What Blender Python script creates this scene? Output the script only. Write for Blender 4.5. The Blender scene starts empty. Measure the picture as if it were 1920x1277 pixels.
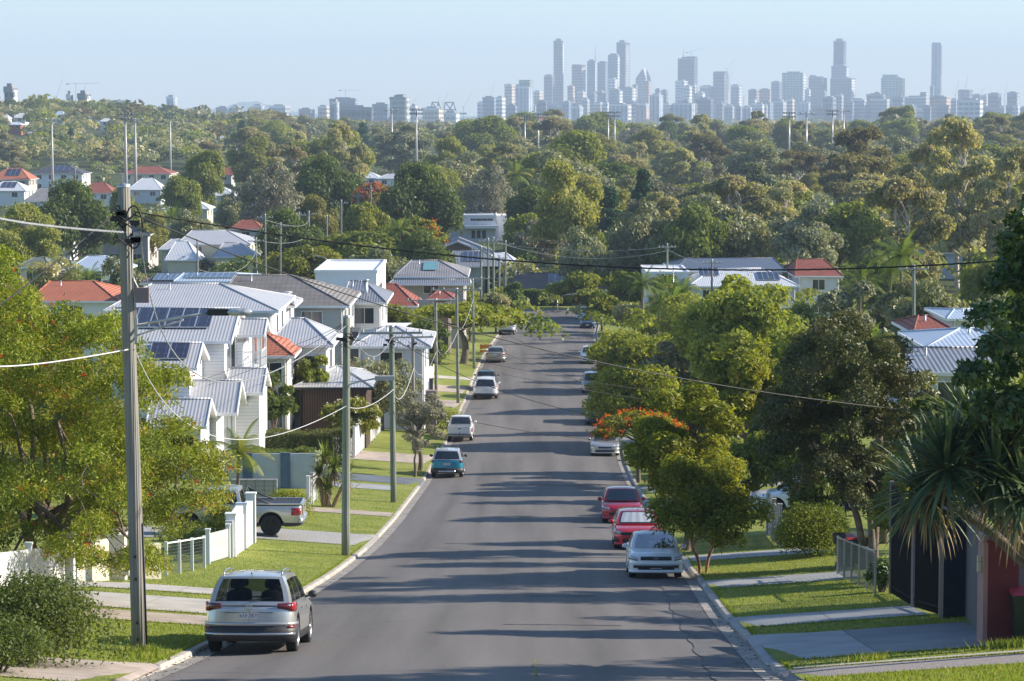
import bpy, math, random
import numpy as np
from mathutils import Vector, Matrix
R = math.radians
HAZE = 1.25e-4
scene = bpy.context.scene
col = scene.collection
# ---------------------------------------------------------------- camera, sky, sun, exposure
CAMZ = 30.0; FPX = 5000.0; PITCH = math.atan(430.0 / FPX)
cam_data = bpy.data.cameras.new('camera'); cam = bpy.data.objects.new('camera', cam_data); col.objects.link(cam)
cam.location = (0, 0, CAMZ); cam.rotation_euler = (R(90) - PITCH, 0, 0)
cam_data.sensor_fit = 'HORIZONTAL'; cam_data.sensor_width = 36.0; cam_data.lens = 36.0 * FPX / 1920.0
cam_data.clip_start = 0.5; cam_data.clip_end = 60000
scene.camera = cam
SUN_EL = R(27); SUN_AZ = R(9)          # azimuth measured from +X (right) towards +Y (away)
world = bpy.data.worlds.new('World'); scene.world = world; world.use_nodes = True
wn = world.node_tree.nodes; wl = world.node_tree.links; wn.clear()
wo = wn.new('ShaderNodeOutputWorld'); wb = wn.new('ShaderNodeBackground'); sky = wn.new('ShaderNodeTexSky')
sky.sky_type = 'NISHITA'; sky.sun_disc = False; sky.sun_elevation = SUN_EL; sky.sun_rotation = R(90) - SUN_AZ
sky.air_density = 1.0; sky.dust_density = 0.1; sky.ozone_density = 4.5; sky.altitude = 50
wb.inputs['Strength'].default_value = 0.107
wl.new(sky.outputs[0], wb.inputs[0]); wl.new(wb.outputs[0], wo.inputs[0])
sun_d = bpy.data.lights.new('sun', 'SUN'); sun_d.energy = 5.0; sun_d.angle = R(0.53); sun_d.color = (1.0, 0.895, 0.76)
sun = bpy.data.objects.new('sun', sun_d); col.objects.link(sun)
SD = Vector((math.cos(SUN_EL) * math.cos(SUN_AZ), math.cos(SUN_EL) * math.sin(SUN_AZ), math.sin(SUN_EL)))
sun.rotation_euler = SD.to_track_quat('Z', 'Y').to_euler(); sun.location = (60, 20, 90)
scene.view_settings.view_transform = 'Standard'; scene.view_settings.look = 'None'
scene.view_settings.exposure = 0.92; scene.view_settings.gamma = 1.0
scene.render.engine = 'CYCLES'
cy = scene.cycles
cy.use_denoising = True
try: cy.denoiser = 'OPENIMAGEDENOISE'
except Exception: pass
cy.max_bounces = 5; cy.diffuse_bounces = 2; cy.glossy_bounces = 2; cy.transmission_bounces = 3; cy.transparent_max_bounces = 6
cy.volume_bounces = 0; cy.use_adaptive_sampling = True; cy.adaptive_threshold = 0.01
cy.caustics_reflective = False; cy.caustics_refractive = False

# ---------------------------------------------------------------- pixel helpers (photo pixels, 1920x1277)
cp, sp = math.cos(PITCH), math.sin(PITCH)
def W(px, py, Y):
    dx = (px - 960) / FPX; dy = (638.5 - py) / FPX
    t = Y / (cp + dy * sp)
    return Vector((t * dx, Y, CAMZ + t * (-sp + dy * cp)))
PY = [-60, 0, 30, 47, 55, 84.5, 99.5, 113, 148, 181, 214, 255, 300, 340, 400, 600, 1000, 1500, 2200, 3200, 5000, 20000]
PZ = [30, 28.3, 22.6, 19.8, 18.7, 15.0, 13.5, 12.4, 9.5, 7.6, 6.8, 5.9, 4.8, 3.9, 3.4, 3.2, 3.4, 5.0, 5, 3, 1.0, 0.0]
def prof(Y): return float(np.interp(Y, PY, PZ))
# smooth the profile so the road has no kinks
_yy = np.arange(-60, 420, 1.0); _zz = np.interp(_yy, PY, PZ)
_k = np.hanning(25); _k /= _k.sum()
_zs = np.convolve(np.pad(_zz, 12, mode='reflect', reflect_type='odd'), _k, 'valid')
def prof(Y):
    return float(np.interp(Y, _yy, _zs)) if Y < 380 else float(np.interp(Y, PY, PZ))
KLY = [-60, 20, 47, 57, 81, 93, 101, 115, 140, 155, 201, 214, 243, 273, 300, 340, 400]
KLX = [-7.2, -6.9, -6.7, -6.45, -6.0, -5.65, -5.4, -5.1, -4.85, -4.75, -4.0, -3.7, -3.3, -2.6, -1.5, .9, 4]
KRY = [-60, 20, 48.6, 59.6, 67, 83.5, 120, 161, 168, 214, 300, 340, 400]
KRX = [4, 4.5, 4.9, 5.2, 5.35, 5.9, 6.3, 6.8, 7.0, 7.9, 9.5, 11.3, 14]
def KL(Y): return float(np.interp(Y, KLY, KLX))
def KR(Y): return float(np.interp(Y, KRY, KRX))
def bump(x, c, s): return math.exp(-((x - c) / s) ** 2)
def H(X, Y):
    z = prof(Y)
    f = 1.0 if Y < 250 else max(0.0, 1 - (Y - 250) / 90)
    d = max(KL(Y) - X, X - KR(Y))
    if d > 0: z += 0.12 * min(1, f * 3) + 0.07 * min(d, 5.0) * f
    z += 20 * bump(X, -330, 190) * bump(Y, 1750, 620)
    z += 8 * bump(X, 330, 260) * bump(Y, 1500, 350)
    return z
def G(px, Y):
    X = (px - 960) / FPX * Y
    for _ in range(3):
        dep = Y * cp + (CAMZ - H(X, Y)) * sp
        X = (px - 960) / FPX * dep
    return Vector((X, Y, H(X, Y)))
def GY(py, X=0.0, off=0.0):
    """distance Y where the ground at lateral X shows at picture row py"""
    lo, hi = 30.0, 380.0
    tan = math.tan(PITCH + math.atan((py - 638.5) / FPX))
    for _ in range(40):
        m = (lo + hi) / 2
        if (CAMZ - H(X, m)) / m > tan: lo = m
        else: hi = m
    return lo

# ---------------------------------------------------------------- object helpers
def tag(o, label=None, cat=None, group=None, kind=None):
    if label: o['label'] = label
    if cat: o['category'] = cat
    if group: o['group'] = group
    if kind: o['kind'] = kind
    return o
def empty(name, loc=(0, 0, 0), rz=0.0, label=None, cat=None, group=None):
    o = bpy.data.objects.new(name, None); col.objects.link(o)
    o.location = loc; o.rotation_euler = (0, 0, rz); o.empty_display_size = 0.5
    return tag(o, label, cat, group)
KIDS = {}
def setparent(o, p):
    o.parent = p; KIDS.setdefault(p.name, []).append(o)
def copy_tree(o, parent=None):
    c = o.copy(); col.objects.link(c)
    if parent is not None: setparent(c, parent)
    for ch in list(KIDS.get(o.name, [])): copy_tree(ch, c)
    return c

class MB:
    def __init__(s): s.v = []; s.f = []; s.m = []; s.sm = []
    def add(s, vs, fs, mi=0, smooth=False):
        b = len(s.v); s.v.extend([tuple(v) for v in vs])
        for f in fs: s.f.append(tuple(b + i for i in f)); s.m.append(mi); s.sm.append(smooth)
    def quad(s, a, b, c, d, mi=0, smooth=False): s.add([a, b, c, d], [(0, 1, 2, 3)], mi, smooth)
    def poly(s, pts, mi=0): s.add(pts, [tuple(range(len(pts)))], mi)
    def box(s, x0, x1, y0, y1, z0, z1, mi=0):
        vs = [(x0,y0,z0),(x1,y0,z0),(x1,y1,z0),(x0,y1,z0),(x0,y0,z1),(x1,y0,z1),(x1,y1,z1),(x0,y1,z1)]
        s.add(vs, [(0,3,2,1),(4,5,6,7),(0,1,5,4),(1,2,6,5),(2,3,7,6),(3,0,4,7)], mi)
    def beam(s, a, b, w, h, mi=0):
        a = Vector(a); b = Vector(b); d = (b - a).normalized()
        up = Vector((0, 0, 1)) if abs(d.z) < 0.95 else Vector((0, 1, 0))
        sx = d.cross(up).normalized() * w / 2; sz = sx.cross(d).normalized() * h / 2
        vs = [a-sx-sz, a+sx-sz, a+sx+sz, a-sx+sz, b-sx-sz, b+sx-sz, b+sx+sz, b-sx+sz]
        s.add(vs, [(0,1,2,3),(7,6,5,4),(0,4,5,1),(1,5,6,2),(2,6,7,3),(3,7,4,0)], mi)
    def tube(s, pts, rad, n=8, mi=0, cap=True):
        pts = [Vector(p) for p in pts]
        if not hasattr(rad, '__len__'): rad = [rad] * len(pts)
        rings = []; u = None; vs = []
        for i, p in enumerate(pts):
            d = (pts[min(i+1, len(pts)-1)] - pts[max(i-1, 0)])
            if d.length < 1e-9: d = Vector((0, 0, 1))
            d.normalize()
            if u is None:
                u = d.orthogonal().normalized()
            else:
                u = (u - d * u.dot(d))
                u = u.normalized() if u.length > 1e-6 else d.orthogonal().normalized()
            w = d.cross(u)
            for k in range(n):
                a = 2 * math.pi * k / n
                vs.append(p + (u * math.cos(a) + w * math.sin(a)) * rad[i])
        fs = []
        for i in range(len(pts) - 1):
            for k in range(n):
                k2 = (k + 1) % n
                fs.append((i*n+k, i*n+k2, (i+1)*n+k2, (i+1)*n+k))
        s.add(vs, fs, mi, True)
        if cap:
            b = len(s.v) - len(vs)
            s.f.append(tuple(b + k for k in range(n))[::-1]); s.m.append(mi); s.sm.append(False)
            s.f.append(tuple(b + (len(pts)-1)*n + k for k in range(n))); s.m.append(mi); s.sm.append(False)
    def lathe(s, prof_, n=16, mi=0, axis='z', c=(0, 0, 0), smooth=True):
        vs = []; c = Vector(c)
        for r, h in prof_:
            for k in range(n):
                a = 2 * math.pi * k / n
                if axis == 'z': vs.append(c + Vector((r*math.cos(a), r*math.sin(a), h)))
                else: vs.append(c + Vector((h, r*math.cos(a), r*math.sin(a))))
        fs = []
        for i in range(len(prof_) - 1):
            for k in range(n):
                k2 = (k + 1) % n
                fs.append((i*n+k, i*n+k2, (i+1)*n+k2, (i+1)*n+k))
        s.add(vs, fs, mi, smooth)
    def build(s, name, mats, parent=None, loc=None, uv=True):
        me = bpy.data.meshes.new(name)
        me.from_pydata(s.v, [], s.f)
        if not isinstance(mats, (list, tuple)): mats = [mats]
        for m in mats: me.materials.append(m)
        me.polygons.foreach_set('material_index', s.m)
        me.polygons.foreach_set('use_smooth', s.sm)
        if uv:
            ul = me.uv_layers.new(name='UVMap'); arr = np.zeros(len(me.loops) * 2, dtype=np.float32)
            V = s.v
            li = 0
            for f in s.f:
                a, b_, c_ = (V[f[0]], V[f[1]], V[f[2]])
                e1 = (b_[0]-a[0], b_[1]-a[1], b_[2]-a[2])
                e2 = (c_[0]-a[0], c_[1]-a[1], c_[2]-a[2])
                n = (e1[1]*e2[2]-e1[2]*e2[1], e1[2]*e2[0]-e1[0]*e2[2], e1[0]*e2[1]-e1[1]*e2[0])
                l = math.sqrt(n[0]**2+n[1]**2+n[2]**2) or 1.0
                n = (n[0]/l, n[1]/l, n[2]/l)
                hl = math.hypot(n[0], n[1])
                if hl < 0.02: u = (1, 0, 0)
                else: u = (-n[1]/hl, n[0]/hl, 0)
                w = (n[1]*u[2]-n[2]*u[1], n[2]*u[0]-n[0]*u[2], n[0]*u[1]-n[1]*u[0])
                for i in f:
                    p = V[i]
                    arr[li] = p[0]*u[0]+p[1]*u[1]+p[2]*u[2]; arr[li+1] = p[0]*w[0]+p[1]*w[1]+p[2]*w[2]; li += 2
            ul.data.foreach_set('uv', arr)
        me.update()
        o = bpy.data.objects.new(name, me); col.objects.link(o)
        if loc is not None: o.location = loc
        if parent is not None: setparent(o, parent)
        return o
def wbuild(mb, name, mats, root, uv=True):
    """mb holds world coordinates; store relative to its (unrotated) root"""
    L = root.location
    mb.v = [(v[0]-L[0], v[1]-L[1], v[2]-L[2]) for v in mb.v]
    return mb.build(name, mats, root, uv=uv)
def text_mesh(name, body, size, m, parent, loc, rot, extrude=0.002, sx=1.0):
    cu = bpy.data.curves.new(name, 'FONT'); cu.body = body; cu.size = size; cu.extrude = extrude
    cu.align_x = 'CENTER'; cu.align_y = 'CENTER'; cu.resolution_u = 2
    t = bpy.data.objects.new('tmp_text', cu); col.objects.link(t)
    dg = bpy.context.evaluated_depsgraph_get()
    me = bpy.data.meshes.new_from_object(t.evaluated_get(dg)); me.name = name
    bpy.data.objects.remove(t)
    me.materials.clear(); me.materials.append(m)
    o = bpy.data.objects.new(name, me); col.objects.link(o)
    o.location = loc; o.rotation_euler = rot; o.scale = (sx, 1, 1)
    setparent(o, parent)
    return o
# ---------------------------------------------------------------- materials
MATS = {}
def nmat(name):
    m = bpy.data.materials.new(name); m.use_nodes = True
    nt = m.node_tree; b = nt.nodes['Principled BSDF']; MATS[name] = m
    return m, nt, nt.nodes, nt.links, b
def ramp(ns, stops):
    r = ns.new('ShaderNodeValToRGB'); e = r.color_ramp.elements
    while len(e) > 1: e.remove(e[-1])
    e[0].position = stops[0][0]; e[0].color = (*stops[0][1], 1)
    for p, c in stops[1:]:
        x = e.new(p); x.color = (*c, 1)
    return r
def sc(c, k): return tuple(min(1, x * k) for x in c)
def plain(name, c, rough=0.6, metal=0.0, var=0.18, scale=3.0, bumpk=0.0, coat=0.0, spec=0.5, detail=4):
    m, nt, ns, ls, b = nmat(name)
    tc = ns.new('ShaderNodeTexCoord'); n = ns.new('ShaderNodeTexNoise')
    n.inputs['Scale'].default_value = scale; n.inputs['Detail'].default_value = detail
    ls.new(tc.outputs['Object'], n.inputs['Vector'])
    r = ramp(ns, [(0.3, sc(c, 1 - var)), (0.7, sc(c, 1 + var))]); ls.new(n.outputs['Fac'], r.inputs[0])
    ls.new(r.outputs[0], b.inputs['Base Color'])
    b.inputs['Roughness'].default_value = rough; b.inputs['Metallic'].default_value = metal
    b.inputs['Specular IOR Level'].default_value = spec
    if coat: b.inputs['Coat Weight'].default_value = coat; b.inputs['Coat Roughness'].default_value = 0.04
    if bumpk:
        bp = ns.new('ShaderNodeBump'); bp.inputs['Strength'].default_value = bumpk; bp.inputs['Distance'].default_value = 0.02
        n2 = ns.new('ShaderNodeTexNoise'); n2.inputs['Scale'].default_value = scale * 8; ls.new(tc.outputs['Object'], n2.inputs['Vector'])
        ls.new(n2.outputs['Fac'], bp.inputs['Height']); ls.new(bp.outputs[0], b.inputs['Normal'])
    return m
def uvstripe(name, c, c2, period, axis='u', rough=0.5, metal=0.0, duty=0.5, bumpd=0.0, var=0.1, spec=0.5, period2=None, line2=None, sharp=True):
    """stripes across u or v in metres (corrugations, boards, tiles), optional second direction of lines"""
    m, nt, ns, ls, b = nmat(name)
    uv = ns.new('ShaderNodeUVMap'); sx = ns.new('ShaderNodeSeparateXYZ'); ls.new(uv.outputs[0], sx.inputs[0])
    def saw(out, per):
        d = ns.new('ShaderNodeMath'); d.operation = 'DIVIDE'; d.inputs[1].default_value = per; ls.new(out, d.inputs[0])
        f = ns.new('ShaderNodeMath'); f.operation = 'FRACT'; ls.new(d.outputs[0], f.inputs[0]); return f.outputs[0]
    s1 = saw(sx.outputs[0 if axis == 'u' else 1], period)
    pp = ns.new('ShaderNodeMath'); pp.operation = 'PINGPONG'; pp.inputs[1].default_value = 0.5; ls.new(s1, pp.inputs[0])
    h = ns.new('ShaderNodeMath'); h.operation = 'MULTIPLY'; h.inputs[1].default_value = 2; ls.new(pp.outputs[0], h.inputs[0])
    tc = ns.new('ShaderNodeTexCoord'); n = ns.new('ShaderNodeTexNoise'); n.inputs['Scale'].default_value = 0.7; n.inputs['Detail'].default_value = 6
    ls.new(tc.outputs['Object'], n.inputs['Vector'])
    if sharp: r = ramp(ns, [(max(0, duty-.02), c2), (min(1, duty+.02), c)])
    else: r = ramp(ns, [(0.0, c2), (1.0, c)])
    ls.new(h.outputs[0] if sharp is False or axis == 'u' else s1, r.inputs[0])
    out = r.outputs[0]
    if period2:
        s2 = saw(sx.outputs[1 if axis == 'u' else 0], period2)
        r2 = ramp(ns, [(0.0, (line2,)*3), (0.12, (line2,)*3), (0.16, (1, 1, 1))]); ls.new(s2, r2.inputs[0])
        mx = ns.new('ShaderNodeMixRGB'); mx.blend_type = 'MULTIPLY'; mx.inputs[0].default_value = 1
        ls.new(out, mx.inputs[1]); ls.new(r2.outputs[0], mx.inputs[2]); out = mx.outputs[0]
    r3 = ramp(ns, [(0.3, (1-var,)*3), (0.7, (min(1,1+var),)*3)]); ls.new(n.outputs['Fac'], r3.inputs[0])
    mx = ns.new('ShaderNodeMixRGB'); mx.blend_type = 'MULTIPLY'; mx.inputs[0].default_value = 1
    ls.new(out, mx.inputs[1]); ls.new(r3.outputs[0], mx.inputs[2]); ls.new(mx.outputs[0], b.inputs['Base Color'])
    b.inputs['Roughness'].default_value = rough; b.inputs['Metallic'].default_value = metal; b.inputs['Specular IOR Level'].default_value = spec
    if bumpd:
        bp = ns.new('ShaderNodeBump'); bp.inputs['Strength'].default_value = 1; bp.inputs['Distance'].default_value = bumpd
        ls.new(h.outputs[0] if axis == 'u' else s1, bp.inputs['Height']); ls.new(bp.outputs[0], b.inputs['Normal'])
    return m
def foliage(name, c1, c2, c3=None, trans=0.42, var=0.25, gloss=0.04):
    m, nt, ns, ls, b = nmat(name); ns.remove(b)
    out = ns['Material Output']
    at = ns.new('ShaderNodeAttribute'); at.attribute_name = 'tint'
    stops = [(0.0, c1), (0.75 if c3 else 1.0, c2)] + ([(0.9, c3)] if c3 else [])
    r = ramp(ns, stops); ls.new(at.outputs['Fac'], r.inputs[0])
    oi = ns.new('ShaderNodeObjectInfo')
    hs = ns.new('ShaderNodeHueSaturation')
    mr = ns.new('ShaderNodeMapRange'); mr.inputs['To Min'].default_value = 0.5 - 0.07*var; mr.inputs['To Max'].default_value = 0.5 + 0.08*var
    ls.new(oi.outputs['Random'], mr.inputs[0]); ls.new(mr.outputs[0], hs.inputs['Hue'])
    m2 = ns.new('ShaderNodeMath'); m2.operation = 'MULTIPLY'; m2.inputs[1].default_value = 7.31; ls.new(oi.outputs['Random'], m2.inputs[0])
    m3 = ns.new('ShaderNodeMath'); m3.operation = 'FRACT'; ls.new(m2.outputs[0], m3.inputs[0])
    mr2 = ns.new('ShaderNodeMapRange'); mr2.inputs['To Min'].default_value = 1 - var; mr2.inputs['To Max'].default_value = 1 + var
    ls.new(m3.outputs[0], mr2.inputs[0]); ls.new(mr2.outputs[0], hs.inputs['Value'])
    ls.new(r.outputs[0], hs.inputs['Color'])
    d = ns.new('ShaderNodeBsdfDiffuse'); t = ns.new('ShaderNodeBsdfTranslucent'); g = ns.new('ShaderNodeBsdfGlossy')
    g.inputs['Roughness'].default_value = 0.5; g.inputs['Color'].default_value = (.45, .45, .4, 1)
    ls.new(hs.outputs[0], d.inputs[0])
    br = ns.new('ShaderNodeMixRGB'); br.blend_type = 'MULTIPLY'; br.inputs[0].default_value = 1; br.inputs[2].default_value = (1.5, 1.5, 0.6, 1)
    ls.new(hs.outputs[0], br.inputs[1]); ls.new(br.outputs[0], t.inputs[0])
    a = ns.new('ShaderNodeMixShader'); a.inputs[0].default_value = trans; ls.new(d.outputs[0], a.inputs[1]); ls.new(t.outputs[0], a.inputs[2])
    a2 = ns.new('ShaderNodeMixShader'); a2.inputs[0].default_value = gloss; ls.new(a.outputs[0], a2.inputs[1]); ls.new(g.outputs[0], a2.inputs[2])
    ls.new(a2.outputs[0], out.inputs[0])
    return m
def paint(name, c, metal=0.3, rough=0.28):
    m = plain(name, c, rough=rough, metal=metal, var=0.04, scale=2.0, coat=0.8)
    return m
def asphalt():
    m, nt, ns, ls, b = nmat('asphalt')
    tc = ns.new('ShaderNodeTexCoord')
    n1 = ns.new('ShaderNodeTexNoise'); n1.inputs['Scale'].default_value = 14; n1.inputs['Detail'].default_value = 8; n1.inputs['Roughness'].default_value = .8
    mp = ns.new('ShaderNodeMapping'); mp.inputs['Scale'].default_value = (0.8, 0.035, 0.06)
    n2 = ns.new('ShaderNodeTexNoise'); n2.inputs['Scale'].default_value = 1.0; n2.inputs['Detail'].default_value = 6
    ls.new(tc.outputs['Object'], n1.inputs['Vector']); ls.new(tc.outputs['Object'], mp.inputs[0]); ls.new(mp.outputs[0], n2.inputs['Vector'])
    r1 = ramp(ns, [(0.3, (0.112, 0.103, 0.096)), (0.7, (0.172, 0.160, 0.149))]); ls.new(n1.outputs['Fac'], r1.inputs[0])
    r2 = ramp(ns, [(0.32, (0.74,)*3), (0.5, (1.0,)*3), (0.68, (1.2,)*3)]); ls.new(n2.outputs['Fac'], r2.inputs[0])
    mx = ns.new('ShaderNodeMixRGB'); mx.blend_type = 'MULTIPLY'; mx.inputs[0].default_value = 1
    ls.new(r1.outputs[0], mx.inputs[1]); ls.new(r2.outputs[0], mx.inputs[2])
    # fine cracks
    vo = ns.new('ShaderNodeTexVoronoi'); vo.feature = 'DISTANCE_TO_EDGE'; vo.inputs['Scale'].default_value = 0.16
    nn = ns.new('ShaderNodeTexNoise'); nn.inputs['Scale'].default_value = 0.8; nn.inputs['Detail'].default_value = 5
    ls.new(tc.outputs['Object'], nn.inputs['Vector'])
    va = ns.new('ShaderNodeVectorMath'); va.operation = 'MULTIPLY_ADD'; va.inputs[1].default_value = (2.5, 2.5, 0)
    ls.new(nn.outputs['Color'], va.inputs[0]); ls.new(tc.outputs['Object'], va.inputs[2]); ls.new(va.outputs[0], vo.inputs['Vector'])
    rc = ramp(ns, [(0.0, (0.5,)*3), (0.004, (1, 1, 1))]); ls.new(vo.outputs['Distance'], rc.inputs[0])
    mask = ns.new('ShaderNodeTexNoise'); mask.inputs['Scale'].default_value = 0.12; ls.new(tc.outputs['Object'], mask.inputs['Vector'])
    rm = ramp(ns, [(0.48, (0, 0, 0)), (0.58, (1, 1, 1))]); ls.new(mask.outputs['Fac'], rm.inputs[0])
    mc = ns.new('ShaderNodeMixRGB'); mc.blend_type = 'MULTIPLY'; ls.new(rm.outputs[0], mc.inputs[0])
    ls.new(mx.outputs[0], mc.inputs[1]); ls.new(rc.outputs[0], mc.inputs[2])
    ls.new(mc.outputs[0], b.inputs['Base Color']); b.inputs['Roughness'].default_value = 0.85; b.inputs['Specular IOR Level'].default_value = 0.3
    bp = ns.new('ShaderNodeBump'); bp.inputs['Strength'].default_value = 0.4; bp.inputs['Distance'].default_value = 0.01
    ls.new(n1.outputs['Fac'], bp.inputs['Height']); ls.new(bp.outputs[0], b.inputs['Normal'])
    return m
def lawn(name, c1, c2, c3):
    m, nt, ns, ls, b = nmat(name)
    tc = ns.new('ShaderNodeTexCoord')
    n1 = ns.new('ShaderNodeTexNoise'); n1.inputs['Scale'].default_value = 0.7; n1.inputs['Detail'].default_value = 9; n1.inputs['Roughness'].default_value = 0.7
    n2 = ns.new('ShaderNodeTexNoise'); n2.inputs['Scale'].default_value = 18; n2.inputs['Detail'].default_value = 5
    ls.new(tc.outputs['Object'], n1.inputs['Vector']); ls.new(tc.outputs['Object'], n2.inputs['Vector'])
    r = ramp(ns, [(0.32, c1), (0.55, c2), (0.74, c3)]); ls.new(n1.outputs['Fac'], r.inputs[0])
    r2 = ramp(ns, [(0.3, (0.65,)*3), (0.7, (1.2,)*3)]); ls.new(n2.outputs['Fac'], r2.inputs[0])
    mx = ns.new('ShaderNodeMixRGB'); mx.blend_type = 'MULTIPLY'; mx.inputs[0].default_value = 1
    ls.new(r.outputs[0], mx.inputs[1]); ls.new(r2.outputs[0], mx.inputs[2]); ls.new(mx.outputs[0], b.inputs['Base Color'])
    b.inputs['Roughness'].default_value = 0.9; b.inputs['Specular IOR Level'].default_value = 0.15
    bp = ns.new('ShaderNodeBump'); bp.inputs['Strength'].default_value = 0.8; bp.inputs['Distance'].default_value = 0.06
    ls.new(n2.outputs['Fac'], bp.inputs['Height']); ls.new(bp.outputs[0], b.inputs['Normal'])
    return m
M_asphalt = asphalt()
M_lawn = lawn('lawn', (0.16, 0.20, 0.04), (0.25, 0.285, 0.06), (0.36, 0.31, 0.12))
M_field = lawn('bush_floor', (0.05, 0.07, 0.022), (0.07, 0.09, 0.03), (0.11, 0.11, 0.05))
M_conc = plain('concrete', (0.42, 0.39, 0.35), 0.85, var=0.16, scale=1.2, bumpk=0.3, detail=8)
M_conc_grey = plain('grey_concrete', (0.30, 0.31, 0.31), 0.8, var=0.14, scale=1.0, bumpk=0.2, detail=8)
M_conc_dark = plain('dark_coated_concrete', (0.13, 0.145, 0.16), 0.6, var=0.22, scale=0.8, bumpk=0.2, detail=8)
M_conc_pink = plain('weathered_path', (0.36, 0.30, 0.25), 0.9, var=0.25, scale=1.6, bumpk=0.4, detail=9)
M_aggr = plain('exposed_aggregate', (0.30, 0.265, 0.25), 0.85, var=0.3, scale=22, bumpk=0.6, detail=6)
M_gutter = plain('gutter', (0.27, 0.25, 0.22), 0.9, var=0.3, scale=2.2, bumpk=0.4, detail=9)
M_kerb = plain('kerb_concrete', (0.40, 0.36, 0.31), 0.85, var=0.3, scale=2.0, bumpk=0.4, detail=9)
M_patch = plain('old_asphalt', (0.10, 0.098, 0.1), 0.9, var=0.25, scale=3, bumpk=0.5, detail=9)
M_gravel = plain('pale_gravel', (0.36, 0.35, 0.33), 0.9, var=0.35, scale=18, bumpk=0.8)
M_white = plain('white_paint', (0.80, 0.80, 0.79), 0.5, var=0.04, scale=1.5)
M_whitebd = uvstripe('white_weatherboard', (0.80, 0.80, 0.80), (0.50, 0.51, 0.53), 0.19, 'v', 0.5, duty=0.1, var=0.03, bumpd=0.012)
M_cream = uvstripe('cream_weatherboard', (0.74, 0.68, 0.50), (0.5, 0.46, 0.34), 0.2, 'v', 0.6, duty=0.1, var=0.05, bumpd=0.012)
M_render_cream = plain('cream_render', (0.72, 0.66, 0.52), 0.8, var=0.06, scale=1.5, bumpk=0.1)
M_greybd = uvstripe('grey_weatherboard', (0.46, 0.47, 0.46), (0.30, 0.31, 0.31), 0.2, 'v', 0.6, duty=0.1, var=0.05, bumpd=0.012)
M_beige = plain('beige_render', (0.50, 0.45, 0.39), 0.8, var=0.08, scale=1.5)
M_lilac = plain('pale_mauve_render', (0.50, 0.46, 0.45), 0.8, var=0.06, scale=1.5)
M_bluewall = plain('pale_blue_render', (0.55, 0.58, 0.63), 0.75, var=0.06, scale=1.5)
M_bluegrey = plain('blue_grey_cladding', (0.16, 0.20, 0.25), 0.6, var=0.08)
M_brownwall = plain('brown_wall', (0.20, 0.13, 0.09), 0.8, var=0.15)
M_charcoal = plain('charcoal_render', (0.07, 0.075, 0.085), 0.7, var=0.15, scale=2)
M_black = plain('black_metal', (0.015, 0.016, 0.018), 0.45, var=0.2)
M_nearblack = plain('black_navy_panel', (0.02, 0.024, 0.035), 0.5, var=0.2)
M_maroon = plain('maroon_render', (0.15, 0.022, 0.026), 0.7, var=0.15, scale=2.5, bumpk=0.2)
M_mauve = plain('mauve_grey_render', (0.24, 0.18, 0.18), 0.8, var=0.1)
M_pinkedge = plain('salmon_edge', (0.40, 0.22, 0.19), 0.7, var=0.1)
M_mesh = plain('wire_mesh', (0.22, 0.23, 0.23), 0.5, metal=0.3, var=0.12, scale=4)
M_steel = plain('galvanised_steel', (0.45, 0.47, 0.48), 0.4, metal=0.6, var=0.12, scale=4)
M_dsteel = plain('dark_steel', (0.16, 0.18, 0.2), 0.5, metal=0.4, var=0.15)
M_corr = uvstripe('corrugated_light_grey', (0.53, 0.535, 0.54), (0.42, 0.425, 0.445), 0.19, 'u', 0.42, 0.1, bumpd=0.016, var=0.1, sharp=False)
M_corr2 = uvstripe('corrugated_mid_grey', (0.33, 0.34, 0.36), (0.17, 0.18, 0.2), 0.22, 'u', 0.4, 0.25, bumpd=0.03, var=0.14, sharp=False)
M_corrw = uvstripe('corrugated_white', (0.72, 0.74, 0.76), (0.50, 0.52, 0.55), 0.22, 'u', 0.4, 0.1, bumpd=0.02, var=0.06, sharp=False)
M_corrb = uvstripe('corrugated_blue', (0.48, 0.56, 0.66), (0.36, 0.44, 0.54), 0.25, 'u', 0.4, 0.1, bumpd=0.02, var=0.06, sharp=False)
M_corrd = uvstripe('corrugated_slate', (0.13, 0.15, 0.19), (0.08, 0.09, 0.12), 0.25, 'u', 0.4, 0.1, bumpd=0.02, var=0.1, sharp=False)
M_old = uvstripe('weathered_zinc', (0.36, 0.35, 0.35), (0.22, 0.21, 0.21), 0.25, 'u', 0.6, 0.1, bumpd=0.02, var=0.35, sharp=False)
M_tileo = uvstripe('orange_terracotta_tiles', (0.55, 0.19, 0.10), (0.24, 0.07, 0.04), 0.30, 'v', 0.7, duty=0.3, period2=0.28, line2=0.6, var=0.22, bumpd=0.04)
M_tiler = uvstripe('red_terracotta_tiles', (0.36, 0.105, 0.065), (0.15, 0.045, 0.03), 0.33, 'v', 0.7, duty=0.3, period2=0.3, line2=0.6, var=0.3, bumpd=0.04)
M_tileg = uvstripe('grey_brown_tiles', (0.25, 0.235, 0.22), (0.10, 0.095, 0.09), 0.34, 'v', 0.75, duty=0.32, period2=0.4, line2=0.75, var=0.3, bumpd=0.05)
M_tiled = uvstripe('dark_tiles', (0.075, 0.08, 0.095), (0.04, 0.042, 0.05), 0.34, 'v', 0.6, duty=0.3, var=0.2, bumpd=0.04)
M_tileb = uvstripe('brown_tiles', (0.20, 0.155, 0.13), (0.09, 0.07, 0.06), 0.34, 'v', 0.7, duty=0.3, var=0.3, bumpd=0.04)
M_tilegr = uvstripe('green_tiles', (0.16, 0.19, 0.15), (0.09, 0.10, 0.08), 0.34, 'v', 0.7, duty=0.3, var=0.2, bumpd=0.04)
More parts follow.
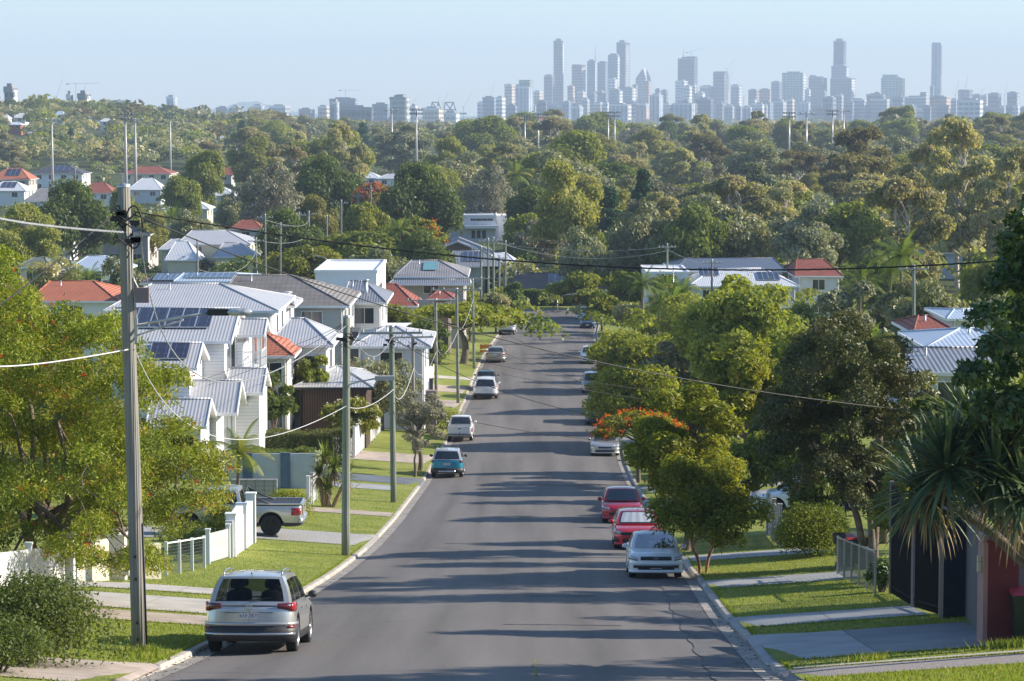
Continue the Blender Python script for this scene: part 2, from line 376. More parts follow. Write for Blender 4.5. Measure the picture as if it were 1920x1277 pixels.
M_glass = plain('window_glass', (0.03, 0.04, 0.05), 0.08, var=0.3, scale=0.6, spec=0.9)
M_solar = uvstripe('solar_cells', (0.022, 0.024, 0.045), (0.09, 0.095, 0.13), 0.5, 'u', 0.15, 0.0, duty=0.05, period2=0.83, line2=1.8, var=0.15, spec=0.8)
M_solarframe = plain('solar_frame', (0.62, 0.64, 0.66), 0.35, metal=0.7, var=0.05)
M_pole = uvstripe('weathered_pole_timber', (0.33, 0.315, 0.27), (0.24, 0.23, 0.20), 0.05, 'u', 0.85, var=0.3, bumpd=0.01, sharp=False)
M_poleg = uvstripe('green_treated_pole', (0.27, 0.30, 0.23), (0.20, 0.23, 0.18), 0.05, 'u', 0.85, var=0.25, bumpd=0.01, sharp=False)
M_arm = plain('crossarm_timber', (0.34, 0.33, 0.30), 0.8, var=0.2)
M_cable = plain('black_cable', (0.02, 0.02, 0.022), 0.6, var=0.1)
M_cablew = plain('white_cable', (0.62, 0.62, 0.62), 0.5, var=0.08)
M_cableg = plain('grey_cable', (0.27, 0.28, 0.29), 0.5, var=0.15)
M_porcelain = plain('insulator', (0.45, 0.42, 0.40), 0.3, var=0.1)
M_timber = uvstripe('dark_timber_battens', (0.10, 0.055, 0.04), (0.02, 0.014, 0.012), 0.16, 'u', 0.7, duty=0.35, var=0.2)
M_dfence = uvstripe('dark_paling_fence', (0.10, 0.095, 0.095), (0.05, 0.048, 0.05), 0.12, 'u', 0.8, duty=0.12, var=0.2)
M_paling = uvstripe('pale_paling', (0.50, 0.47, 0.44), (0.2, 0.18, 0.17), 0.12, 'u', 0.8, duty=0.12, var=0.2)
M_brick = uvstripe('grey_block', (0.42, 0.40, 0.37), (0.28, 0.27, 0.25), 0.2, 'v', 0.85, duty=0.12, period2=0.4, line2=0.7, var=0.15)
M_bark = plain('grey_bark', (0.16, 0.125, 0.095), 0.9, var=0.35, scale=6, bumpk=0.6)
M_barkp = plain('pale_gum_bark', (0.52, 0.46, 0.39), 0.8, var=0.28, scale=2.5, bumpk=0.3)
M_barkw = plain('straw_trunk', (0.30, 0.22, 0.13), 0.9, var=0.3, scale=9, bumpk=0.7)
M_binbody = plain('bin_green', (0.018, 0.035, 0.025), 0.45, var=0.15)
M_binred = plain('bin_lid_red', (0.50, 0.04, 0.06), 0.4, var=0.08)
M_binyel = plain('bin_lid_yellow', (0.65, 0.45, 0.05), 0.4, var=0.08)
M_orange = plain('orange_plastic', (0.75, 0.28, 0.04), 0.5, var=0.1)
M_bluef = plain('blue_sheet', (0.09, 0.21, 0.36), 0.5, var=0.08)
M_soil = plain('garden_soil', (0.10, 0.075, 0.05), 0.95, var=0.3, scale=3, bumpk=0.6)
# foliage
F_callis = foliage('callistemon_leaf', (0.070, 0.096, 0.011), (0.307, 0.352, 0.040), (0.445, 0.287, 0.061), trans=0.3, var=0.08)
F_bright = foliage('bright_leaf', (0.062, 0.085, 0.012), (0.284, 0.310, 0.037), (0.427, 0.354, 0.042), var=0.08)
F_lime = foliage('lime_leaf', (0.079, 0.102, 0.012), (0.302, 0.325, 0.037), (0.395, 0.352, 0.042), var=0.08)
F_mid = foliage('mid_green_leaf', (0.124, 0.164, 0.033), (0.329, 0.345, 0.056), None, var=0.15)
F_dark = foliage('dark_leaf', (0.064, 0.100, 0.028), (0.177, 0.222, 0.052), None, trans=0.38, var=0.15)
F_vdark = foliage('deep_green_leaf', (0.027, 0.058, 0.019), (0.078, 0.147, 0.035), (0.195, 0.273, 0.039), trans=0.25, var=0.05, gloss=0.1)  # deep green is the leaf's own colour
F_olive = foliage('olive_leaf', (0.134, 0.153, 0.088), (0.291, 0.306, 0.157), (0.436, 0.352, 0.220), trans=0.38, var=0.12, gloss=0.1)
F_gum = foliage('gum_leaf', (0.174, 0.186, 0.096), (0.386, 0.360, 0.193), (0.522, 0.395, 0.258), trans=0.42, var=0.25)
F_gumy = foliage('yellow_gum_leaf', (0.163, 0.189, 0.048), (0.354, 0.341, 0.088), None, trans=0.42, var=0.2)
F_gumr = foliage('bronze_gum_leaf', (0.138, 0.125, 0.053), (0.253, 0.216, 0.100), None, trans=0.42, var=0.2)
F_grey = foliage('grey_green_leaf', (0.167, 0.186, 0.112), (0.336, 0.345, 0.206), None, trans=0.2, var=0.2)
F_pine = foliage('deep_pine_leaf', (0.021, 0.068, 0.030), (0.068, 0.144, 0.060), None, trans=0.15, var=0.15)
F_palm = foliage('palm_leaf', (0.071, 0.112, 0.025), (0.173, 0.224, 0.046), (0.286, 0.245, 0.082), trans=0.42, var=0.2)
F_strap = foliage('strap_leaf', (0.047, 0.095, 0.047), (0.127, 0.198, 0.095), (0.254, 0.270, 0.112), trans=0.2, var=0.05, gloss=0.12)
F_dead = foliage('dry_strap_leaf', (0.22, 0.16, 0.09), (0.36, 0.28, 0.17), None, trans=0.2, var=0.05)
F_red = foliage('red_flower', (0.55, 0.03, 0.02), (0.75, 0.07, 0.03), None, trans=0.3, var=0.02)
F_orange = foliage('orange_flower', (0.65, 0.10, 0.02), (0.85, 0.2, 0.03), None, trans=0.3, var=0.02)
F_pink = foliage('pink_flower', (0.50, 0.25, 0.22), (0.70, 0.42, 0.38), None, trans=0.3, var=0.02)
F_whitef = foliage('white_flower', (0.65, 0.65, 0.52), (0.85, 0.85, 0.75), None, trans=0.3, var=0.02)
F_grass = foliage('grass_blade', (0.15, 0.20, 0.03), (0.27, 0.33, 0.05), (0.38, 0.34, 0.12), trans=0.35, var=0.02, gloss=0.02)
F_hedge = foliage('hedge_leaf', (0.058, 0.085, 0.026), (0.130, 0.156, 0.046), (0.234, 0.195, 0.065), trans=0.25, var=0.05)
F_bare = foliage('sparse_grey_leaf', (0.177, 0.166, 0.129), (0.319, 0.312, 0.214), None, trans=0.2, var=0.1)
F_lilly = foliage('lilly_pilly_leaf', (0.05, 0.06, 0.025), (0.115, 0.13, 0.045), (0.20, 0.14, 0.07), trans=0.2, var=0.03, gloss=0.07)
M_batten = plain('black_battens', (0.012, 0.013, 0.015), 0.9, var=0.2, spec=0.1)
F_faded = foliage('faded_flower', (0.42, 0.10, 0.06), (0.55, 0.18, 0.11), None, trans=0.3, var=0.02)
# ---------------------------------------------------------------- ground, road, kerbs, drives
def sheet(name, fx, Ys, cols, zoff, mats, kind='structure', under=None, smooth=True):
    """fx(Y, c) -> X, sampled over rows Ys and column params cols; follows H()"""
    mb = MB(); n = len(cols); vs = []
    for Y in Ys:
        for c in cols:
            X = fx(Y, c); vs.append((X, Y, H(X, Y) + zoff))
    fs = []
    for i in range(len(Ys) - 1):
        for k in range(n - 1):
            fs.append((i*n+k, i*n+k+1, (i+1)*n+k+1, (i+1)*n+k))
    mb.add(vs, fs, 0, smooth)
    o = mb.build(name, mats, uv=False); tag(o, kind=kind); return o
YN = [float(y) for y in np.arange(-20, 346, 2.5)]
DL = [0.0, 0.5, 1.2, 2, 3, 4, 5, 6.5, 9, 13, 20, 32, 50, 75]
sheet('verge', lambda Y, d: KL(Y) - 0.15 - d, YN, DL[::-1], 0.0, M_lawn)
sheet('verge', lambda Y, d: KR(Y) + 0.15 + d, YN, DL, 0.0, M_lawn)
# far ground: one sheet to the horizon (dips below the detailed near sheets)
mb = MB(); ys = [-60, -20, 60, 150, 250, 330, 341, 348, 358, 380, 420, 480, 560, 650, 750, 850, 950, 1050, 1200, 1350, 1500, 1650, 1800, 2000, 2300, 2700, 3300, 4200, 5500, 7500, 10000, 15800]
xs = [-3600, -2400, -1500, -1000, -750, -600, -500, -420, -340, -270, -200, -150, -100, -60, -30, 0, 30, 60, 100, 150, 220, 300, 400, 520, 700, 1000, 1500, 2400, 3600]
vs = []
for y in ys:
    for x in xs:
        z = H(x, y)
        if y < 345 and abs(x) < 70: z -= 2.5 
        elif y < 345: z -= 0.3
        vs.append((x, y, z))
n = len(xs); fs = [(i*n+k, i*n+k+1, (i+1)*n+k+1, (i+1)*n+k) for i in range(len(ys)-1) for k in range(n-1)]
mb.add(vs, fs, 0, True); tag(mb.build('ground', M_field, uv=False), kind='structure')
# road
def roadx(Y, t): return KL(Y) + (KR(Y) - KL(Y)) * t
mb = MB(); vs = []; Yr = [float(y) for y in np.arange(-20, 341, 2.0)]; ts = [0, .03, .2, .35, .5, .65, .8, .97, 1]
for Y in Yr:
    for t in ts:
        vs.append((roadx(Y, t), Y, prof(Y) + 0.10 * (1 - (2*t-1)**2)))
n = len(ts); fs = [(i*n+k, i*n+k+1, (i+1)*n+k+1, (i+1)*n+k) for i in range(len(Yr)-1) for k in range(n-1)]
mb.add(vs, fs, 0, True); road = mb.build('road', M_asphalt, uv=False); tag(road, kind='structure')
# cross street at the bottom and the grass strip beyond it
def strip(name, pts, z, m):
    mb = MB(); mb.poly([(x, y, H(x, y) * 0 + zz) for (x, y, zz) in pts]); o = mb.build(name, m, uv=False); tag(o, kind='structure'); return o
mb = MB(); vs = []; xs2 = list(range(-90, 100, 6))
for x in xs2: vs += [(x, 339.9, prof(340) + 0.03), (x, 350.5, prof(350) + 0.10)]
mb.add(vs, [(2*i, 2*i+2, 2*i+3, 2*i+1) for i in range(len(xs2)-1)], 0); tag(mb.build('cross_road', M_asphalt, uv=False), kind='structure')
mb = MB(); vs = []
for x in xs2: vs += [(x, 350.6, prof(350) + 0.22), (x, 380, prof(380) + 0.22)]
mb.add(vs, [(2*i, 2*i+2, 2*i+3, 2*i+1) for i in range(len(xs2)-1)], 0); tag(mb.build('far_verge', M_lawn, uv=False), kind='structure')
mb = MB()
for x in xs2[:-1]: mb.box(x, x+6, 350.45, 350.62, prof(350)-.1, prof(350)+0.235)
tag(mb.build('far_kerb', M_kerb, uv=False), kind='structure')
# gaps in the kerb where the drives and crossings meet it (Y ranges)
DRV_L = [(44.0, 49.4, 'pink', 12.0, 0), (60.9, 63.9, 'pink', 5.0, 1), (64.7, 69.9, 'conc', 6.8, 0), (72.0, 74.6, 'conc', 6.5, 1), (99.4, 105.0, 'gravel', 12, 0), (115.4, 117.9, 'pinkp', 5.5, 1),
         (133.5, 137.6, 'pads', 6.5, 1), (139.6, 145.3, 'dark', 7.5, 0), (157, 164, 'pink', 9, 0), (205.0, 211.0, 'pink', 9, 0), (218.5, 225.0, 'pink', 9, 0), (232, 235, 'conc', 8, 1)]
DRV_R = [(45.4, 47.9, 'aggr', 14, 0), (50.6, 57.8, 'dark', 4.75, 0), (60.8, 64.3, 'conc', 4.4, 0), (77.3, 81.4, 'conc', 4.6, 0), (91.3, 94.1, 'conc', 5.0, 1), (133, 138, 'conc', 8, 0), (176, 181, 'conc', 8, 0), (268, 280, 'grey', 10, 0)]
def in_drive(Y, L, full=False): return any(a <= Y <= b for a, b, k, l, w in L if w == 0)
def kerb(side):
    mb = MB(); K = KL if side < 0 else KR; D = DRV_L if side < 0 else DRV_R
    secs = []; Y = -20.0
    prof_pts = lambda h: [(-0.02, 0.005), (0.0, h * .8), (0.03, h), (0.17, h + .003), (0.20, h - .03)]
    Ys = sorted(set([round(y, 2) for y in np.arange(-20, 341, 1.5)] + [a for a, b, *_ in D] + [b for a, b, *_ in D] + [a-.35 for a, *_ in D] + [b+.35 for a, b, *_ in D]))
    vs = []; 
    for Y in Ys:
        h = 0.125
        if any(a - .02 <= Y <= b + .02 for a, b, k, l, w in D if w == 0): h = 0.03
        for d, z in prof_pts(h): vs.append((K(Y) + side * d, Y, prof(Y) + z))
    n = 5; fs = [(i*n+k, i*n+k+1, (i+1)*n+k+1, (i+1)*n+k) for i in range(len(Ys)-1) for k in range(n-1)]
    mb.add(vs, fs, 0); tag(mb.build('kerb', M_kerb, uv=False), kind='structure')
    # concrete channel lying on the road edge
    mb = MB(); vs = []
    for Y in Ys: vs += [(K(Y) - side * 0.0, Y, prof(Y) + 0.016), (K(Y) - side * 0.38, Y, prof(Y) + 0.016 + 0.012)]
    mb.add(vs, [(2*i, 2*i+1, 2*i+3, 2*i+2) for i in range(len(Ys)-1)], 0)
    tag(mb.build('gutter', M_gutter, uv=False), kind='structure')
kerb(-1); kerb(1)
# old longitudinal asphalt strip along the right channel
mb = MB(); vs = []; Ys = [float(y) for y in np.arange(36, 88, 1.0)]; rnd = random.Random(4)
for Y in Ys:
    a = KR(Y) - 0.40; b = KR(Y) - 1.25 + 0.05 * math.sin(Y * 1.7) + rnd.uniform(-.03, .03)
    for X in (a, b):
        t = (X - KL(Y)) / (KR(Y) - KL(Y)); vs.append((X, Y, prof(Y) + 0.10 * (1 - (2*t-1)**2) + .012))
mb.add(vs, [(2*i, 2*i+1, 2*i+3, 2*i+2) for i in range(len(Ys)-1)], 0); tag(mb.build('road_patch', M_patch, uv=False), kind='structure')
DM = dict(pink=M_conc_pink, conc=M_conc, gravel=M_gravel, pinkp=M_conc_pink, pads=M_conc_grey, dark=M_conc_dark, aggr=M_aggr, grey=M_conc_grey)
def drive(side, a, b, kind, length, path):
    K = KL if side < 0 else KR
    Ys = list(np.linspace(a, b, max(3, int((b-a)/0.8)+1)))
    m = DM[kind]
    if side > 0 and kind == 'dark': segs = [(0.0, 2.1, M_conc_grey), (2.115, length, M_conc_dark)]
    elif side > 0 and kind == 'conc': segs = [(0.0, 2.2, M_conc_grey), (2.215, length, M_conc_grey)]
    elif kind == 'conc': segs = [(0.0, 3.0, m), (3.015, length, m)]
    elif kind == 'pads': segs = [(1.2, 3.0, m), (3.05, length, m)]
    elif path: segs = [(0.22, length, m)]
    else: segs = [(0.0, length, m)]
    for s0, s1, mm in segs:
        cols = list(np.linspace(s0, s1, max(2, int((s1-s0)/1.0)+2)))
        if s0 == 0: cols.insert(1, .18)
        if side < 0: cols = cols[::-1]
        # perpendicular aprons flare towards the kerb
        def fx(Y, d, K=K): return K(Y) + side * d
        o = sheet('path' if path else 'driveway', fx, Ys, cols, 0.0, mm)
        me = o.data
        for v in me.vertices:
            d = abs(v.co.x - K(v.co.y)); 
            v.co.z = H(v.co.x, v.co.y) + 0.02
            if not path and d < .3: v.co.z = prof(v.co.y) + (0.05 if d < .1 else .13)
            if not path and d < 1.0:
                mid = (a+b)/2; v.co.y = mid + (v.co.y - mid) * (1 + 0.10 * (1.0 - d))
for d in DRV_L: drive(-1, *d)
for d in DRV_R: drive(1, *d)
# pale border along the near right drive
mb = MB(); vs = []
for d in np.linspace(0.25, 6, 9):
    for Y in (47.93, 48.3):
        X = KR(Y) + d; vs.append((X, Y + d*0.03, H(X, Y) + .028))
mb.add(vs, [(2*i, 2*i+2, 2*i+3, 2*i+1) for i in range(8)], 0); tag(mb.build('drive_border', M_conc, uv=False), kind='structure')

# worn / mown patches are in the lawn material; the near lawns get real blades
def grass_patch():
    rng = np.random.default_rng(3)
    P = []
    def zone(side, y0, y1, d0, d1, n, hscale=1.0):
        K = KL if side < 0 else KR; D = DRV_L if side < 0 else DRV_R
        Y = rng.uniform(y0, y1, n); d = rng.uniform(d0, d1, n)
        for yy, dd in zip(Y, d):
            if any(a - .03 < yy < b + .03 for a, b, k, l, w in D): continue
            X = K(yy) + side * (0.2 + dd); P.append((X, yy, H(X, yy), hscale))
    zone(-1, 49, 64, 0, 6, 26000, 1.0); zone(-1, 66, 98, 0, 7, 20000, 1.0)
    zone(1, 44, 62, 0, 5, 16000, 1.0); zone(1, 62, 95, 0, 5, 22000, 1.0)
    zone(-1, 104, 140, 0, 7, 9000, 1.4); zone(1, 41, 45.3, 0, 7, 12000, 1.3)
    # shaggy edges along kerbs and drives
    for side, D in ((-1, DRV_L), (1, DRV_R)):
        K = KL if side < 0 else KR
        for _ in range(5000):
            yy = rng.uniform(44, 100)
            if in_drive(yy, D): continue
            X = K(yy) + side * (0.19 + abs(rng.normal(0, .03))); P.append((X, yy, H(X, yy), 1.3))
        for a, b, k, l, w in D:
            if a > 105: continue
            for e in (a, b):
                for _ in range(500):
                    d = rng.uniform(.3, min(l, 6)); yy = e + (-.05 if e == a else .05) + rng.normal(0, .025)
                    X = K(yy) + side * d; P.append((X, yy, H(X, yy), 1.4))
    # tall weeds round the near pole and by the red pillar
    for k in range(120): cyy = rng.uniform(44, 51.5); cxx = .43 + .03*math.sin(cyy*3) + rng.normal(0, .012); P.append((cxx, cyy, prof(cyy)+.1, .55))
    for cx, cy, r, n in ((-7.32, 52.5, .4, 240), (9.4, 50.0, .5, 300), (6.6, 48.9, .4, 160), (-7.2, 50.9, .5, 200)):
        for _ in range(n):
            x = cx + rng.normal(0, r*.5); y = cy + rng.normal(0, r*.5); P.append((x, y, H(x, y), 4.0))
    P = np.array(P); n = len(P)
    h = rng.uniform(.02, .055, n) * P[:, 3]; a = rng.uniform(0, 2*math.pi, n); w = rng.uniform(.006, .014, n)*(1+.15*P[:,3])
    lean = rng.normal(0, .35, (n, 2)) * h[:, None]
    base = P[:, :3]; dx = np.stack([np.cos(a)*w, np.sin(a)*w, np.zeros(n)], 1)
    v = np.zeros((n, 3, 3)); v[:, 0] = base - dx; v[:, 1] = base + dx
    v[:, 2] = base + np.concatenate([lean, h[:, None]], 1)
    me = bpy.data.meshes.new('grass'); me.vertices.add(3*n); me.vertices.foreach_set('co', v.astype(np.float32).ravel())
    me.loops.add(3*n); me.loops.foreach_set('vertex_index', np.arange(3*n, dtype=np.int32))
    me.polygons.add(n); me.polygons.foreach_set('loop_start', np.arange(0, 3*n, 3, dtype=np.int32))
    at = me.attributes.new('tint', 'FLOAT', 'FACE'); at.data.foreach_set('value', rng.uniform(0, 1, n).astype(np.float32))
    me.update(calc_edges=True); me.materials.append(F_grass)
    o = bpy.data.objects.new('grass', me); col.objects.link(o); tag(o, 'short mown grass on the verges beside the street', 'grass', kind='stuff')
grass_patch()
# leaf litter in the gutters
mb = MB(); rnd = random.Random(9)
for _ in range(420):
    s = rnd.choice((-1, -1, 1)); Y = 44 + abs(rnd.gauss(0, 26)); K = KL if s < 0 else KR
    X = K(Y) - s * abs(rnd.gauss(0.08, .28)); a = rnd.uniform(0, 6.28); l = rnd.uniform(.02, .06)
    z = prof(Y) + .05; t = Vector((math.cos(a), math.sin(a), 0)) * l; b = Vector((-t.y, t.x, 0)) * .4; c = Vector((X, Y, z))
    mb.quad(c - t, c - b + Vector((0, 0, .015)), c + t, c + b)
tag(mb.build('leaf_litter', M_soil, uv=False), 'dry leaves and dirt lying along the gutters', 'leaf litter', kind='stuff')
# repair patches and seams in the asphalt
def patch_(x0, x1, y0, y1):
    mb = MB(); vs = []; n = 8
    for i in range(n+1):
        for Y in (y0 + .05*math.sin(i*2.3), y1 + .05*math.cos(i*1.9)): X = x0+(x1-x0)*i/n; vs.append((X, Y, road_z0(X, Y)+.008))
    mb.add(vs, [(2*i, 2*i+2, 2*i+3, 2*i+1) for i in range(n)], 0); tag(mb.build('road_patch', M_patch, uv=False), kind='structure')
def road_z0(X, Y): t = (X-KL(Y))/(KR(Y)-KL(Y)); return prof(Y)+.1*(1-(2*t-1)**2)
for q in ((.9, 4.1, 140.0, 141.2), (.4, 2.3, 74.2, 74.7), (-2.6, -.8, 101.5, 101.9), (-3.2, -2.2, 205, 206), (2.2, 4.6, 183, 184), (-.2, 2.6, 62.4, 62.56)): patch_(*q)
# ---------------------------------------------------------------- cars
M_tyre = plain('tyre_rubber', (0.018, 0.018, 0.019), 0.8, var=0.2)
M_rim = plain('alloy_rim', (0.50, 0.51, 0.53), 0.3, metal=0.8, var=0.05)
M_rimb = plain('black_rim', (0.03, 0.03, 0.032), 0.4, metal=0.5)
M_plastic = plain('black_plastic', (0.03, 0.03, 0.033), 0.55, var=0.1)
M_trim = plain('silver_trim', (0.55, 0.56, 0.58), 0.25, metal=0.8, var=0.03)
M_cglass = plain('car_glass', (0.012, 0.016, 0.018), 0.04, var=0.2, spec=0.9, coat=0.5)
M_tail = plain('tail_light_red', (0.38, 0.008, 0.015), 0.15, var=0.1, coat=0.8)
M_taild = plain('dark_tail_light', (0.10, 0.006, 0.01), 0.15, var=0.1, coat=0.8)
M_lamp = plain('headlight_lens', (0.42, 0.44, 0.45), 0.12, metal=0.3, var=0.3, scale=14, coat=0.8)
M_amber = plain('indicator_amber', (0.6, 0.2, 0.02), 0.3)
M_plate = plain('number_plate', (0.72, 0.72, 0.70), 0.5, var=0.03)
M_ptext = plain('plate_lettering', (0.10, 0.02, 0.05), 0.5, var=0.02)
M_shade = uvstripe('foil_sunshade', (0.72, 0.74, 0.75), (0.45, 0.48, 0.5), 0.16, 'u', 0.35, 0.4, duty=0.3, var=0.1, sharp=False)
M_seat = plain('seat_fabric', (0.03, 0.03, 0.033), 0.9)
def glass_clear():
    m, nt, ns, ls, b = nmat('tinted_glass'); ns.remove(b)
    t = ns.new('ShaderNodeBsdfTransparent'); t.inputs[0].default_value = (0.30, 0.34, 0.33, 1)
    g = ns.new('ShaderNodeBsdfGlossy'); g.inputs['Roughness'].default_value = 0.03
    fr = ns.new('ShaderNodeFresnel'); fr.inputs[0].default_value = 1.5
    mx = ns.new('ShaderNodeMixShader'); hf = ns.new('ShaderNodeMath'); hf.operation = 'MULTIPLY'; hf.inputs[1].default_value = .55; ls.new(fr.outputs[0], hf.inputs[0]); ls.new(hf.outputs[0], mx.inputs[0]); ls.new(t.outputs[0], mx.inputs[1]); ls.new(g.outputs[0], mx.inputs[2])
    ls.new(mx.outputs[0], ns['Material Output'].inputs[0]); return m
M_clear = glass_clear()
def car(label, cat, loc, rz, slope, P):
    """P: L, W, wb (wheelbase), top=[(y,z)...] hood/belt line rear->front, gh=(yb0,yb1,yr0,yr1,zb,zr,wt), rw wheel radius, zc cladding line, paint, flags"""
    name = P.get('name', 'parked_car')
    root = empty(name, loc, rz, label, cat, P.get('group'))
    root.rotation_mode = 'XYZ'; root.rotation_euler = (slope, 0, rz)
    L, Wd, wb, rw = P['L'], P['W'] / 2, P['wb'], P.get('rw', .34)
    zg = P.get('zg', 0.2); zc = P.get('zc', 0.3); pm = P['paint']; cm = M_plastic if P.get('clad') else pm
    top = P['top']; ty = [a for a, b in top]; tz = [b for a, b in top]
    ztop = lambda y: float(np.interp(y, ty, tz))
    ax = P.get('ax', 0.0); yw = (-wb/2 + ax, wb/2 + ax); Ra = rw + 0.075
    dE = P.get('corner', 0.5); nE = P.get('nE', 3.2)
    def endw(th): return Wd * max(1e-4, math.cos(th)) ** (2/nE), (math.sin(th)) ** (2/nE) * dE
    st = []
    ths = [R(a) for a in (90, 86, 80, 72, 62, 50, 38, 26, 14)]
    for th in ths: w_, dy = endw(th); st.append((-(L/2 - dE) - dy, w_))
    y = -(L/2 - dE); ys = list(np.arange(y, -y + .001, 0.055))
    ys = list(np.linspace(-(L/2-dE), L/2-dE, 72))
    for yy in ys: st.append((yy, Wd))
    for th in ths[::-1]: w_, dy = endw(th); st.append(((L/2 - dE) + dy, w_))
    mb = MB(); vs = []; rows = []
    for yy, w_ in st:
        zb = zg
        endlift = P.get('lift', 0.06) * max(0, (abs(yy) - (L/2 - .5)) / .5) ** 2
        zb += endlift
        for c in yw:
            if abs(yy - c) < Ra: zb = max(zb, rw + math.sqrt(Ra*Ra - (yy-c)**2) * 0.98)
        zt = ztop(yy); zcc = max(zc, zb + 0.055); zsh = zt - 0.07; zm = min(max(zcc + .02, .56 * zsh + .1), zsh - .02)
        bel = 1.0
        ring = [(w_*.93, zb), (w_*.985*bel, zb + .012), (w_, min(zcc, zt-.12)), (w_*1.0, max(zm, zcc+.01) if zm < zsh else zsh-.02), (w_*.985, zsh), (w_*.955, zt - .018), (w_*.88, zt), (w_*.5, zt + .022), (0, zt + .03)]
        full = ring + [(-x, z) for x, z in ring[-2::-1]]
        rows.append(len(full)); vs += [(x, yy, z) for x, z in full]
    n = rows[0]; fs = []; mi = []
    for i in range(len(st)-1):
        for k in range(n-1):
            mb_i = 1 if (k in (0, 1) or k in (n-2, n-3)) else 0
            fs.append((i*n+k, i*n+k+1, (i+1)*n+k+1, (i+1)*n+k)); mi.append(mb_i)
    b = len(mb.v); mb.v += vs; mb.f += [f[::-1] for f in fs]; mb.m += mi; mb.sm += [True]*len(fs)
    # end caps (front and rear faces are the crowded end rings)
    body = mb.build('body', [pm, cm], root, uv=False)
    mb = MB(); mb.box(-Wd*.9, Wd*.9, -L/2+.25, L/2-.25, zg+.02, zg+.12); mb.box(-Wd*.45, Wd*.45, -L/2+.2, L/2-.2, zg+.1, .62)
    mb.build('underbody', M_plastic, root, uv=False)
    # wheels
    for c in yw:
        for s in (-1, 1):
            mb = MB(); tw = P.get('tw', .22); x0 = s*(Wd - tw - 0.005); x1 = s*(Wd - 0.005)
            mb.lathe([(rw*.62, x0), (rw*.93, x0), (rw, x0 + s*.03), (rw, x1 - s*.03), (rw*.93, x1), (rw*.68, x1 + s*.004)], 26, axis='x', c=(0, c, rw))
            wo_ = mb.build('wheel', M_tyre, root, uv=False)
            mb = MB(); rm = P.get('rim', M_rim)
            mb.lathe([(rw*.68, x1), (rw*.64, x1 - s*.01), (rw*.60, x1 - s*.05), (rw*.2, x1-s*.06), (.001, x1 - s*.06)], 26, 1, 'x', (0, c, rw))
            mb.lathe([(rw*.69, x1 + s*.002), (rw*.62, x1 + s*.004), (rw*.60, x1 - s*.02)], 26, 0, 'x', (0, c, rw))
            mb.lathe([(.001, x1 + s*.0), (.055, x1), (.06, x1 - s*.03)], 12, 0, 'x', (0, c, rw))
            for q in range(5):
                a = q * 2*math.pi/5 + .3; xa = x1 - s*.012
                p0 = Vector((xa, c + .04*math.cos(a), rw + .04*math.sin(a))); p1 = Vector((xa, c + rw*.63*math.cos(a), rw + rw*.63*math.sin(a)))
                t = Vector((0, -math.sin(a), math.cos(a)))
                mb.quad(p0 - t*.032, p1 - t*.045, p1 + t*.045, p0 + t*.032, 0)
            mb.build('rim', [rm, M_rimb], wo_, uv=False)
    # greenhouse
    if 'gh' in P:
        yb0, yb1, yr0, yr1, zb_, zr, wt = P['gh']; wbm = Wd * .93; nv = 8
        def side(a, v, s, off=0):
            y = (yb0 + (yb1-yb0)*a) * (1-v) + (yr0 + (yr1-yr0)*a) * v
            x = (wbm*(1-v) + wt*v + .035*math.sin(math.pi*v)*.8) 
            e = min(a, 1-a); x -= .03 * max(0, 1 - e/.06)
            zz = zb_ + (zr - .05 - zb_) * v - 0.03*(1-v)
            zz += -(0.035*(2*a-1)**2) * v
            return Vector((s * (x + off), y, zz + off * .3))
        def end(fr, sx, v, off=0):
            y = ((yb1 if fr else yb0)*(1-v) + (yr1 if fr else yr0)*v)
            x0 = side(1 if fr else 0, v, 1)
            bul = (.10 if fr else .07) * (1 - sx*sx)
            sg = 1 if fr else -1
            up = abs((yb1-yr1) if fr else (yb0-yr0)) / max(.2, (zr - zb_))
            return Vector((sx * x0.x, x0.y + sg * (bul + off), x0.z + .012*(1-sx*sx) + off * up))
        mb = MB()
        na, nvv = 14, 6
        def patch(fn, us, vs_, mi=0, flip=False, m=mb):
            P_ = [fn(u, v) for v in vs_ for u in us]; nu = len(us)
            F = []
            for j in range(len(vs_)-1):
                for i in range(nu-1):
                    f = (j*nu+i, j*nu+i+1, (j+1)*nu+i+1, (j+1)*nu+i); F.append(f[::-1] if flip else f)
            m.add(P_, F, mi, True)
        glass = []
        wins = P.get('wins', [(.10, .36), (.39, .66), (.69, .93)])
        va = P.get('winv', (.10, .86))
        lin = lambda a, b_, k: list(np.linspace(a, b_, k))
        see = P.get('see', False)
        # side skin: strips around the window openings so the cabin is open behind the glass
        for s in (-1, 1):
            fn = lambda u, v, s=s: side(u, v, s)
            fl = s > 0
            if see:
                patch(fn, lin(0, 1, 15), lin(0, va[0], 2), 0, not fl); patch(fn, lin(0, 1, 15), lin(va[1], 1, 3), 0, not fl)
                edges = [0] + [e for w_ in wins for e in w_] + [1]
                for i in range(0, len(edges), 2): patch(fn, lin(edges[i], edges[i+1], 3), lin(va[0], va[1], 4), 0, not fl)
            else: patch(fn, lin(0, 1, 15), lin(0, 1, 7), 0, not fl)
        gE = P.get('gE', ((.86, .05, .93), (.88, .07, .90)))   # front, rear: half width, v0, v1
        for fr in (True, False):
            fn = lambda u, v, fr=fr: end(fr, u, v); hw, v0, v1 = gE[0 if fr else 1]
            if see:
                patch(fn, lin(-1, 1, 9), [0, v0], 0, fr is False); patch(fn, lin(-1, 1, 9), [v1, 1], 0, fr is False)
                patch(fn, [-1, -hw], lin(v0, v1, 3), 0, fr is False); patch(fn, [hw, 1], lin(v0, v1, 3), 0, fr is False)
            else: patch(fn, lin(-1, 1, 9), lin(0, 1, 6), 0, fr is False)
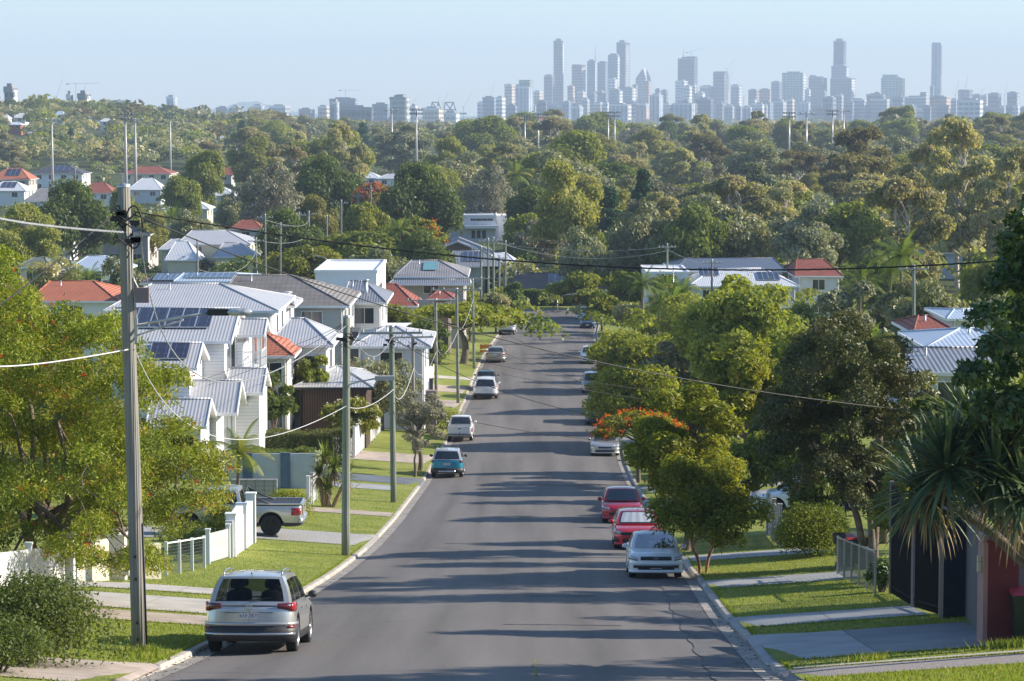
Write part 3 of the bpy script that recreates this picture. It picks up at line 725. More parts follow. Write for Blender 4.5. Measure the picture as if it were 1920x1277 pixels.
        # roof
        nx, ny = 8, 12; P_ = []
        for j in range(ny+1):
            a = j/ny
            for i in range(nx+1):
                sx = -1 + 2*i/nx; p = side(a, 1, 1)
                e0 = end(False, sx, 1); e1 = end(True, sx, 1)
                yy = e0.y*(1-a) + e1.y*a
                P_.append((p.x*sx*1.0, yy, p.z + .05*(1-abs(sx)**3) * min(1, min(a, 1-a)*6+.25)))
        mb.add(P_, [(j*(nx+1)+i, j*(nx+1)+i+1, (j+1)*(nx+1)+i+1, (j+1)*(nx+1)+i) for j in range(ny) for i in range(nx)], 0, True)
        gh = mb.build('cabin', [P.get('roofpaint', pm)], root, uv=False)
        gm = M_clear if see else M_cglass
        for s in (-1, 1):
            for wi, (a0, a1) in enumerate(wins):
                m2 = MB(); fn = lambda u, v, s=s: side(u + (P.get('rake', .0))*0, v, s, .006)
                patch(fn, lin(a0, a1, 5), lin(va[0], va[1], 5), 0, s < 0, m2)
                m2.build('side_window', gm, root, uv=False)
            fn = lambda u, v, s=s: side(u, v, s, .003)
            for i in range(len(wins)-1):
                m2 = MB(); patch(fn, lin(wins[i][1], wins[i+1][0], 2), lin(va[0], va[1], 4), 0, s < 0, m2)
                m2.build('pillar', M_plastic, root, uv=False)
        for fr in (True, False):
            hw, v0, v1 = gE[0 if fr else 1]; m2 = MB()
            patch(lambda u, v, fr=fr: end(fr, u, v, .006), lin(-hw, hw, 9), lin(v0, v1, 5), 0, fr is False, m2)
            wo_ = m2.build('windscreen' if fr else 'rear_window', gm, root)
            if fr and P.get('sunshade'):
                m3 = MB(); patch(lambda u, v: end(True, u, v, .012), lin(-hw*.93, hw*.93, 9), lin(v0+.06, v1-.06, 5), 0, False, m3)
                m3.build('sunshade', M_shade, root)
            if not fr and P.get('wiper', True):
                m3 = MB(); a = end(False, 0.0, v0 - .0, .02); b_ = end(False, .55, v0 + .1, .02); m3.beam(a, b_, .015, .02); m3.build('wiper', M_plastic, wo_, uv=False)
        if see:
            for sx in (-.36, .36):
                for yy in ((yb0*.25+yb1*.75) - .75, (yb0*.6+yb1*.4) - .55):
                    m3 = MB(); z0 = zb_ - .35
                    m3.lathe([(.02, z0), (.2, z0+.03), (.235, z0+.3), (.2, z0+.55), (.12, z0+.6), (.05, z0+.61), (.05, z0+.64), (.12, z0+.65), (.14, z0+.74), (.10, z0+.83), (.001, z0+.84)], 12, c=(sx, yy, 0))
                    m3.v = [(v[0], yy + (v[1]-yy)*.45, v[2]) for v in m3.v]
                    m3.build('seat', M_seat, root, uv=False)
            m3 = MB(); m3.box(-Wd*.85, Wd*.85, yb0+.1, yb1-.1, .35, zb_-.28); m3.build('interior_floor', M_seat, root, uv=False)
        if P.get('rails'):
            for s in (-1, 1):
                m3 = MB(); pts = [side(a, 1, s) for a in (.10, .14, .3, .55, .8, .85)]
                pts = [p + Vector((-s*.07, 0, h)) for p, h in zip(pts, (.02, .075, .095, .095, .07, .02))]
                m3.tube(pts, .017, 6); m3.build('roof_rail', M_trim, root, uv=False)
        if P.get('fin', True):
            m3 = MB(); p = end(False, 0, 1); m3.add([(-.02, p.y+.12, p.z+.04), (.02, p.y+.12, p.z+.04), (0, p.y+.02, p.z+.1), (0, p.y+.2, p.z+.045)], [(0,1,2),(1,3,2),(3,0,2)])
            m3.build('aerial', M_plastic, root, uv=False)
        # mirrors
        for s in (-1, 1):
            m3 = MB(); p = side(.93, .06, s); c = p + Vector((s*.16, -.03, .06))
            m3.lathe([(.001, -.08), (.06, -.07), (.085, 0), (.06, .05), (.001, .06)], 10, c=(0,0,0))
            m3.v = [(c.x + v[0]*1.25, c.y + v[2]*.9, c.z + v[1]*.95) for v in m3.v]
            m3.beam(p + Vector((-s*.03, 0, -.01)), c, .05, .04)
            m3.build('mirror', P.get('mirror', pm), root, uv=False)
    # wraps around the ends
    def wrap(nm, fr, a0, a1, zs, m, off=.012, thick=None, ext0=0, ext1=0, parent=None, n=10):
        """a in degrees: 0 centre .. +-90 side; zs = (zl0,zh0,zl1,zh1) low/high at a0 and a1; ext continues along the flank"""
        sg = 1 if fr else -1; m2 = MB(); pts = []
        ang = list(np.linspace(a0, a1, n)); cols = []
        for a in ang:
            th = R(90 - abs(a)); w_, dy = endw(max(1e-3, th)) if abs(a) < 89.9 else (Wd, 0)
            if abs(a) < .5: w_ = 0.0; dy = dE
            sx = 1 if a >= 0 else -1
            cols.append((sx * w_, (L/2 - dE) + dy))
        if ext0: cols.insert(0, ((-1 if a0 < 0 else 1)*Wd, (L/2-dE) - ext0))
        if ext1: cols.append(((-1 if a1 < 0 else 1)*Wd, (L/2-dE) - ext1))
        P0 = []; P1 = []
        for i, (x, y) in enumerate(cols):
            t = i/(len(cols)-1); zl = zs[0]*(1-t)+zs[2]*t; zh = zs[1]*(1-t)+zs[3]*t
            i0 = max(0, i-1); i1 = min(len(cols)-1, i+1)
            tx, ty_ = cols[i1][0]-cols[i0][0], cols[i1][1]-cols[i0][1]; l = math.hypot(tx, ty_) or 1
            nx_, ny_ = -ty_/l, tx/l
            if nx_*x + ny_*(y-(L/2-dE-.3)) < 0: nx_, ny_ = -nx_, -ny_
            for q, (zz, o_) in enumerate(((zl, -.01), (zl, off), ((zl+zh)/2, off*1.25), (zh, off), (zh, -.01))):
                P0.append((x + nx_*o_, sg*(y + ny_*o_), zz))
        k = 5; F = [(i*k+j, i*k+j+1, (i+1)*k+j+1, (i+1)*k+j) for i in range(len(cols)-1) for j in range(k-1)]
        m2.add(P0, [f if fr else f[::-1] for f in F], 0, True)
        nn = len(P0); m2.f.append((0, 1, 2, 3, 4)); m2.m.append(0); m2.sm.append(False)
        m2.f.append(tuple(nn-1-j for j in range(5))); m2.m.append(0); m2.sm.append(False)
        return m2.build(nm, m, parent or root, uv=False)
    for spec in P.get('wraps', []): wrap(*spec[:6], **(spec[6] if len(spec) > 6 else {}))
    for bx in P.get('boxes', []):
        m2 = MB(); m2.box(*bx[1:7]); m2.build(bx[0], bx[7], root, uv=False)
    def plate(fr, z, text, w=.37, sm=.012):
        sg = 1 if fr else -1; yy = sg*(L/2 + sm)
        m2 = MB(); m2.box(-w/2, w/2, min(yy, yy+sg*.012), max(yy, yy+sg*.012), z-.06, z+.06)
        pl = m2.build('number_plate', M_plate, root, uv=False)
        if text: text_mesh('plate_lettering', text, .115, M_ptext, pl, (0, yy + sg*.014, z-.002), (R(90), 0, R(180) if fr else 0), sx=.86)
    for pl in P.get('plates', []): plate(*pl)
    # door seams and handles
    if P.get('handles', True):
        for s in (-1, 1):
            for yy in P.get('hy', (-.55, .45)):
                m2 = MB(); zz = ztop(yy) - .13; x = s*(Wd*.99)
                m2.box(min(x, x+s*.03), max(x, x+s*.03), yy-.1, yy+.08, zz-.015, zz+.015); m2.build('door_handle', pm, root, uv=False)
            for yy in P.get('seams', (-.75, .3, 1.15)):
                m2 = MB(); x = s*(Wd+.0015); m2.quad((x, yy-.006, zc+.05), (x, yy+.006, zc+.05), (s*(Wd*.99), yy+.006, ztop(yy)-.09), (s*(Wd*.99), yy-.006, ztop(yy)-.09))
                m2.build('door_seam', M_plastic, root, uv=False)
    for fn in P.get('extra', []): fn(root, P)
    return root
def ring_badge(parent, c, r, fr, strokes, m=None):
    sg = 1 if fr else -1; m2 = MB(); n = 20; cx, cy_, cz = c
    pts = [(cx + r*math.cos(2*math.pi*k/n), cy_, cz + r*.95*math.sin(2*math.pi*k/n)) for k in range(n+1)]
    for i in range(n): m2.beam(pts[i], pts[i+1], r*.16, r*.16)
    for (x0, z0, x1, z1) in strokes: m2.beam((cx + x0*r*-sg, cy_, cz + z0*r), (cx + x1*r*-sg, cy_, cz + z1*r), r*.13, r*.15)
    return m2.build('emblem', m or M_trim, parent, uv=False)
def slope_at(Y): return math.atan((prof(Y+1.4) - prof(Y-1.4)) / 2.8)
def road_z(X, Y):
    t = (X - KL(Y)) / (KR(Y) - KL(Y)); return prof(Y) + 0.10*(1-(2*t-1)**2)
def roadpos(X, Y): return (X, Y, road_z(X, Y) + .005)
def kdir(Y, K): return math.atan2((K(Y+3) - K(Y-3)), 6.0)
silver = paint('silver_paint', (0.52, 0.52, 0.50), .6, .3); white = paint('white_car_paint', (0.80, 0.80, 0.79), 0, .3)
teal = paint('teal_paint', (0.02, 0.27, 0.38), .4, .3); red = paint('red_paint', (0.50, 0.012, 0.03), .3, .3); red2 = paint('cherry_paint', (0.42, 0.012, 0.03), .3, .3)
navy = paint('dark_blue_paint', (0.03, 0.055, 0.11), .4, .3); dgrey = paint('dark_grey_paint', (0.06, 0.065, 0.07), .4, .3); champ = paint('champagne_paint', (0.40, 0.38, 0.35), .5, .35)
def suv(L=4.5, W_=1.84, Ht=1.66, wbm=2.68, rw=.36, pm=silver, clad=True, **k):
    P = dict(L=L, W=W_, wb=wbm, rw=rw, zg=.24, zc=.42 if clad else .3, clad=clad, paint=pm, corner=.42, nE=3.0,
             top=[(-L/2, .92), (-L/2+.12, 1.02), (-L*.3, 1.04), (L*.12, 1.0), (L*.25, .99), (L/2-.35, .88), (L/2-.08, .74), (L/2, .66)],
             gh=(-L/2+.10, L*.245, -L/2+.42, L*.07, 1.03, Ht, W_*.5*.73), ax=.02)
    P.update(k); return P
def hatch(L=3.9, W_=1.695, Ht=1.48, wbm=2.49, rw=.30, pm=red, **k):
    P = dict(L=L, W=W_, wb=wbm, rw=rw, zg=.19, zc=.3, paint=pm, corner=.45, nE=2.8,
             top=[(-L/2, .84), (-L/2+.12, .93), (-L*.3, .95), (L*.1, .93), (L*.25, .9), (L/2-.35, .78), (L/2-.1, .66), (L/2, .58)],
             gh=(-L/2+.12, L*.27, -L/2+.45, L*.07, .94, Ht, W_*.5*.72))
    P.update(k); return P
def sedan(L=4.4, W_=1.695, Ht=1.44, wbm=2.53, rw=.30, pm=white, **k):
    P = dict(L=L, W=W_, wb=wbm, rw=rw, zg=.18, zc=.28, paint=pm, corner=.42, nE=3.0,
             top=[(-L/2, .88), (-L/2+.1, .97), (-L*.3, 1.0), (-L*.22, .95), (L*.1, .92), (L*.22, .90), (L/2-.35, .80), (L/2-.08, .70), (L/2, .60)],
             gh=(-L*.36, L*.22, -L*.2, L*.035, .93, Ht, W_*.5*.74), seams=(-.8, .25, 1.05), hy=(-.6, .4))
    P.update(k); return P
def front_kit(L, W_, z, dark_bump=False, lamp=M_lamp, gz=(.5, .62), lowgrille=True, gw=20):
    w = [('headlight', True, -82, -34, (z-.02, z+.10, z-.08, z+.04), lamp, dict(ext0=.18)), ('headlight', True, 34, 82, (z-.08, z+.04, z-.02, z+.10), lamp, dict(ext1=.18)),
         ('grille', True, -gw, gw, (gz[0], gz[1], gz[0], gz[1]), M_plastic, dict(off=.016))]
    if lowgrille: w.append(('lower_grille', True, -34, 34, (z-.36, z-.24, z-.36, z-.24), M_plastic, dict(off=.02)))
    w.append(('bumper', True, -89, 89, (z-.19, z-.14, z-.19, z-.14), None, dict(off=.022)))
    w.append(('bumper', True, -89, 89, (z-.46, z-.37, z-.46, z-.37), None, dict(off=.02)))
    return w
def fixw(P):
    P['wraps'] = [tuple(P['paint'] if x is None else x for x in w[:6]) + tuple(w[6:]) for w in P['wraps']]; return P
VW = [(-.42, .85, -.18, .15), (-.18, .15, 0, .55), (0, .55, .18, .15), (.18, .15, .42, .85), (-.82, .45, -.38, -.72), (-.38, -.72, 0, .05), (0, .05, .38, -.72), (.38, -.72, .82, .45)]
# 1 silver SUV, near left
def tig_extra(root, P):
    ring_badge(root, (0, -P['L']/2 - .012, .955), .07, False, VW)
    m = MB(); m.box(-.5, .5, -P['L']/2-.012, -P['L']/2+.02, .858, .866); m.build('tailgate_crease', M_plastic, root, uv=False)
P = suv(see=True, rails=True, mirror=M_plastic, wins=[(.07, .25), (.29, .58), (.62, .95)], extra=[tig_extra], gE=((.9, .05, .93), (.87, .14, .92)),
    plates=[(False, .80, '633·ZKY')])
P['wraps'] = [('tail_light', False, -88, -62, (.88, 1.07, .89, 1.06), M_tail, dict(ext0=.16)), ('tail_light', False, 62, 88, (.89, 1.06, .88, 1.07), M_tail, dict(ext1=.16)), ('tail_light', False, -61, -30, (.89, 1.06, .95, 1.05), M_taild), ('tail_light', False, 30, 61, (.95, 1.05, .89, 1.06), M_taild),
    ('bumper', False, -89, 89, (.60, .66, .60, .66), silver, dict(off=.035, ext0=.3, ext1=.3)), ('bumper', False, -89, 89, (.30, .59, .30, .59), M_plastic, dict(off=.028, ext0=.2, ext1=.2)),
    ('bumper_strip', False, -74, 74, (.40, .45, .40, .45), M_trim, dict(off=.045)), ('reflector', False, -80, -52, (.555, .585, .555, .585), M_tail, dict(off=.04)), ('reflector', False, 52, 80, (.555, .585, .555, .585), M_tail, dict(off=.04))]
Y = 56.0; px_c = (G(490, 56.0).x)
car('silver station wagon style car parked nearest on the left kerb, rear towards us', 'car', roadpos(px_c, Y), -kdir(Y, KL), slope_at(Y), P)
# 2 teal SUV
P = suv(L=4.18, W_=1.775, Ht=1.61, wbm=2.5, rw=.33, pm=teal, roofpaint=paint('pale_roof_paint', (.6, .63, .66), .3), mirror=M_plastic, rails=True, plates=[(False, .78, '218 XN')])
P['wraps'] = [('tail_light', False, -88, -48, (.84, 1.0, .86, .98), M_taild, dict(ext0=.1)), ('tail_light', False, 48, 88, (.86, .98, .84, 1.0), M_taild, dict(ext1=.1)), ('bumper', False, -89, 89, (.28, .56, .28, .56), M_plastic, dict(off=.03, ext0=.2, ext1=.2)), ('bumper_strip', False, -22, 22, (.33, .42, .33, .42), M_trim, dict(off=.045))]
Y = 149.5; car('teal blue compact car with a pale roof parked behind the white utility', 'car', roadpos(G(839, 148).x, Y), -kdir(Y, KL), slope_at(Y), P)
# 3 old white ute
def ute_bed(root, P):
    L = P['L']; W_ = P['W']; m = MB()
    m.box(-W_*.42, W_*.42, -L/2+.12, -L*.03-.08, P['bedz']+.034, P['bedz']+.04); m.build('tray_panel', M_plastic if P.get('tonneau') else M_conc_dark, root, uv=False)  # dark panel near the rim: tonneau, elsewhere colour standing for the tray's dark inside
    m = MB(); 
    for x in (-W_*.44, W_*.44): m.box(x-.035, x+.035, -L/2+.06, -L*.03, P['bedz']+.03, P['bedz']+.075)
    m.box(-W_*.44, W_*.44, -L/2+.03, -L/2+.09, P['bedz']+.03, P['bedz']+.075); m.build('tray_rim', P['paint'], root, uv=False)
    m = MB(); m.box(-W_*.40, W_*.40, -L/2-.02, -L/2+.02, P['bedz']-.36, P['bedz']+.02); tg = m.build('tailgate', P['paint'], root, uv=False)
    m = MB(); m.box(-.08, .08, -L/2-.028, -L/2-.018, P['bedz']-.14, P['bedz']-.07); m.build('handle', M_plastic, tg, uv=False)
L = 4.9
def ute(L, W_, Ht, pm, rw, bz, cab0, cab1, **k):
    P = dict(L=L, W=W_, wb=L*.59, rw=rw, zg=.34, zc=.44, paint=pm, corner=.28, nE=5, ax=.12, bedz=bz, fin=False, wiper=False, name='utility_truck',
        top=[(-L/2, bz-.02), (-L/2+.05, bz), (cab0-.02, bz), (cab0+.1, bz+.02), (L*.12, bz), (L*.26, bz-.02), (L/2-.3, bz-.1), (L/2-.05, bz-.2), (L/2, bz-.3)],
        gh=(cab0, cab1+.6, cab0+.15, cab1, bz+.02, Ht, W_*.5*.76), seams=(cab0+.1, cab1+.3), hy=(cab0+.3,), extra=[ute_bed])
    P.update(k); return P
P = ute(4.9, 1.72, 1.62, white, .33, 1.0, -.05, .95, wins=[(.1, .5), (.55, .93)])
P['wraps'] = [('tail_light', False, -89, -66, (.68, .96, .68, .96), M_tail, dict(off=.02)), ('tail_light', False, 66, 89, (.68, .96, .68, .96), M_tail, dict(off=.02)), ('bumper', False, -60, 60, (.44, .56, .44, .56), M_dsteel, dict(off=.05))]
Y = 180.8; car('old white utility truck with open tray parked at the left kerb', 'utility truck', roadpos(G(863, 179).x, Y), -kdir(Y, KL), slope_at(Y), P)
# 4 white large SUV and the dark car in front of it
P = suv(L=4.95, W_=1.93, Ht=1.73, wbm=2.85, rw=.37, pm=white, clad=False, mirror=white, rails=True, plates=[(False, .84, None)])
P['wraps'] = [('tail_light', False, -88, -30, (1.0, 1.10, .97, 1.01), M_tail, dict(ext0=.15)), ('tail_light', False, 30, 88, (.97, 1.01, 1.0, 1.10), M_tail, dict(ext1=.15)), ('bumper', False, -89, 89, (.26, .50, .26, .50), M_plastic, dict(off=.025, ext0=.1, ext1=.1))]
Y = 216; car('large white four wheel drive parked behind a dark grey car', 'car', roadpos(G(911, 214).x, Y), -kdir(Y, KL), slope_at(Y), P)
P = suv(L=4.5, W_=1.82, Ht=1.66, pm=dgrey, mirror=dgrey); P['wraps'] = [('tail_light', False, -88, -40, (.9, 1.0, .9, 1.0), M_taild), ('tail_light', False, 40, 88, (.9, 1.0, .9, 1.0), M_taild)]
Y = 224.5; car('dark grey car mostly hidden beyond the large white four wheel drive', 'car', roadpos(G(912, 224).x, Y), -kdir(Y, KL), slope_at(Y), P)
# 5 champagne sedan
P = sedan(L=4.82, W_=1.82, Ht=1.47, wbm=2.77, rw=.33, pm=champ, plates=[(False, .78, None)])
P['wraps'] = [('tail_light', False, -89, -52, (.74, .92, .76, .90), M_tail, dict(ext0=.1)), ('tail_light', False, 52, 89, (.76, .90, .74, .92), M_tail, dict(ext1=.1)), ('bumper', False, -89, 89, (.28, .55, .28, .55), champ, dict(off=.03))]
Y = 257; car('silver sedan with red tail lights parked past the spreading street tree', 'car', roadpos(G(930, 255).x, Y), -kdir(Y, KL), slope_at(Y), P)
# 6 white hatch far left
P = suv(L=4.3, W_=1.8, Ht=1.6, pm=white, mirror=white); P['wraps'] = [('tail_light', False, -88, -48, (.9, 1.02, .92, 1.0), M_taild), ('tail_light', False, 48, 88, (.92, 1.0, .9, 1.02), M_taild), ('bumper', False, -89, 89, (.3, .6, .3, .6), M_plastic, dict(off=.03))]
Y = 302; car('white car far down the left kerb under the spreading tree tips', 'car', roadpos(G(952, 300).x, Y), -kdir(Y, KL), slope_at(Y), P)
# right side, facing us
def rcar(label, P, px, Y, cat='car', dx=0):
    X = G(px, Y).x
    return car(label, cat, roadpos(X, Y + P['L']/2), R(180) - kdir(Y+2, KR), -slope_at(Y + P['L']/2), fixw(P))
def nis_extra(root, P): ring_badge(root, (0, P['L']/2 + .03, .665), .055, True, [(-1.3, 0, 1.3, 0)])
P = sedan(see=True, plates=[(True, .40, '924·LNX')], extra=[nis_extra], mirror=white); P['wraps'] = front_kit(4.4, 1.695, .66, gz=(.60, .72), gw=26)
P['wraps'].append(('lower_grille', True, -50, 50, (.36, .44, .36, .44), M_plastic, dict(off=.03)))
rcar('white sedan parked nearest on the right kerb facing us', P, 1232, 84.0)
def civ_extra(root, P):
    m = MB(); y = P['L']/2 + .03
    for a, b_ in (((-.05, .66), (-.035, .58)), ((.05, .66), (.035, .58)), ((-.04, .62), (.04, .62))): m.beam((a[0], y, a[1]), (b_[0], y, b_[1]), .014, .014)
    m.build('emblem', M_trim, root, uv=False)
P = hatch(L=4.5, W_=1.8, Ht=1.43, wbm=2.7, rw=.33, pm=red, sunshade=True, plates=[(True, .40, '517·WMT')], extra=[civ_extra]); P['wraps'] = front_kit(4.5, 1.8, .66, gz=(.56, .68), gw=40)
P['wraps'] += [('fog_surround', True, -80, -50, (.30, .46, .30, .42), M_plastic, dict(off=.03)), ('fog_surround', True, 50, 80, (.30, .42, .30, .46), M_plastic, dict(off=.03))]
rcar('bright red car with a silver sunshade behind its windscreen', P, 1199, 98.5)
def maz_extra(root, P): ring_badge(root, (0, P['L']/2 + .03, .66), .07, True, [(-.9, .2, 0, -.35), (0, -.35, .9, .2)])
P = hatch(pm=red2, plates=[(True, .44, None)], extra=[maz_extra]); P['wraps'] = front_kit(3.9, 1.695, .66, gz=(.36, .52), gw=34, lowgrille=False)
rcar('red hatchback without a sunshade, farther of the two red cars', P, 1168, 112.5)
P = hatch(L=4.3, W_=1.78, Ht=1.46, pm=silver, rw=.32); P['wraps'] = front_kit(4.3, 1.78, .64, gz=(.45, .6)); rcar('silver car half hidden under the red flowering branch', P, 1136, 165)
P = suv(L=5.1, W_=1.98, Ht=1.88, wbm=2.85, rw=.39, pm=navy, mirror=white); P['wraps'] = front_kit(5.1, 1.98, .8, gz=(.66, .86), gw=40)
P['wraps'].append(('bonnet_edge', True, -85, 85, (.90, .95, .90, .95), white, dict(off=.03)))
rcar('dark four wheel drive with pale bonnet edge behind the lime green tree', P, 1126, 191)
P = suv(L=4.6, W_=1.85, Ht=1.65, pm=champ); P['wraps'] = front_kit(4.6, 1.85, .76, gz=(.6, .78), gw=40); rcar('silver grey car parked just beyond the dark four wheel drive', P, 1113, 219)
P = suv(L=4.5, W_=1.82, Ht=1.6, pm=white); P['wraps'] = front_kit(4.5, 1.82, .74, gz=(.6, .74), gw=34); rcar('white car tucked under the small lime tree on the right kerb', P, 1107, 253)
P = hatch(L=4.35, W_=1.8, Ht=1.48, wbm=2.6, rw=.32, pm=navy, plates=[(True, .42, None)]); P['wraps'] = front_kit(4.35, 1.8, .66, gz=(.42, .66), gw=26); rcar('dark blue hatchback near the far end of the right kerb', P, 1103, 312)
P = hatch(L=4.2, W_=1.75, Ht=1.5, pm=white); P['wraps'] = front_kit(4.2, 1.75, .66); rcar('white hatchback parked last at the far end of the street', P, 1093, 331)
# silver ute in the left driveway (rear to the right)
def hil_extra(root, P):
    ute_bed(root, P); m = MB()
    for x in (-.66, .66): m.tube([(x, -.62, 1.18), (x*.98, -.50, 1.62), (x*.9, -.45, 1.70)], .035, 8); m.tube([(x*.98, -.52, 1.58), (x, -.95, 1.35), (x, -1.5, 1.17)], .03, 8)
    m.tube([(-.6, -.45, 1.70), (.6, -.45, 1.70)], .035, 8); m.build('sports_bar', M_plastic, root, uv=False)
P = ute(5.3, 1.85, 1.80, silver, .40, 1.14, -.35, .95, wins=[(.08, .48), (.52, .93)], tonneau=True, rim=M_rimb, clad=True, zc=.5, tw=.27, plates=[(False, .62, None)], fin=False); P['extra'] = [hil_extra]
P['wraps'] = [('tail_light', False, -89, -58, (.78, 1.06, .80, 1.04), M_tail, dict(ext0=.14)), ('tail_light', False, 58, 89, (.80, 1.04, .78, 1.06), M_tail, dict(ext1=.14)), ('bumper', False, -80, 80, (.50, .66, .50, .66), M_trim, dict(off=.07))]
Y = 101.5; xr = G(572, 101.5).x; X = xr - 2.68; tilt = math.atan(.07*.6)
car('silver utility truck with black sports bar parked across the gravel drive', 'utility truck', (X, Y, H(X, Y)+.06), R(90), 0.0, P)
# white car in the right drive
P = suv(L=4.7, W_=1.85, Ht=1.66, pm=white); P['wraps'] = front_kit(4.7, 1.85, .74)
X = G(1408, 112).x + 2.35; car('white car in the drive behind the red barked street tree', 'car', (X, 112.5, H(X, 112.5)+.02), R(90), 0, P)
# far specks on the other streets
for lab, px, Y, pm, rz in (('small pale car on the far street beside the big round tree', 718, 455, dgrey, 150), ('silver car on the distant street under the flame tree', 672, 500, champ, 60)):
    P = hatch(pm=pm); P['wraps'] = front_kit(3.9, 1.695, .66); P = fixw(P); g = G(px, Y); car(lab, 'car', (g.x, g.y, g.z + 1.2 if False else g.z), R(rz), 0, P)
# ---------------------------------------------------------------- foliage and trees
def unit(rng, n):
    v = rng.normal(size=(n, 3)); return v / np.linalg.norm(v, axis=1, keepdims=True)
def cards(name, C, N, L, A, tint, mats, midx=None, parent=None, droop=0.0, loc=None):
    """pointed leaf cards: centres C, normals N, lengths L, aspect A (width/length)"""
    n = len(C); rng = np.random.default_rng(n + 7)
    r = unit(rng, n); r[:, 2] -= droop
    T = r - N * np.sum(r * N, 1, keepdims=True); T /= np.linalg.norm(T, axis=1, keepdims=True) + 1e-9
    B = np.cross(N, T); Lh = (L * 0.5)[:, None]; Wh = (L * 0.5 * A)[:, None]
    v = np.zeros((n, 4, 3)); v[:, 0] = C - T * Lh; v[:, 1] = C - B * Wh + T*Lh*.1; v[:, 2] = C + T * Lh; v[:, 3] = C + B * Wh + T*Lh*.1
    me = bpy.data.meshes.new(name); me.vertices.add(4*n); me.vertices.foreach_set('co', v.astype(np.float32).ravel())
    me.loops.add(4*n); me.loops.foreach_set('vertex_index', np.arange(4*n, dtype=np.int32))
    me.polygons.add(n); me.polygons.foreach_set('loop_start', np.arange(0, 4*n, 4, dtype=np.int32))
    for m in (mats if isinstance(mats, (list, tuple)) else [mats]): me.materials.append(m)
    if midx is not None: me.polygons.foreach_set('material_index', midx.astype(np.int32))
    at = me.attributes.new('tint', 'FLOAT', 'FACE'); at.data.foreach_set('value', np.clip(tint, 0, 1).astype(np.float32))
    me.update(calc_edges=True)
    o = bpy.data.objects.new(name, me); col.objects.link(o)
    if loc is not None: o.location = loc
    if parent is not None: setparent(o, parent)
    return o
def blob_leaves(rng, clumps, n, ls, asp, up=0.35, shell=0.5, flat=1.0):
    """clumps: list of (cx,cy,cz, rx,ry,rz)"""
    cl = np.array(clumps); w = (cl[:, 3] * cl[:, 4] + cl[:, 3] * cl[:, 5]) ; w = w / w.sum()
    idx = rng.choice(len(cl), n, p=w); d = unit(rng, n)
    low = d[:, 2] < -0.5; d[low, 2] *= -rng.uniform(0, 1, low.sum()); d /= np.linalg.norm(d, axis=1, keepdims=True)
    rr = shell + (1 - shell) * rng.uniform(0, 1, n) ** .6
    rr *= 1 + 0.18 * rng.normal(size=n) * (rng.uniform(size=n) < .35)
    C = cl[idx, :3] + d * cl[idx, 3:6] * rr[:, None]
    N = d * .55 + unit(rng, n) * .75; N[:, 2] += up; N /= np.linalg.norm(N, axis=1, keepdims=True)
    L = ls * rng.uniform(.6, 1.35, n)
    ct = rng.uniform(0, 1, len(cl)); tint = .35 * ct[idx] + .65 * rng.uniform(0, 1, n)
    return C, N, L, tint, idx
def limb(mb, a, b, r0, r1, rng, wob=.08, n=5, seg=6, mi=0):
    a = np.array(a); b = np.array(b); l = np.linalg.norm(b - a); pts = []
    o1 = rng.normal(size=3) * wob * l
    for i in range(n + 1):
        t = i / n; p = a * (1-t) + b * t + o1 * math.sin(math.pi * t) + np.array([0, 0, 0.10*l*math.sin(math.pi*t)])
        pts.append(tuple(p))
    mb.tube(pts, [r0*(1-t/n) + r1*t/n for t in range(n+1)], seg, mi, cap=False); return pts
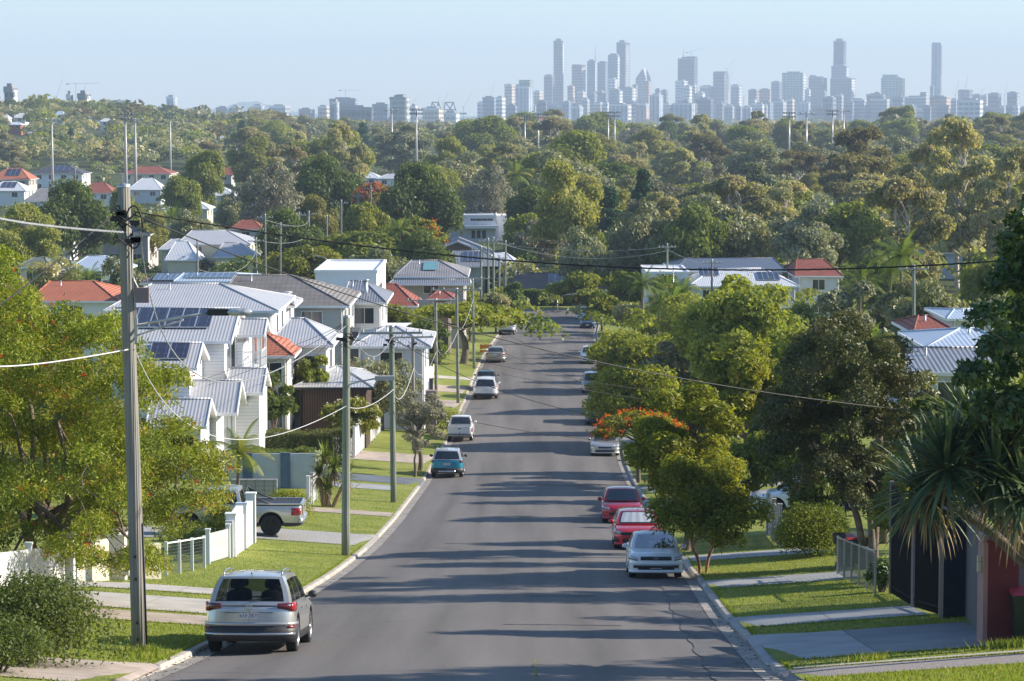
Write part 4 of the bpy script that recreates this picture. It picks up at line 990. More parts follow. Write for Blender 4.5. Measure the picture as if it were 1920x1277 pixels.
def grow(name, label, cat, base, h, w, th, seed, leaf, bark, nl=4000, ls=.3, asp=.5, shape='round', ncl=18, clr=.33, tr=None,
         group=None, flowers=None, nf=0, rz=0.0, stems=1, lean=(0, 0), up=.35, shell=.45, depthk=1.0, droop=0.0, bottom=None, clumps_extra=None, fls=None):
    rng = np.random.default_rng(seed); root = empty(name, base, rz, label, cat, group)
    if shape == 'round': th *= .55
    nl = int(nl*1.45); ls *= 1.18
    tr = tr or h * .022 + .03; c0 = (h + th) / 2; rx = w / 2; rz_ = (h - th) / 2
    cl = []; tries = 0
    for i in range(ncl):
        for _ in range(30):
            d = unit(rng, 1)[0]
            if shape == 'umbrella':
                r = math.sqrt(rng.uniform(0, 1)) ; a = rng.uniform(0, 6.28)
                x, y = r*rx*.88*math.cos(a), r*rx*.88*depthk*math.sin(a); z = th + (h - th) * (.30 + .62 * math.sqrt(max(0, 1 - r*r*.9)))
                k = clr * rx * rng.uniform(.7, 1.1); c = (x, y, z - k*.25, k, k, k * .42)
            elif shape == 'gum':
                t = rng.uniform(0, 1); r = rng.uniform(.15, .95) * (0.55 + .45*math.sin(math.pi*min(1, t*1.1))); a = rng.uniform(0, 6.28)
                k = clr * rx * rng.uniform(.55, 1.15); c = (r*rx*math.cos(a), r*rx*depthk*math.sin(a), th + (h-th)*(.12+.80*t), k, k, k*.72)
            elif shape == 'cone':
                t = rng.uniform(0, 1) ** 1.3; r = (1 - t) * .8; a = rng.uniform(0, 6.28); k = clr * rx * (1.1 - .6*t)
                c = (r*rx*math.cos(a), r*rx*math.sin(a), th + (h-th)*t*.92, k, k, k*.6)
            else:
                if d[2] < -.8: continue
                q = rng.uniform(.45, .86) if i > ncl*.15 else rng.uniform(0, .4)
                k = clr * rx * rng.uniform(.75, 1.25); c = (d[0]*rx*q, d[1]*rx*q*depthk, c0 + d[2]*rz_*q, k, k, k*.8)
            break
        cl.append(c)
    if clumps_extra: cl += clumps_extra
    mb = MB(); tops = []
    for s in range(stems):
        a = s * 2*math.pi/stems + .5; off = 0 if stems == 1 else tr * 1.6
        b0 = (off*math.cos(a), off*math.sin(a), -.25)
        fork = (lean[0]*th + (0 if stems == 1 else math.cos(a)*w*.10), lean[1]*th + (0 if stems == 1 else math.sin(a)*w*.10), th * (.85 if shape != 'gum' else 1.0) + (h-th)*.12)
        limb(mb, b0, fork, tr*(1.15 if stems == 1 else .8), tr*.7, rng, .05, 6, 8)
        top = (fork[0]+rng.normal()*.05*w, fork[1], th + (h-th)*.72); limb(mb, fork, top, tr*.68, tr*.2, rng, .06, 6, 6); tops.append((fork, top))
    for i, c in enumerate(cl):
        f, t = tops[i % stems]; q = min(.85, max(0.0, (c[2] - f[2]) / max(.1, (t[2]-f[2])) - .35)); s_ = [f[k] + (t[k]-f[k]) * q for k in range(3)]
        r0 = tr * (.45 - .2*q); limb(mb, s_, (c[0], c[1], c[2]-c[5]*.2), r0, r0*.25, rng, .08, 4, 5)
    mb.build('trunk', bark, root, uv=False)
    C, N, L, tint, idx = blob_leaves(rng, cl, nl, ls, asp, up, shell)
    if bottom is not None:
        k = C[:, 2] > bottom; C, N, L, tint = C[k], N[k], L[k], tint[k]
    cards('crown', C, N, L, asp, tint, leaf, None, root, droop)
    if flowers is not None and nf:
        C, N, L, tint, idx = blob_leaves(rng, cl, nf // 12, fls or ls, asp, up, .95)
        cc = np.repeat(C, 12, 0) + rng.normal(size=(len(C)*12, 3)) * (fls or ls) * .55
        cards('blossom', cc, unit(rng, len(cc)), np.full(len(cc), (fls or ls)*.8), .6, rng.uniform(0, 1, len(cc)), flowers, None, root)
    return root
def g3(px, Y, dz=0.0):
    g = G(px, Y); return (g.x, g.y, g.z + dz)
def px2m(p, Y): return p * Y / FPX
def tree_px(name, label, cat, pxc, ytop, wpx, Y, seed, leaf, bark=None, **k):
    """place a tree by the photo: crown centre column, top row, crown width in px at distance Y"""
    b = g3(pxc, Y); top = W(pxc, ytop, Y).z; h = top - b[2]; w = px2m(wpx, Y)
    th = k.pop('th', .28) * h
    return grow(name, label, cat, b, h, w, th, seed, leaf, bark or M_bark, **k)
def bush(name, label, cat, base, h, w, seed, leaf, nl=3000, ls=.15, asp=.5, depth=None, group=None, ncl=14, flowers=None, nf=0, fls=None):
    rng = np.random.default_rng(seed); root = empty(name, base, 0, label, cat, group); depth = depth or w; cl = []
    for i in range(ncl):
        d = unit(rng, 1)[0]; d[2] = abs(d[2]); q = rng.uniform(.3, .72); k = .34 * min(w, depth)/2 * rng.uniform(.8, 1.3) + .1
        cl.append((d[0]*w/2*q, d[1]*depth/2*q, max(k*.6, d[2]*h*.75*q + h*.15), k*1.2, k*1.2, min(k, h*.4)))
    mb = MB()
    for c in cl[:8]: limb(mb, (c[0]*.2, c[1]*.2, -.1), (c[0], c[1], c[2]), .035, .01, rng, .05, 3, 5)
    mb.build('stems', M_bark, root, uv=False)
    C, N, L, tint, idx = blob_leaves(rng, cl, nl, ls, asp, .35, .4); k = C[:, 2] > 0
    cards('foliage', C[k], N[k], L[k], asp, tint[k], leaf, None, root)
    if flowers is not None and nf:
        C, N, L, tint, idx = blob_leaves(rng, cl, nf, fls or ls, asp, .6, .95)
        cards('blossom', C, N, L, .8, tint, flowers, None, root)
    return root
def hedge(label, x0, x1, y0, y1, h, seed, leaf, nl=9000, ls=.09, group=None, name='hedge'):
    rng = np.random.default_rng(seed); cx, cy_ = (x0+x1)/2, (y0+y1)/2; zb = min(H(x0, cy_), H(x1, cy_)); root = empty(name, (cx, cy_, zb), 0, label, 'hedge', group)
    hx, hy = (x1-x0)/2, (y1-y0)/2
    areas = np.array([2*hx*2*hy, 2*hx*h, 2*hx*h*.5, 2*hy*h, 2*hy*h]); f = rng.choice(5, nl, p=areas/areas.sum())
    u, v = rng.uniform(-1, 1, nl), rng.uniform(0, 1, nl); j = np.abs(rng.normal(0, .07, nl))
    C = np.zeros((nl, 3)); N = np.zeros((nl, 3))
    bumpx = lambda a: .08*np.sin(a*2.1+seed) + .06*np.sin(a*5.3)
    for k in range(5):
        m = f == k
        if k == 0: C[m] = np.stack([u[m]*hx, (v[m]*2-1)*hy, h - j[m] + bumpx(u[m]*hx)], 1); N[m] = (0, 0, 1)
        elif k in (1, 2): s = -1 if k == 1 else 1; C[m] = np.stack([u[m]*hx, s*(hy - j[m] + bumpx(u[m]*hx + 3)), v[m]*h], 1); N[m] = (0, s, 0)
        else: s = 1 if k == 3 else -1; C[m] = np.stack([s*(hx - j[m]), u[m]*hy, v[m]*h], 1); N[m] = (s, 0, 0)
    N = N * .5 + unit(rng, nl) * .8; N[:, 2] += .25; N /= np.linalg.norm(N, axis=1, keepdims=True)
    cards('foliage', C, N, ls*rng.uniform(.6, 1.4, nl), .55, rng.uniform(0, 1, nl), leaf, None, root)
    mb = MB()
    for i in range(max(3, int((x1-x0)/.7))):
        X = -hx*.85 + i*2*hx*.85/max(2, int((x1-x0)/.7)-1); 
        for s in (-1, 0, 1): limb(mb, (X, 0, -.05), (X+rng.normal()*.15, s*hy*.6, h*.85), .04, .012, rng, .04, 3, 5)
    mb.build('stems', M_bark, root, uv=False)
    core = MB(); core.box(-hx*.8, hx*.8, -hy*.7, hy*.7, .1, h*.86); core.build('inner_core', F_dark, root, uv=False)  # solid box in dark leaf green fills the hedge behind the leaves
    return root
def strap_leaf(V, F, T, base, az, el, L, wd, droop, rng, tint, nseg=6):
    p = np.array(base, float); d = np.array([math.cos(az)*math.cos(el), math.sin(az)*math.cos(el), math.sin(el)])
    side = np.array([-math.sin(az), math.cos(az), 0]) ; b = len(V); st = L/nseg
    tw = rng.normal(0, .25)
    for i in range(nseg+1):
        t = i/nseg; w_ = wd * (0.75 + .5*t if t < .3 else 1.0*(1-((t-.3)/.7)**1.6)+.03)
        up = np.cross(d, side); s2 = side*math.cos(tw*t) + up*math.sin(tw*t)
        V += [p - s2*w_/2, p + s2*w_/2]
        if i < nseg: F.append((b+2*i, b+2*i+1, b+2*i+3, b+2*i+2)); T.append(tint)
        p = p + d*st; d = d + np.array([0, 0, -droop*(.5+t)*st]); d /= np.linalg.norm(d)
def mesh_vft(name, V, F, T, m, parent, midx=None):
    me = bpy.data.meshes.new(name); me.from_pydata([tuple(v) for v in V], [], F)
    for mm in (m if isinstance(m, (list, tuple)) else [m]): me.materials.append(mm)
    if midx is not None: me.polygons.foreach_set('material_index', midx)
    at = me.attributes.new('tint', 'FLOAT', 'FACE'); at.data.foreach_set('value', np.array(T, dtype=np.float32))
    me.polygons.foreach_set('use_smooth', [True]*len(F)); me.update()
    o = bpy.data.objects.new(name, me); col.objects.link(o)
    if parent is not None: setparent(o, parent)
    return o
def rosette(root, c, n, L, wd, seed, leaf, droop=1.2, elmin=-.5, name='leaves', dead=0):
    rng = np.random.default_rng(seed); V, F, T = [], [], []
    for i in range(n):
        el = rng.uniform(elmin, 1.45); strap_leaf(V, F, T, np.array(c)+rng.normal(size=3)*.03, rng.uniform(0, 6.28), el, L*rng.uniform(.7, 1.1), wd, droop*rng.uniform(.5, 1.4)/L, rng, rng.uniform(0, 1))
    o = mesh_vft(name, V, F, T, leaf, root)
    if dead:
        V, F, T = [], [], []
        for i in range(dead): strap_leaf(V, F, T, np.array(c)+np.array([0, 0, -.15])+rng.normal(size=3)*.05, rng.uniform(0, 6.28), rng.uniform(-1.2, -.3), L*rng.uniform(.6, 1.0), wd*.6, 3.0/L, rng, rng.uniform(0, 1))
        mesh_vft('dry_leaves', V, F, T, F_dead, root)
    return o
def palm(name, label, base, h, fr, seed, leaf=None, n=16, trunk=.16, droop=1.3, group=None, fan=False):
    rng = np.random.default_rng(seed); root = empty(name, base, 0, label, 'palm', group); mb = MB()
    lx, ly = rng.normal(0, .05*h), 0
    mb.tube([(lx*t*t, 0, h*t - (.2 if t == 0 else 0)) for t in (0, .2, .4, .6, .8, 1)], [trunk*1.3, trunk, trunk*.9, trunk*.85, trunk*.8, trunk*.75], 8); mb.build('trunk', M_bark, root, uv=False)
    V, F, T = [], [], []
    for i in range(n):
        az = i*2.4 + rng.uniform(-.2, .2); el = 1.3 - 1.7*(i/n); L = fr*rng.uniform(.85, 1.1); p = np.array([lx, 0, h]); d = np.array([math.cos(az)*math.cos(el), math.sin(az)*math.cos(el), math.sin(el)])
        side = np.array([-math.sin(az), math.cos(az), 0]); ns = 22; tin = rng.uniform(0, 1)
        for k in range(ns):
            t = k/ns; st = L/ns; up = np.cross(side, d); up = up if up[2] > 0 else -up
            ll = fr*.32*math.sin(math.pi*min(1, .12+t*.9))**.7
            for s in (-1, 1):
                e = p + (s*side*.8 + d*.45 - up*.28)*ll; wv = d*st*.42; b = len(V)
                V += [p - wv, p + wv, e + np.array([0, 0, -.12*ll])]; F.append((b, b+1, b+2)); T.append(min(1, max(0, tin*.7+rng.uniform(0, .3))))
            p = p + d*st; d = d + np.array([0, 0, -droop*(.4+t)/ns*1.4]); d /= np.linalg.norm(d)
    mesh_vft('fronds', V, F, T, leaf or F_palm, root); return root

# ---- near plants, left
def inpoly(x, y, P):
    c = False; j = len(P)-1
    for i in range(len(P)):
        if (P[i][1] > y) != (P[j][1] > y) and x < (P[j][0]-P[i][0])*(y-P[i][1])/(P[j][1]-P[i][1])+P[i][0]: c = not c
        j = i
    return c
def polytree(name, label, cat, poly, Y, dY, basepx, baseY, seed, leaf, bark, n, rpx, nl, ls, asp, tr, stems=2, forkz=1.2, flowers=None, nf=0, fls=.06, up=.45, shell=.35, flat=.8, low=None):
    """crown whose outline from the street follows poly; its clumps fill a real depth of dY metres around Y"""
    rng = np.random.default_rng(seed); b = g3(basepx, baseY); root = empty(name, b, 0, label, cat); cl = []
    xs = [p[0] for p in poly]; ys = [p[1] for p in poly]; t = 0
    while len(cl) < n and t < 20000:
        t += 1; x = rng.uniform(min(xs), max(xs)); y = rng.uniform(min(ys), max(ys)); r = rng.uniform(*rpx)
        if not inpoly(x, y, poly): continue
        if not all(inpoly(x+dx*r*.75, y+dy*r*.6, poly) for dx, dy in ((1, 0), (-1, 0), (0, -1), (0, 1))): continue
        yy = Y + rng.normal(0, dY*.3); p = W(x, y, yy); k = px2m(r, yy); cl.append((p.x-b[0], p.y-b[1], p.z-b[2], k, k*1.3, k*flat))
    mb = MB(); cz = sum(c[2] for c in cl)/len(cl); cx = sum(c[0] for c in cl)/len(cl); cyy = sum(c[1] for c in cl)/len(cl); nodes = []
    for s_ in range(stems):
        a = s_*2*math.pi/stems+.7; p0 = (math.cos(a)*tr*1.3*(stems > 1), math.sin(a)*tr*1.3*(stems > 1), -.3); f = (cx*.25+math.cos(a)*.5*(stems > 1), cyy*.4, forkz); limb(mb, p0, f, tr, tr*.75, rng, .05, 6, 8); nodes.append((f, tr*.6))
        for q in range(4):
            c = cl[rng.integers(len(cl))]; m_ = tuple(f[i]+(c[i]-f[i])*.6 for i in range(3)); limb(mb, f, m_, tr*.6, tr*.3, rng, .08, 5, 6); nodes.append((m_, tr*.3))
    f0 = nodes[0][0]
    for c in sorted(cl, key=lambda c: sum((c[i]-f0[i])**2 for i in range(3))):
        nd = min(nodes, key=lambda q: sum((q[0][i]-c[i])**2 for i in range(3)) - .5*q[1]*10)
        e = (c[0], c[1], c[2]-c[5]*.2); r0 = max(.014, min(tr*.3, nd[1]*.7)); limb(mb, nd[0], e, r0, r0*.55, rng, .13, 4, 5); nodes.append((e, r0*.6))
    mb.build('trunk', bark, root, uv=False)
    C, N, L, tint, idx = blob_leaves(rng, cl, nl, ls, asp, up, shell); cards('crown', C, N, L, asp, tint, leaf, None, root, .3)
    if flowers is not None:
        cc = [c for c in cl if c[2] < (low or 99)]; C, N, L, tint, idx = blob_leaves(rng, cc, nf//12, fls, asp, up, .95); q = np.repeat(C, 12, 0) + rng.normal(size=(len(C)*12, 3))*fls*.55
        cards('blossom', q, unit(rng, len(q)), np.full(len(q), fls*.8), .6, rng.uniform(0, 1, len(q)), flowers, None, root)
    return root
polytree('bottlebrush_tree', 'big bottlebrush tree with red flowers filling the left edge of the street', 'tree', [(-160, 380), (0, 430), (40, 480), (70, 545), (140, 575), (190, 600), (212, 560), (262, 545), (258, 640), (300, 700), (340, 660), (362, 690), (352, 790), (400, 815), (448, 850), (462, 900), (450, 970), (400, 985), (372, 1030), (330, 1035), (300, 1110), (250, 1125), (200, 1075), (150, 1110), (100, 1080), (40, 1120), (-160, 1120)],
    64.5, 7, 95, 68, 11, F_callis, M_bark, 300, (26, 50), 160000, .12, .27, .17, 3, 1.9, F_red, 1900, .06, up=.2)
bush('garden_shrub', 'glossy green shrub with tiny pink buds at the bottom left corner', 'shrub', g3(55, 47.8), 1.95, 3.3, 21, F_dark, nl=30000, ls=.075, ncl=26, flowers=F_pink, nf=70, fls=.04)
bush('garden_shrub', 'bluish green shrub cut off by the lower left corner', 'shrub', g3(-10, 45.0), 1.1, 2.0, 22, F_dark, nl=9000, ls=.07, ncl=16)
bush('garden_shrub', 'round bright green shrub behind the tray of the silver utility truck', 'shrub', g3(543, 109.5), 1.9, 2.0, 23, F_bright, nl=11000, ls=.075, ncl=22)
def yucca(label, px, Y, h, stems, seed, L=.85, flower=True, leaf=None, name='yucca'):
    root = empty(name, g3(px, Y), 0, label, 'plant'); rng = np.random.default_rng(seed)
    for i, (dx, dy, z) in enumerate(stems):
        mb = MB(); limb(mb, (dx*.3, dy*.3, -.1), (dx, dy, z), .11, .07, rng, .04, 4, 7); mb.build('stem', M_barkw, root, uv=False)
        rosette(root, (dx, dy, z), 90, L, .055, seed+i, leaf or F_palm, droop=.9, elmin=-.3, dead=45)
        if flower and i % 2 == 0:
            C = np.stack([rng.normal(0, .07, 260), rng.normal(0, .07, 260), rng.uniform(.35, 1.05, 260)], 1) + np.array([dx, dy, z])
            cards('flower_spike', C, unit(rng, 260), np.full(260, .09), .7, rng.uniform(0, 1, 260), F_whitef, None, root)
    return root
yucca('clump of yuccas with dry skirts and white flower spikes beside the fence corner', 612, 119, 2, [(-.35, 0, 1.5), (.35, .1, 1.75), (.0, -.2, .9), (-.1, .3, 2.2), (.9, 0, 1.3)], 31)
palm('feather_palm', 'small arching palm hanging over the white front wall', g3(446, 107), 2.9, 1.6, 33, n=14, trunk=.08)
hedge('tall clipped brown tinged hedge behind the white house gate', G(452, 152).x, G(640, 152).x, 152, 154, 1.9, 41, F_hedge, nl=15000, ls=.11)
hedge('lower clipped dark hedge in front of the tall brown tinged one', G(436, 143).x, G(590, 143).x, 143, 144.6, 1.35, 42, F_dark, nl=11000, ls=.10)
hedge('lowest rounded hedge row above the blue grey panel wall', G(470, 137.5).x, G(568, 137.5).x, 137.4, 138.8, .8, 43, F_hedge, nl=6000, ls=.09)
tree_px('frangipani_tree', 'frangipani tree dotted with white flowers behind the white fence', 'tree', 660, 742, 120, 163, 51, F_mid, M_barkp, th=.3, nl=4200, ls=.28, asp=.38, ncl=20, flowers=F_whitef, nf=1300, fls=.13)
tree_px('leafy_tree', 'dense dark green tree between the white house and the carport', 'tree', 512, 683, 92, 160, 52, F_dark, th=.25, nl=6500, ls=.26, asp=.34, ncl=22)
tree_px('blossom_tree', 'wide tree with faded pink blossom behind the power poles', 'tree', 698, 662, 190, 176, 53, F_grey, th=.25, nl=9000, ls=.22, asp=.45, ncl=30, flowers=F_pink, nf=1400, fls=.10)
bush('garden_shrub', 'low dark shrub under the pink blossom tree beside the grey house', 'shrub', g3(690, 190), 2.2, 5, 54, F_dark, nl=5000, ls=.2)
tree_px('street_tree', 'small thin leaved street tree on the grass behind the teal car', 'tree', 787, 722, 122, 152, 55, F_bare, M_bark, th=.34, nl=7500, ls=.12, asp=.4, ncl=34, clr=.24, lean=(-.08, 0), shell=.2)
tree_px('street_tree', 'young leafless forked trunk standing beside the thin leaved street tree', 'tree', 777, 800, 60, 146.5, 56, F_bare, M_bark, th=.5, nl=500, ls=.12, ncl=8)
tree_px('poinciana_tree', 'flat topped spreading street tree over the left footpath far down', 'tree', 868, 566, 232, 251, 57, F_lime, th=.45, shape='umbrella', nl=13000, ls=.36, asp=.45, ncl=46, clr=.24, tr=.35)
tree_px('garden_tree', 'dark tree between the grey hipped house and the left footpath', 'tree', 800, 588, 95, 228, 58, F_dark, nl=4500, ls=.35)
bush('garden_shrub', 'tall dark shrub against the white gate posts halfway down the street', 'shrub', g3(770, 192), 3.6, 3.4, 59, F_mid, nl=4500, ls=.2)
bush('garden_shrub', 'yellow green shrub at the foot of the thin leaved street tree', 'shrub', g3(835, 188), 1.6, 3.2, 60, F_bright, nl=4000, ls=.12)
bush('garden_shrub', 'low shrub with white flowers behind the wire front gate', 'shrub', g3(352, 93), 1.1, 2.2, 61, F_mid, nl=4000, ls=.08, flowers=F_whitef, nf=50, fls=.06)
bush('garden_shrub', 'climbing shrub spilling over the wire fence beside the white pillars', 'shrub', g3(408, 98), 1.7, 1.6, 62, F_bright, nl=5000, ls=.08)
# ---- right side
tree_px('street_tree', 'red barked street tree with two stacked crowns beside the white sedan', 'tree', 1318, 840, 238, 85.5, 71, F_bright, plain('red_bark', (.34, .17, .11), .8, var=.3, scale=8), th=.22, nl=17000, ls=.15, asp=.3, ncl=34, clr=.32, stems=2, tr=.07, up=.5)
tree_px('street_tree', 'tall lime green street tree rising behind the red cars', 'tree', 1285, 706, 235, 97, 72, F_lime, th=.25, nl=22000, ls=.17, asp=.35, ncl=44, clr=.28, up=.5)
tree_px('flame_tree', 'small flame tree with orange red flowers reaching over the road', 'tree', 1198, 768, 190, 142, 73, F_bright, th=.35, shape='umbrella', nl=9000, ls=.18, asp=.4, ncl=26, flowers=F_orange, nf=2600, fls=.16, clr=.32)
tree_px('street_tree', 'lime green street tree beyond the flame tree on the right verge', 'tree', 1198, 690, 235, 172, 74, F_lime, th=.12, nl=14000, ls=.24, asp=.42, ncl=36, clr=.3)
tree_px('street_tree', 'yellowish street tree next to the blue pool fence', 'tree', 1188, 626, 205, 222, 75, F_lime, th=.12, nl=11000, ls=.3, asp=.45, ncl=32, clr=.3)
tree_px('street_tree', 'round street tree near the far end on the right', 'tree', 1128, 548, 80, 305, 76, F_bright, th=.25, nl=5500, ls=.4, ncl=20)
tree_px('street_tree', 'leafy tree behind the far round street tree', 'tree', 1086, 512, 90, 352, 77, F_bright, nl=5000, ls=.45)
tree_px('street_tree', 'broad leafy tree right of the solar roofed brown house', 'tree', 1165, 508, 95, 335, 78, F_bright, nl=6000, ls=.45)
tree_px('street_tree', 'thin young tree on the grass at the end of the street', 'tree', 1038, 530, 42, 352, 79, F_mid, nl=1800, ls=.35, th=.4)
tree_px('fig_tree', 'large dark green round headed tree above the right hand gardens', 'tree', 1402, 508, 262, 176, 80, F_mid, th=.15, nl=24000, ls=.36, asp=.45, ncl=50, clr=.3)
tree_px('mango_tree', 'fresh green dense tree in front of the large dark round tree', 'tree', 1405, 622, 215, 135, 81, F_bright, th=.15, nl=20000, ls=.26, asp=.35, ncl=40, clr=.3)
polytree('lilly_pilly_tree', 'tall dark olive tree with twisted trunk behind the wire fence', 'tree', [(1480, 640), (1545, 600), (1600, 560), (1640, 600), (1700, 610), (1740, 660), (1730, 740), (1765, 800), (1740, 900), (1700, 960), (1640, 985), (1560, 975), (1500, 960), (1440, 900), (1415, 820), (1430, 730)],
    83, 5, 1632, 82, 82, F_lilly, M_bark, 130, (20, 42), 75000, .12, .45, .13, 3, 2.2, up=.35)
bush('garden_shrub', 'large leafy shrub beside the front path on the right verge', 'shrub', g3(1522, 90), 2.3, 2.6, 83, F_mid, nl=42000, ls=.075, ncl=80, depth=2.8)
tree_px('grevillea_tree', 'grey green rounded tree left of the red roof on the right', 'tree', 1585, 512, 135, 205, 84, F_grey, nl=13000, ls=.34, ncl=32, clr=.3, th=.15)
tree_px('garden_tree', 'tree with fine yellow green leaves beside the green power pole', 'tree', 1685, 520, 130, 232, 85, F_gum, nl=7000, ls=.4, ncl=26)
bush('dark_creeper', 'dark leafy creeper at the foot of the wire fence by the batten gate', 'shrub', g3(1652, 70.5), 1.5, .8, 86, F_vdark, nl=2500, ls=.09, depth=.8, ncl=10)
# near right edge: big leaved tree and pandanus
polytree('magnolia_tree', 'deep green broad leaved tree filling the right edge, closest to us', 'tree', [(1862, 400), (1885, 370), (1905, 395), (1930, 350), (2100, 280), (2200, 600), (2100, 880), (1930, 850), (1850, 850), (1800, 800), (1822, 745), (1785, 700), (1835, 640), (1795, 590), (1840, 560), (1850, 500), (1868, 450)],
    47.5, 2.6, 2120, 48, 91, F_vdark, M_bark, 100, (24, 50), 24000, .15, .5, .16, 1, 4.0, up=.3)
def pandanus():
    root = empty('pandanus_tree', g3(1990, 50.0), 0, 'pandanus with long grey green strap leaves and dry ones hanging below', 'tree'); rng = np.random.default_rng(5)
    b0 = root.location; heads = [(1775, 880, 49.4), (1868, 900, 49.2), (1835, 820, 49.9), (1905, 840, 49.6), (1735, 925, 50.4), (1925, 930, 48.9)]
    for i, q in enumerate(heads):
        x, y, z = W(*q) - b0
        mb = MB(); limb(mb, (0, 0, .9), (x, y, z), .12, .08, rng, .06, 5, 8); mb.build('limb', M_bark, root, uv=False)
        rosette(root, (x, y, z), 210, 1.4, .085, 200+i, F_strap, droop=.75, elmin=-.65, dead=30)
    mb = MB(); limb(mb, (0, 0, -.3), (0, 0, 1.0), .15, .12, rng, .02, 3, 8); mb.build('trunk', M_barkw, root, uv=False)
pandanus()
# columnar trees just outside the right edge of the picture: they throw the long shadows over the street
for i, (x, y, h, w) in enumerate(((15.5, 53.5, 6.5, 3.4), (15.5, 61.6, 10.5, 2.4), (17, 66.5, 8, 3.0), (17.5, 76.2, 13.5, 4.2), (18.5, 85.0, 12.0, 2.6), (19.2, 93.2, 13.0, 3.0), (21.5, 104.5, 13.0, 2.8))):
    grow('columnar_tree', 'columnar garden tree beyond the right edge, ' + ['nearest', 'second', 'third', 'fourth', 'fifth', 'sixth', 'farthest'][i] + ' of the row', 'tree', (x, y, H(x, y)), h, w, h*.3, 300+i, F_mid, M_bark, nl=7000, ls=.25, ncl=40, clr=.62, group='columnar garden trees beyond the right edge')
# gardens on the right: (column, top row, width px, distance, leaf, label)
for i, (px, yt, wp, Y, lf, lab) in enumerate(((1352, 850, 120, 116, F_dark, 'dark garden tree filling the gap behind the stacked crown street tree'), (1415, 800, 150, 118, F_mid, 'leafy tree behind the white car in the drive'), (1478, 742, 170, 126, F_dark, 'shady tree left of the dark olive tree'),
   (1320, 690, 110, 148, F_mid, 'small tree between the lime tree and the fresh green tree'), (1255, 640, 110, 205, F_olive, 'olive toned tree behind the blue pool fence'), (1245, 595, 90, 285, F_mid, 'garden tree beside the golden cane palms'), (1190, 572, 90, 300, F_gum, 'thin crowned tree near the far end on the right'),
   (1330, 600, 110, 225, F_dark, 'dark tree left of the large round headed tree'), (1690, 640, 130, 112, F_olive, 'olive tree hiding the corner of the corrugated shed'), (1745, 735, 170, 78, F_dark, 'dark bushy tree below the corrugated shed roof'), (1700, 840, 150, 74, F_mid, 'leafy tree behind the pandanus leaves'),
   (1840, 700, 200, 92, F_dark, 'dark tree under the grey corrugated roof at the right'), (1650, 590, 90, 160, F_grey, 'grey green tree left of the dark red gable'), (1870, 540, 170, 200, F_olive, 'olive tree by the right edge above the iron roofs'), (1440, 590, 120, 220, F_olive, 'olive tree right of the large round headed tree'), (1500, 575, 120, 240, F_dark, 'dark tree left of the grey green rounded one'),
   (1130, 520, 70, 375, F_gum, 'gum beside the solar roofed brown house'), (1200, 530, 60, 350, F_dark, 'dark shrubby tree left of the white boxy wing'), (1540, 880, 110, 96, F_dark, 'dark shrubby tree behind the large leafy shrub'), (1400, 556, 150, 290, F_mid, 'tree between the round headed tree and the solar roofs'))):
    tree_px('garden_tree', lab, 'tree', px, yt, wp, Y, 700+i, lf, th=.12, nl=6500, ls=.2 if Y < 130 else .32, ncl=30, clr=.34)
for i, (px, yt, wp, Y, lf, lab) in enumerate(((250, 775, 130, 112, F_mid, 'leafy tree behind the bottlebrush, left of the block wall'), (140, 700, 190, 122, F_dark, 'dark tree deep behind the bottlebrush'), (30, 640, 200, 125, F_mid, 'green tree behind the bottlebrush at the left edge'), (330, 800, 120, 124, F_bright, 'bright tree between the bottlebrush and the blue grey fence'),
   (15, 560, 220, 190, F_olive, 'olive tree before the orange tiled bungalow'), (590, 650, 70, 168, F_mid, 'small tree beside the carport roof'), (740, 560, 90, 245, F_mid, 'tree behind the low grey roofed house'), (880, 530, 60, 285, F_mid, 'tree behind the kerbside power poles'), (930, 545, 70, 300, F_gum, 'thin tree at the foot of the far pole cluster'), (965, 520, 50, 330, F_dark, 'dark tree left of the brown roofed house'),
   (785, 620, 80, 222, F_dark, 'dark tree right of the low grey roofed house'), (105, 470, 110, 310, F_gum, 'gum behind the green roofed cottages'), (600, 690, 100, 172, F_dark, 'dark foliage beside the carport'))):
    tree_px('garden_tree', lab, 'tree', px, yt, wp, Y, 740+i, lf, th=.12, nl=5500, ls=.2 if Y < 130 else .32, ncl=28, clr=.34)
for i, (x, y, h, w) in enumerate(((13.5, 116.5, 8.6, 3.2), (14, 128, 8.5, 2.8), (14, 139.5, 8.5, 3.0), (13.5, 152, 8, 3.2), (14.5, 186, 8.5, 3.4), (14.5, 203, 8.5, 4), (15, 232, 7, 3.4), (16, 246, 7, 4), (16.5, 270, 6, 3), (17, 288, 6, 3), (18, 322, 6.5, 3))):
    grow('garden_tree', 'slender tree rising behind the right hand verge, ' + ['nearest', 'second', 'third', 'fourth', 'fifth', 'sixth', 'seventh', 'eighth', 'ninth', 'tenth', 'farthest'][i] + ' of its row', 'tree', (x, y, H(x, y)), h, w, h*.3, 340+i, F_mid, M_bark, nl=4500, ls=.3, ncl=30, clr=.6, group='slender trees behind the right verge')
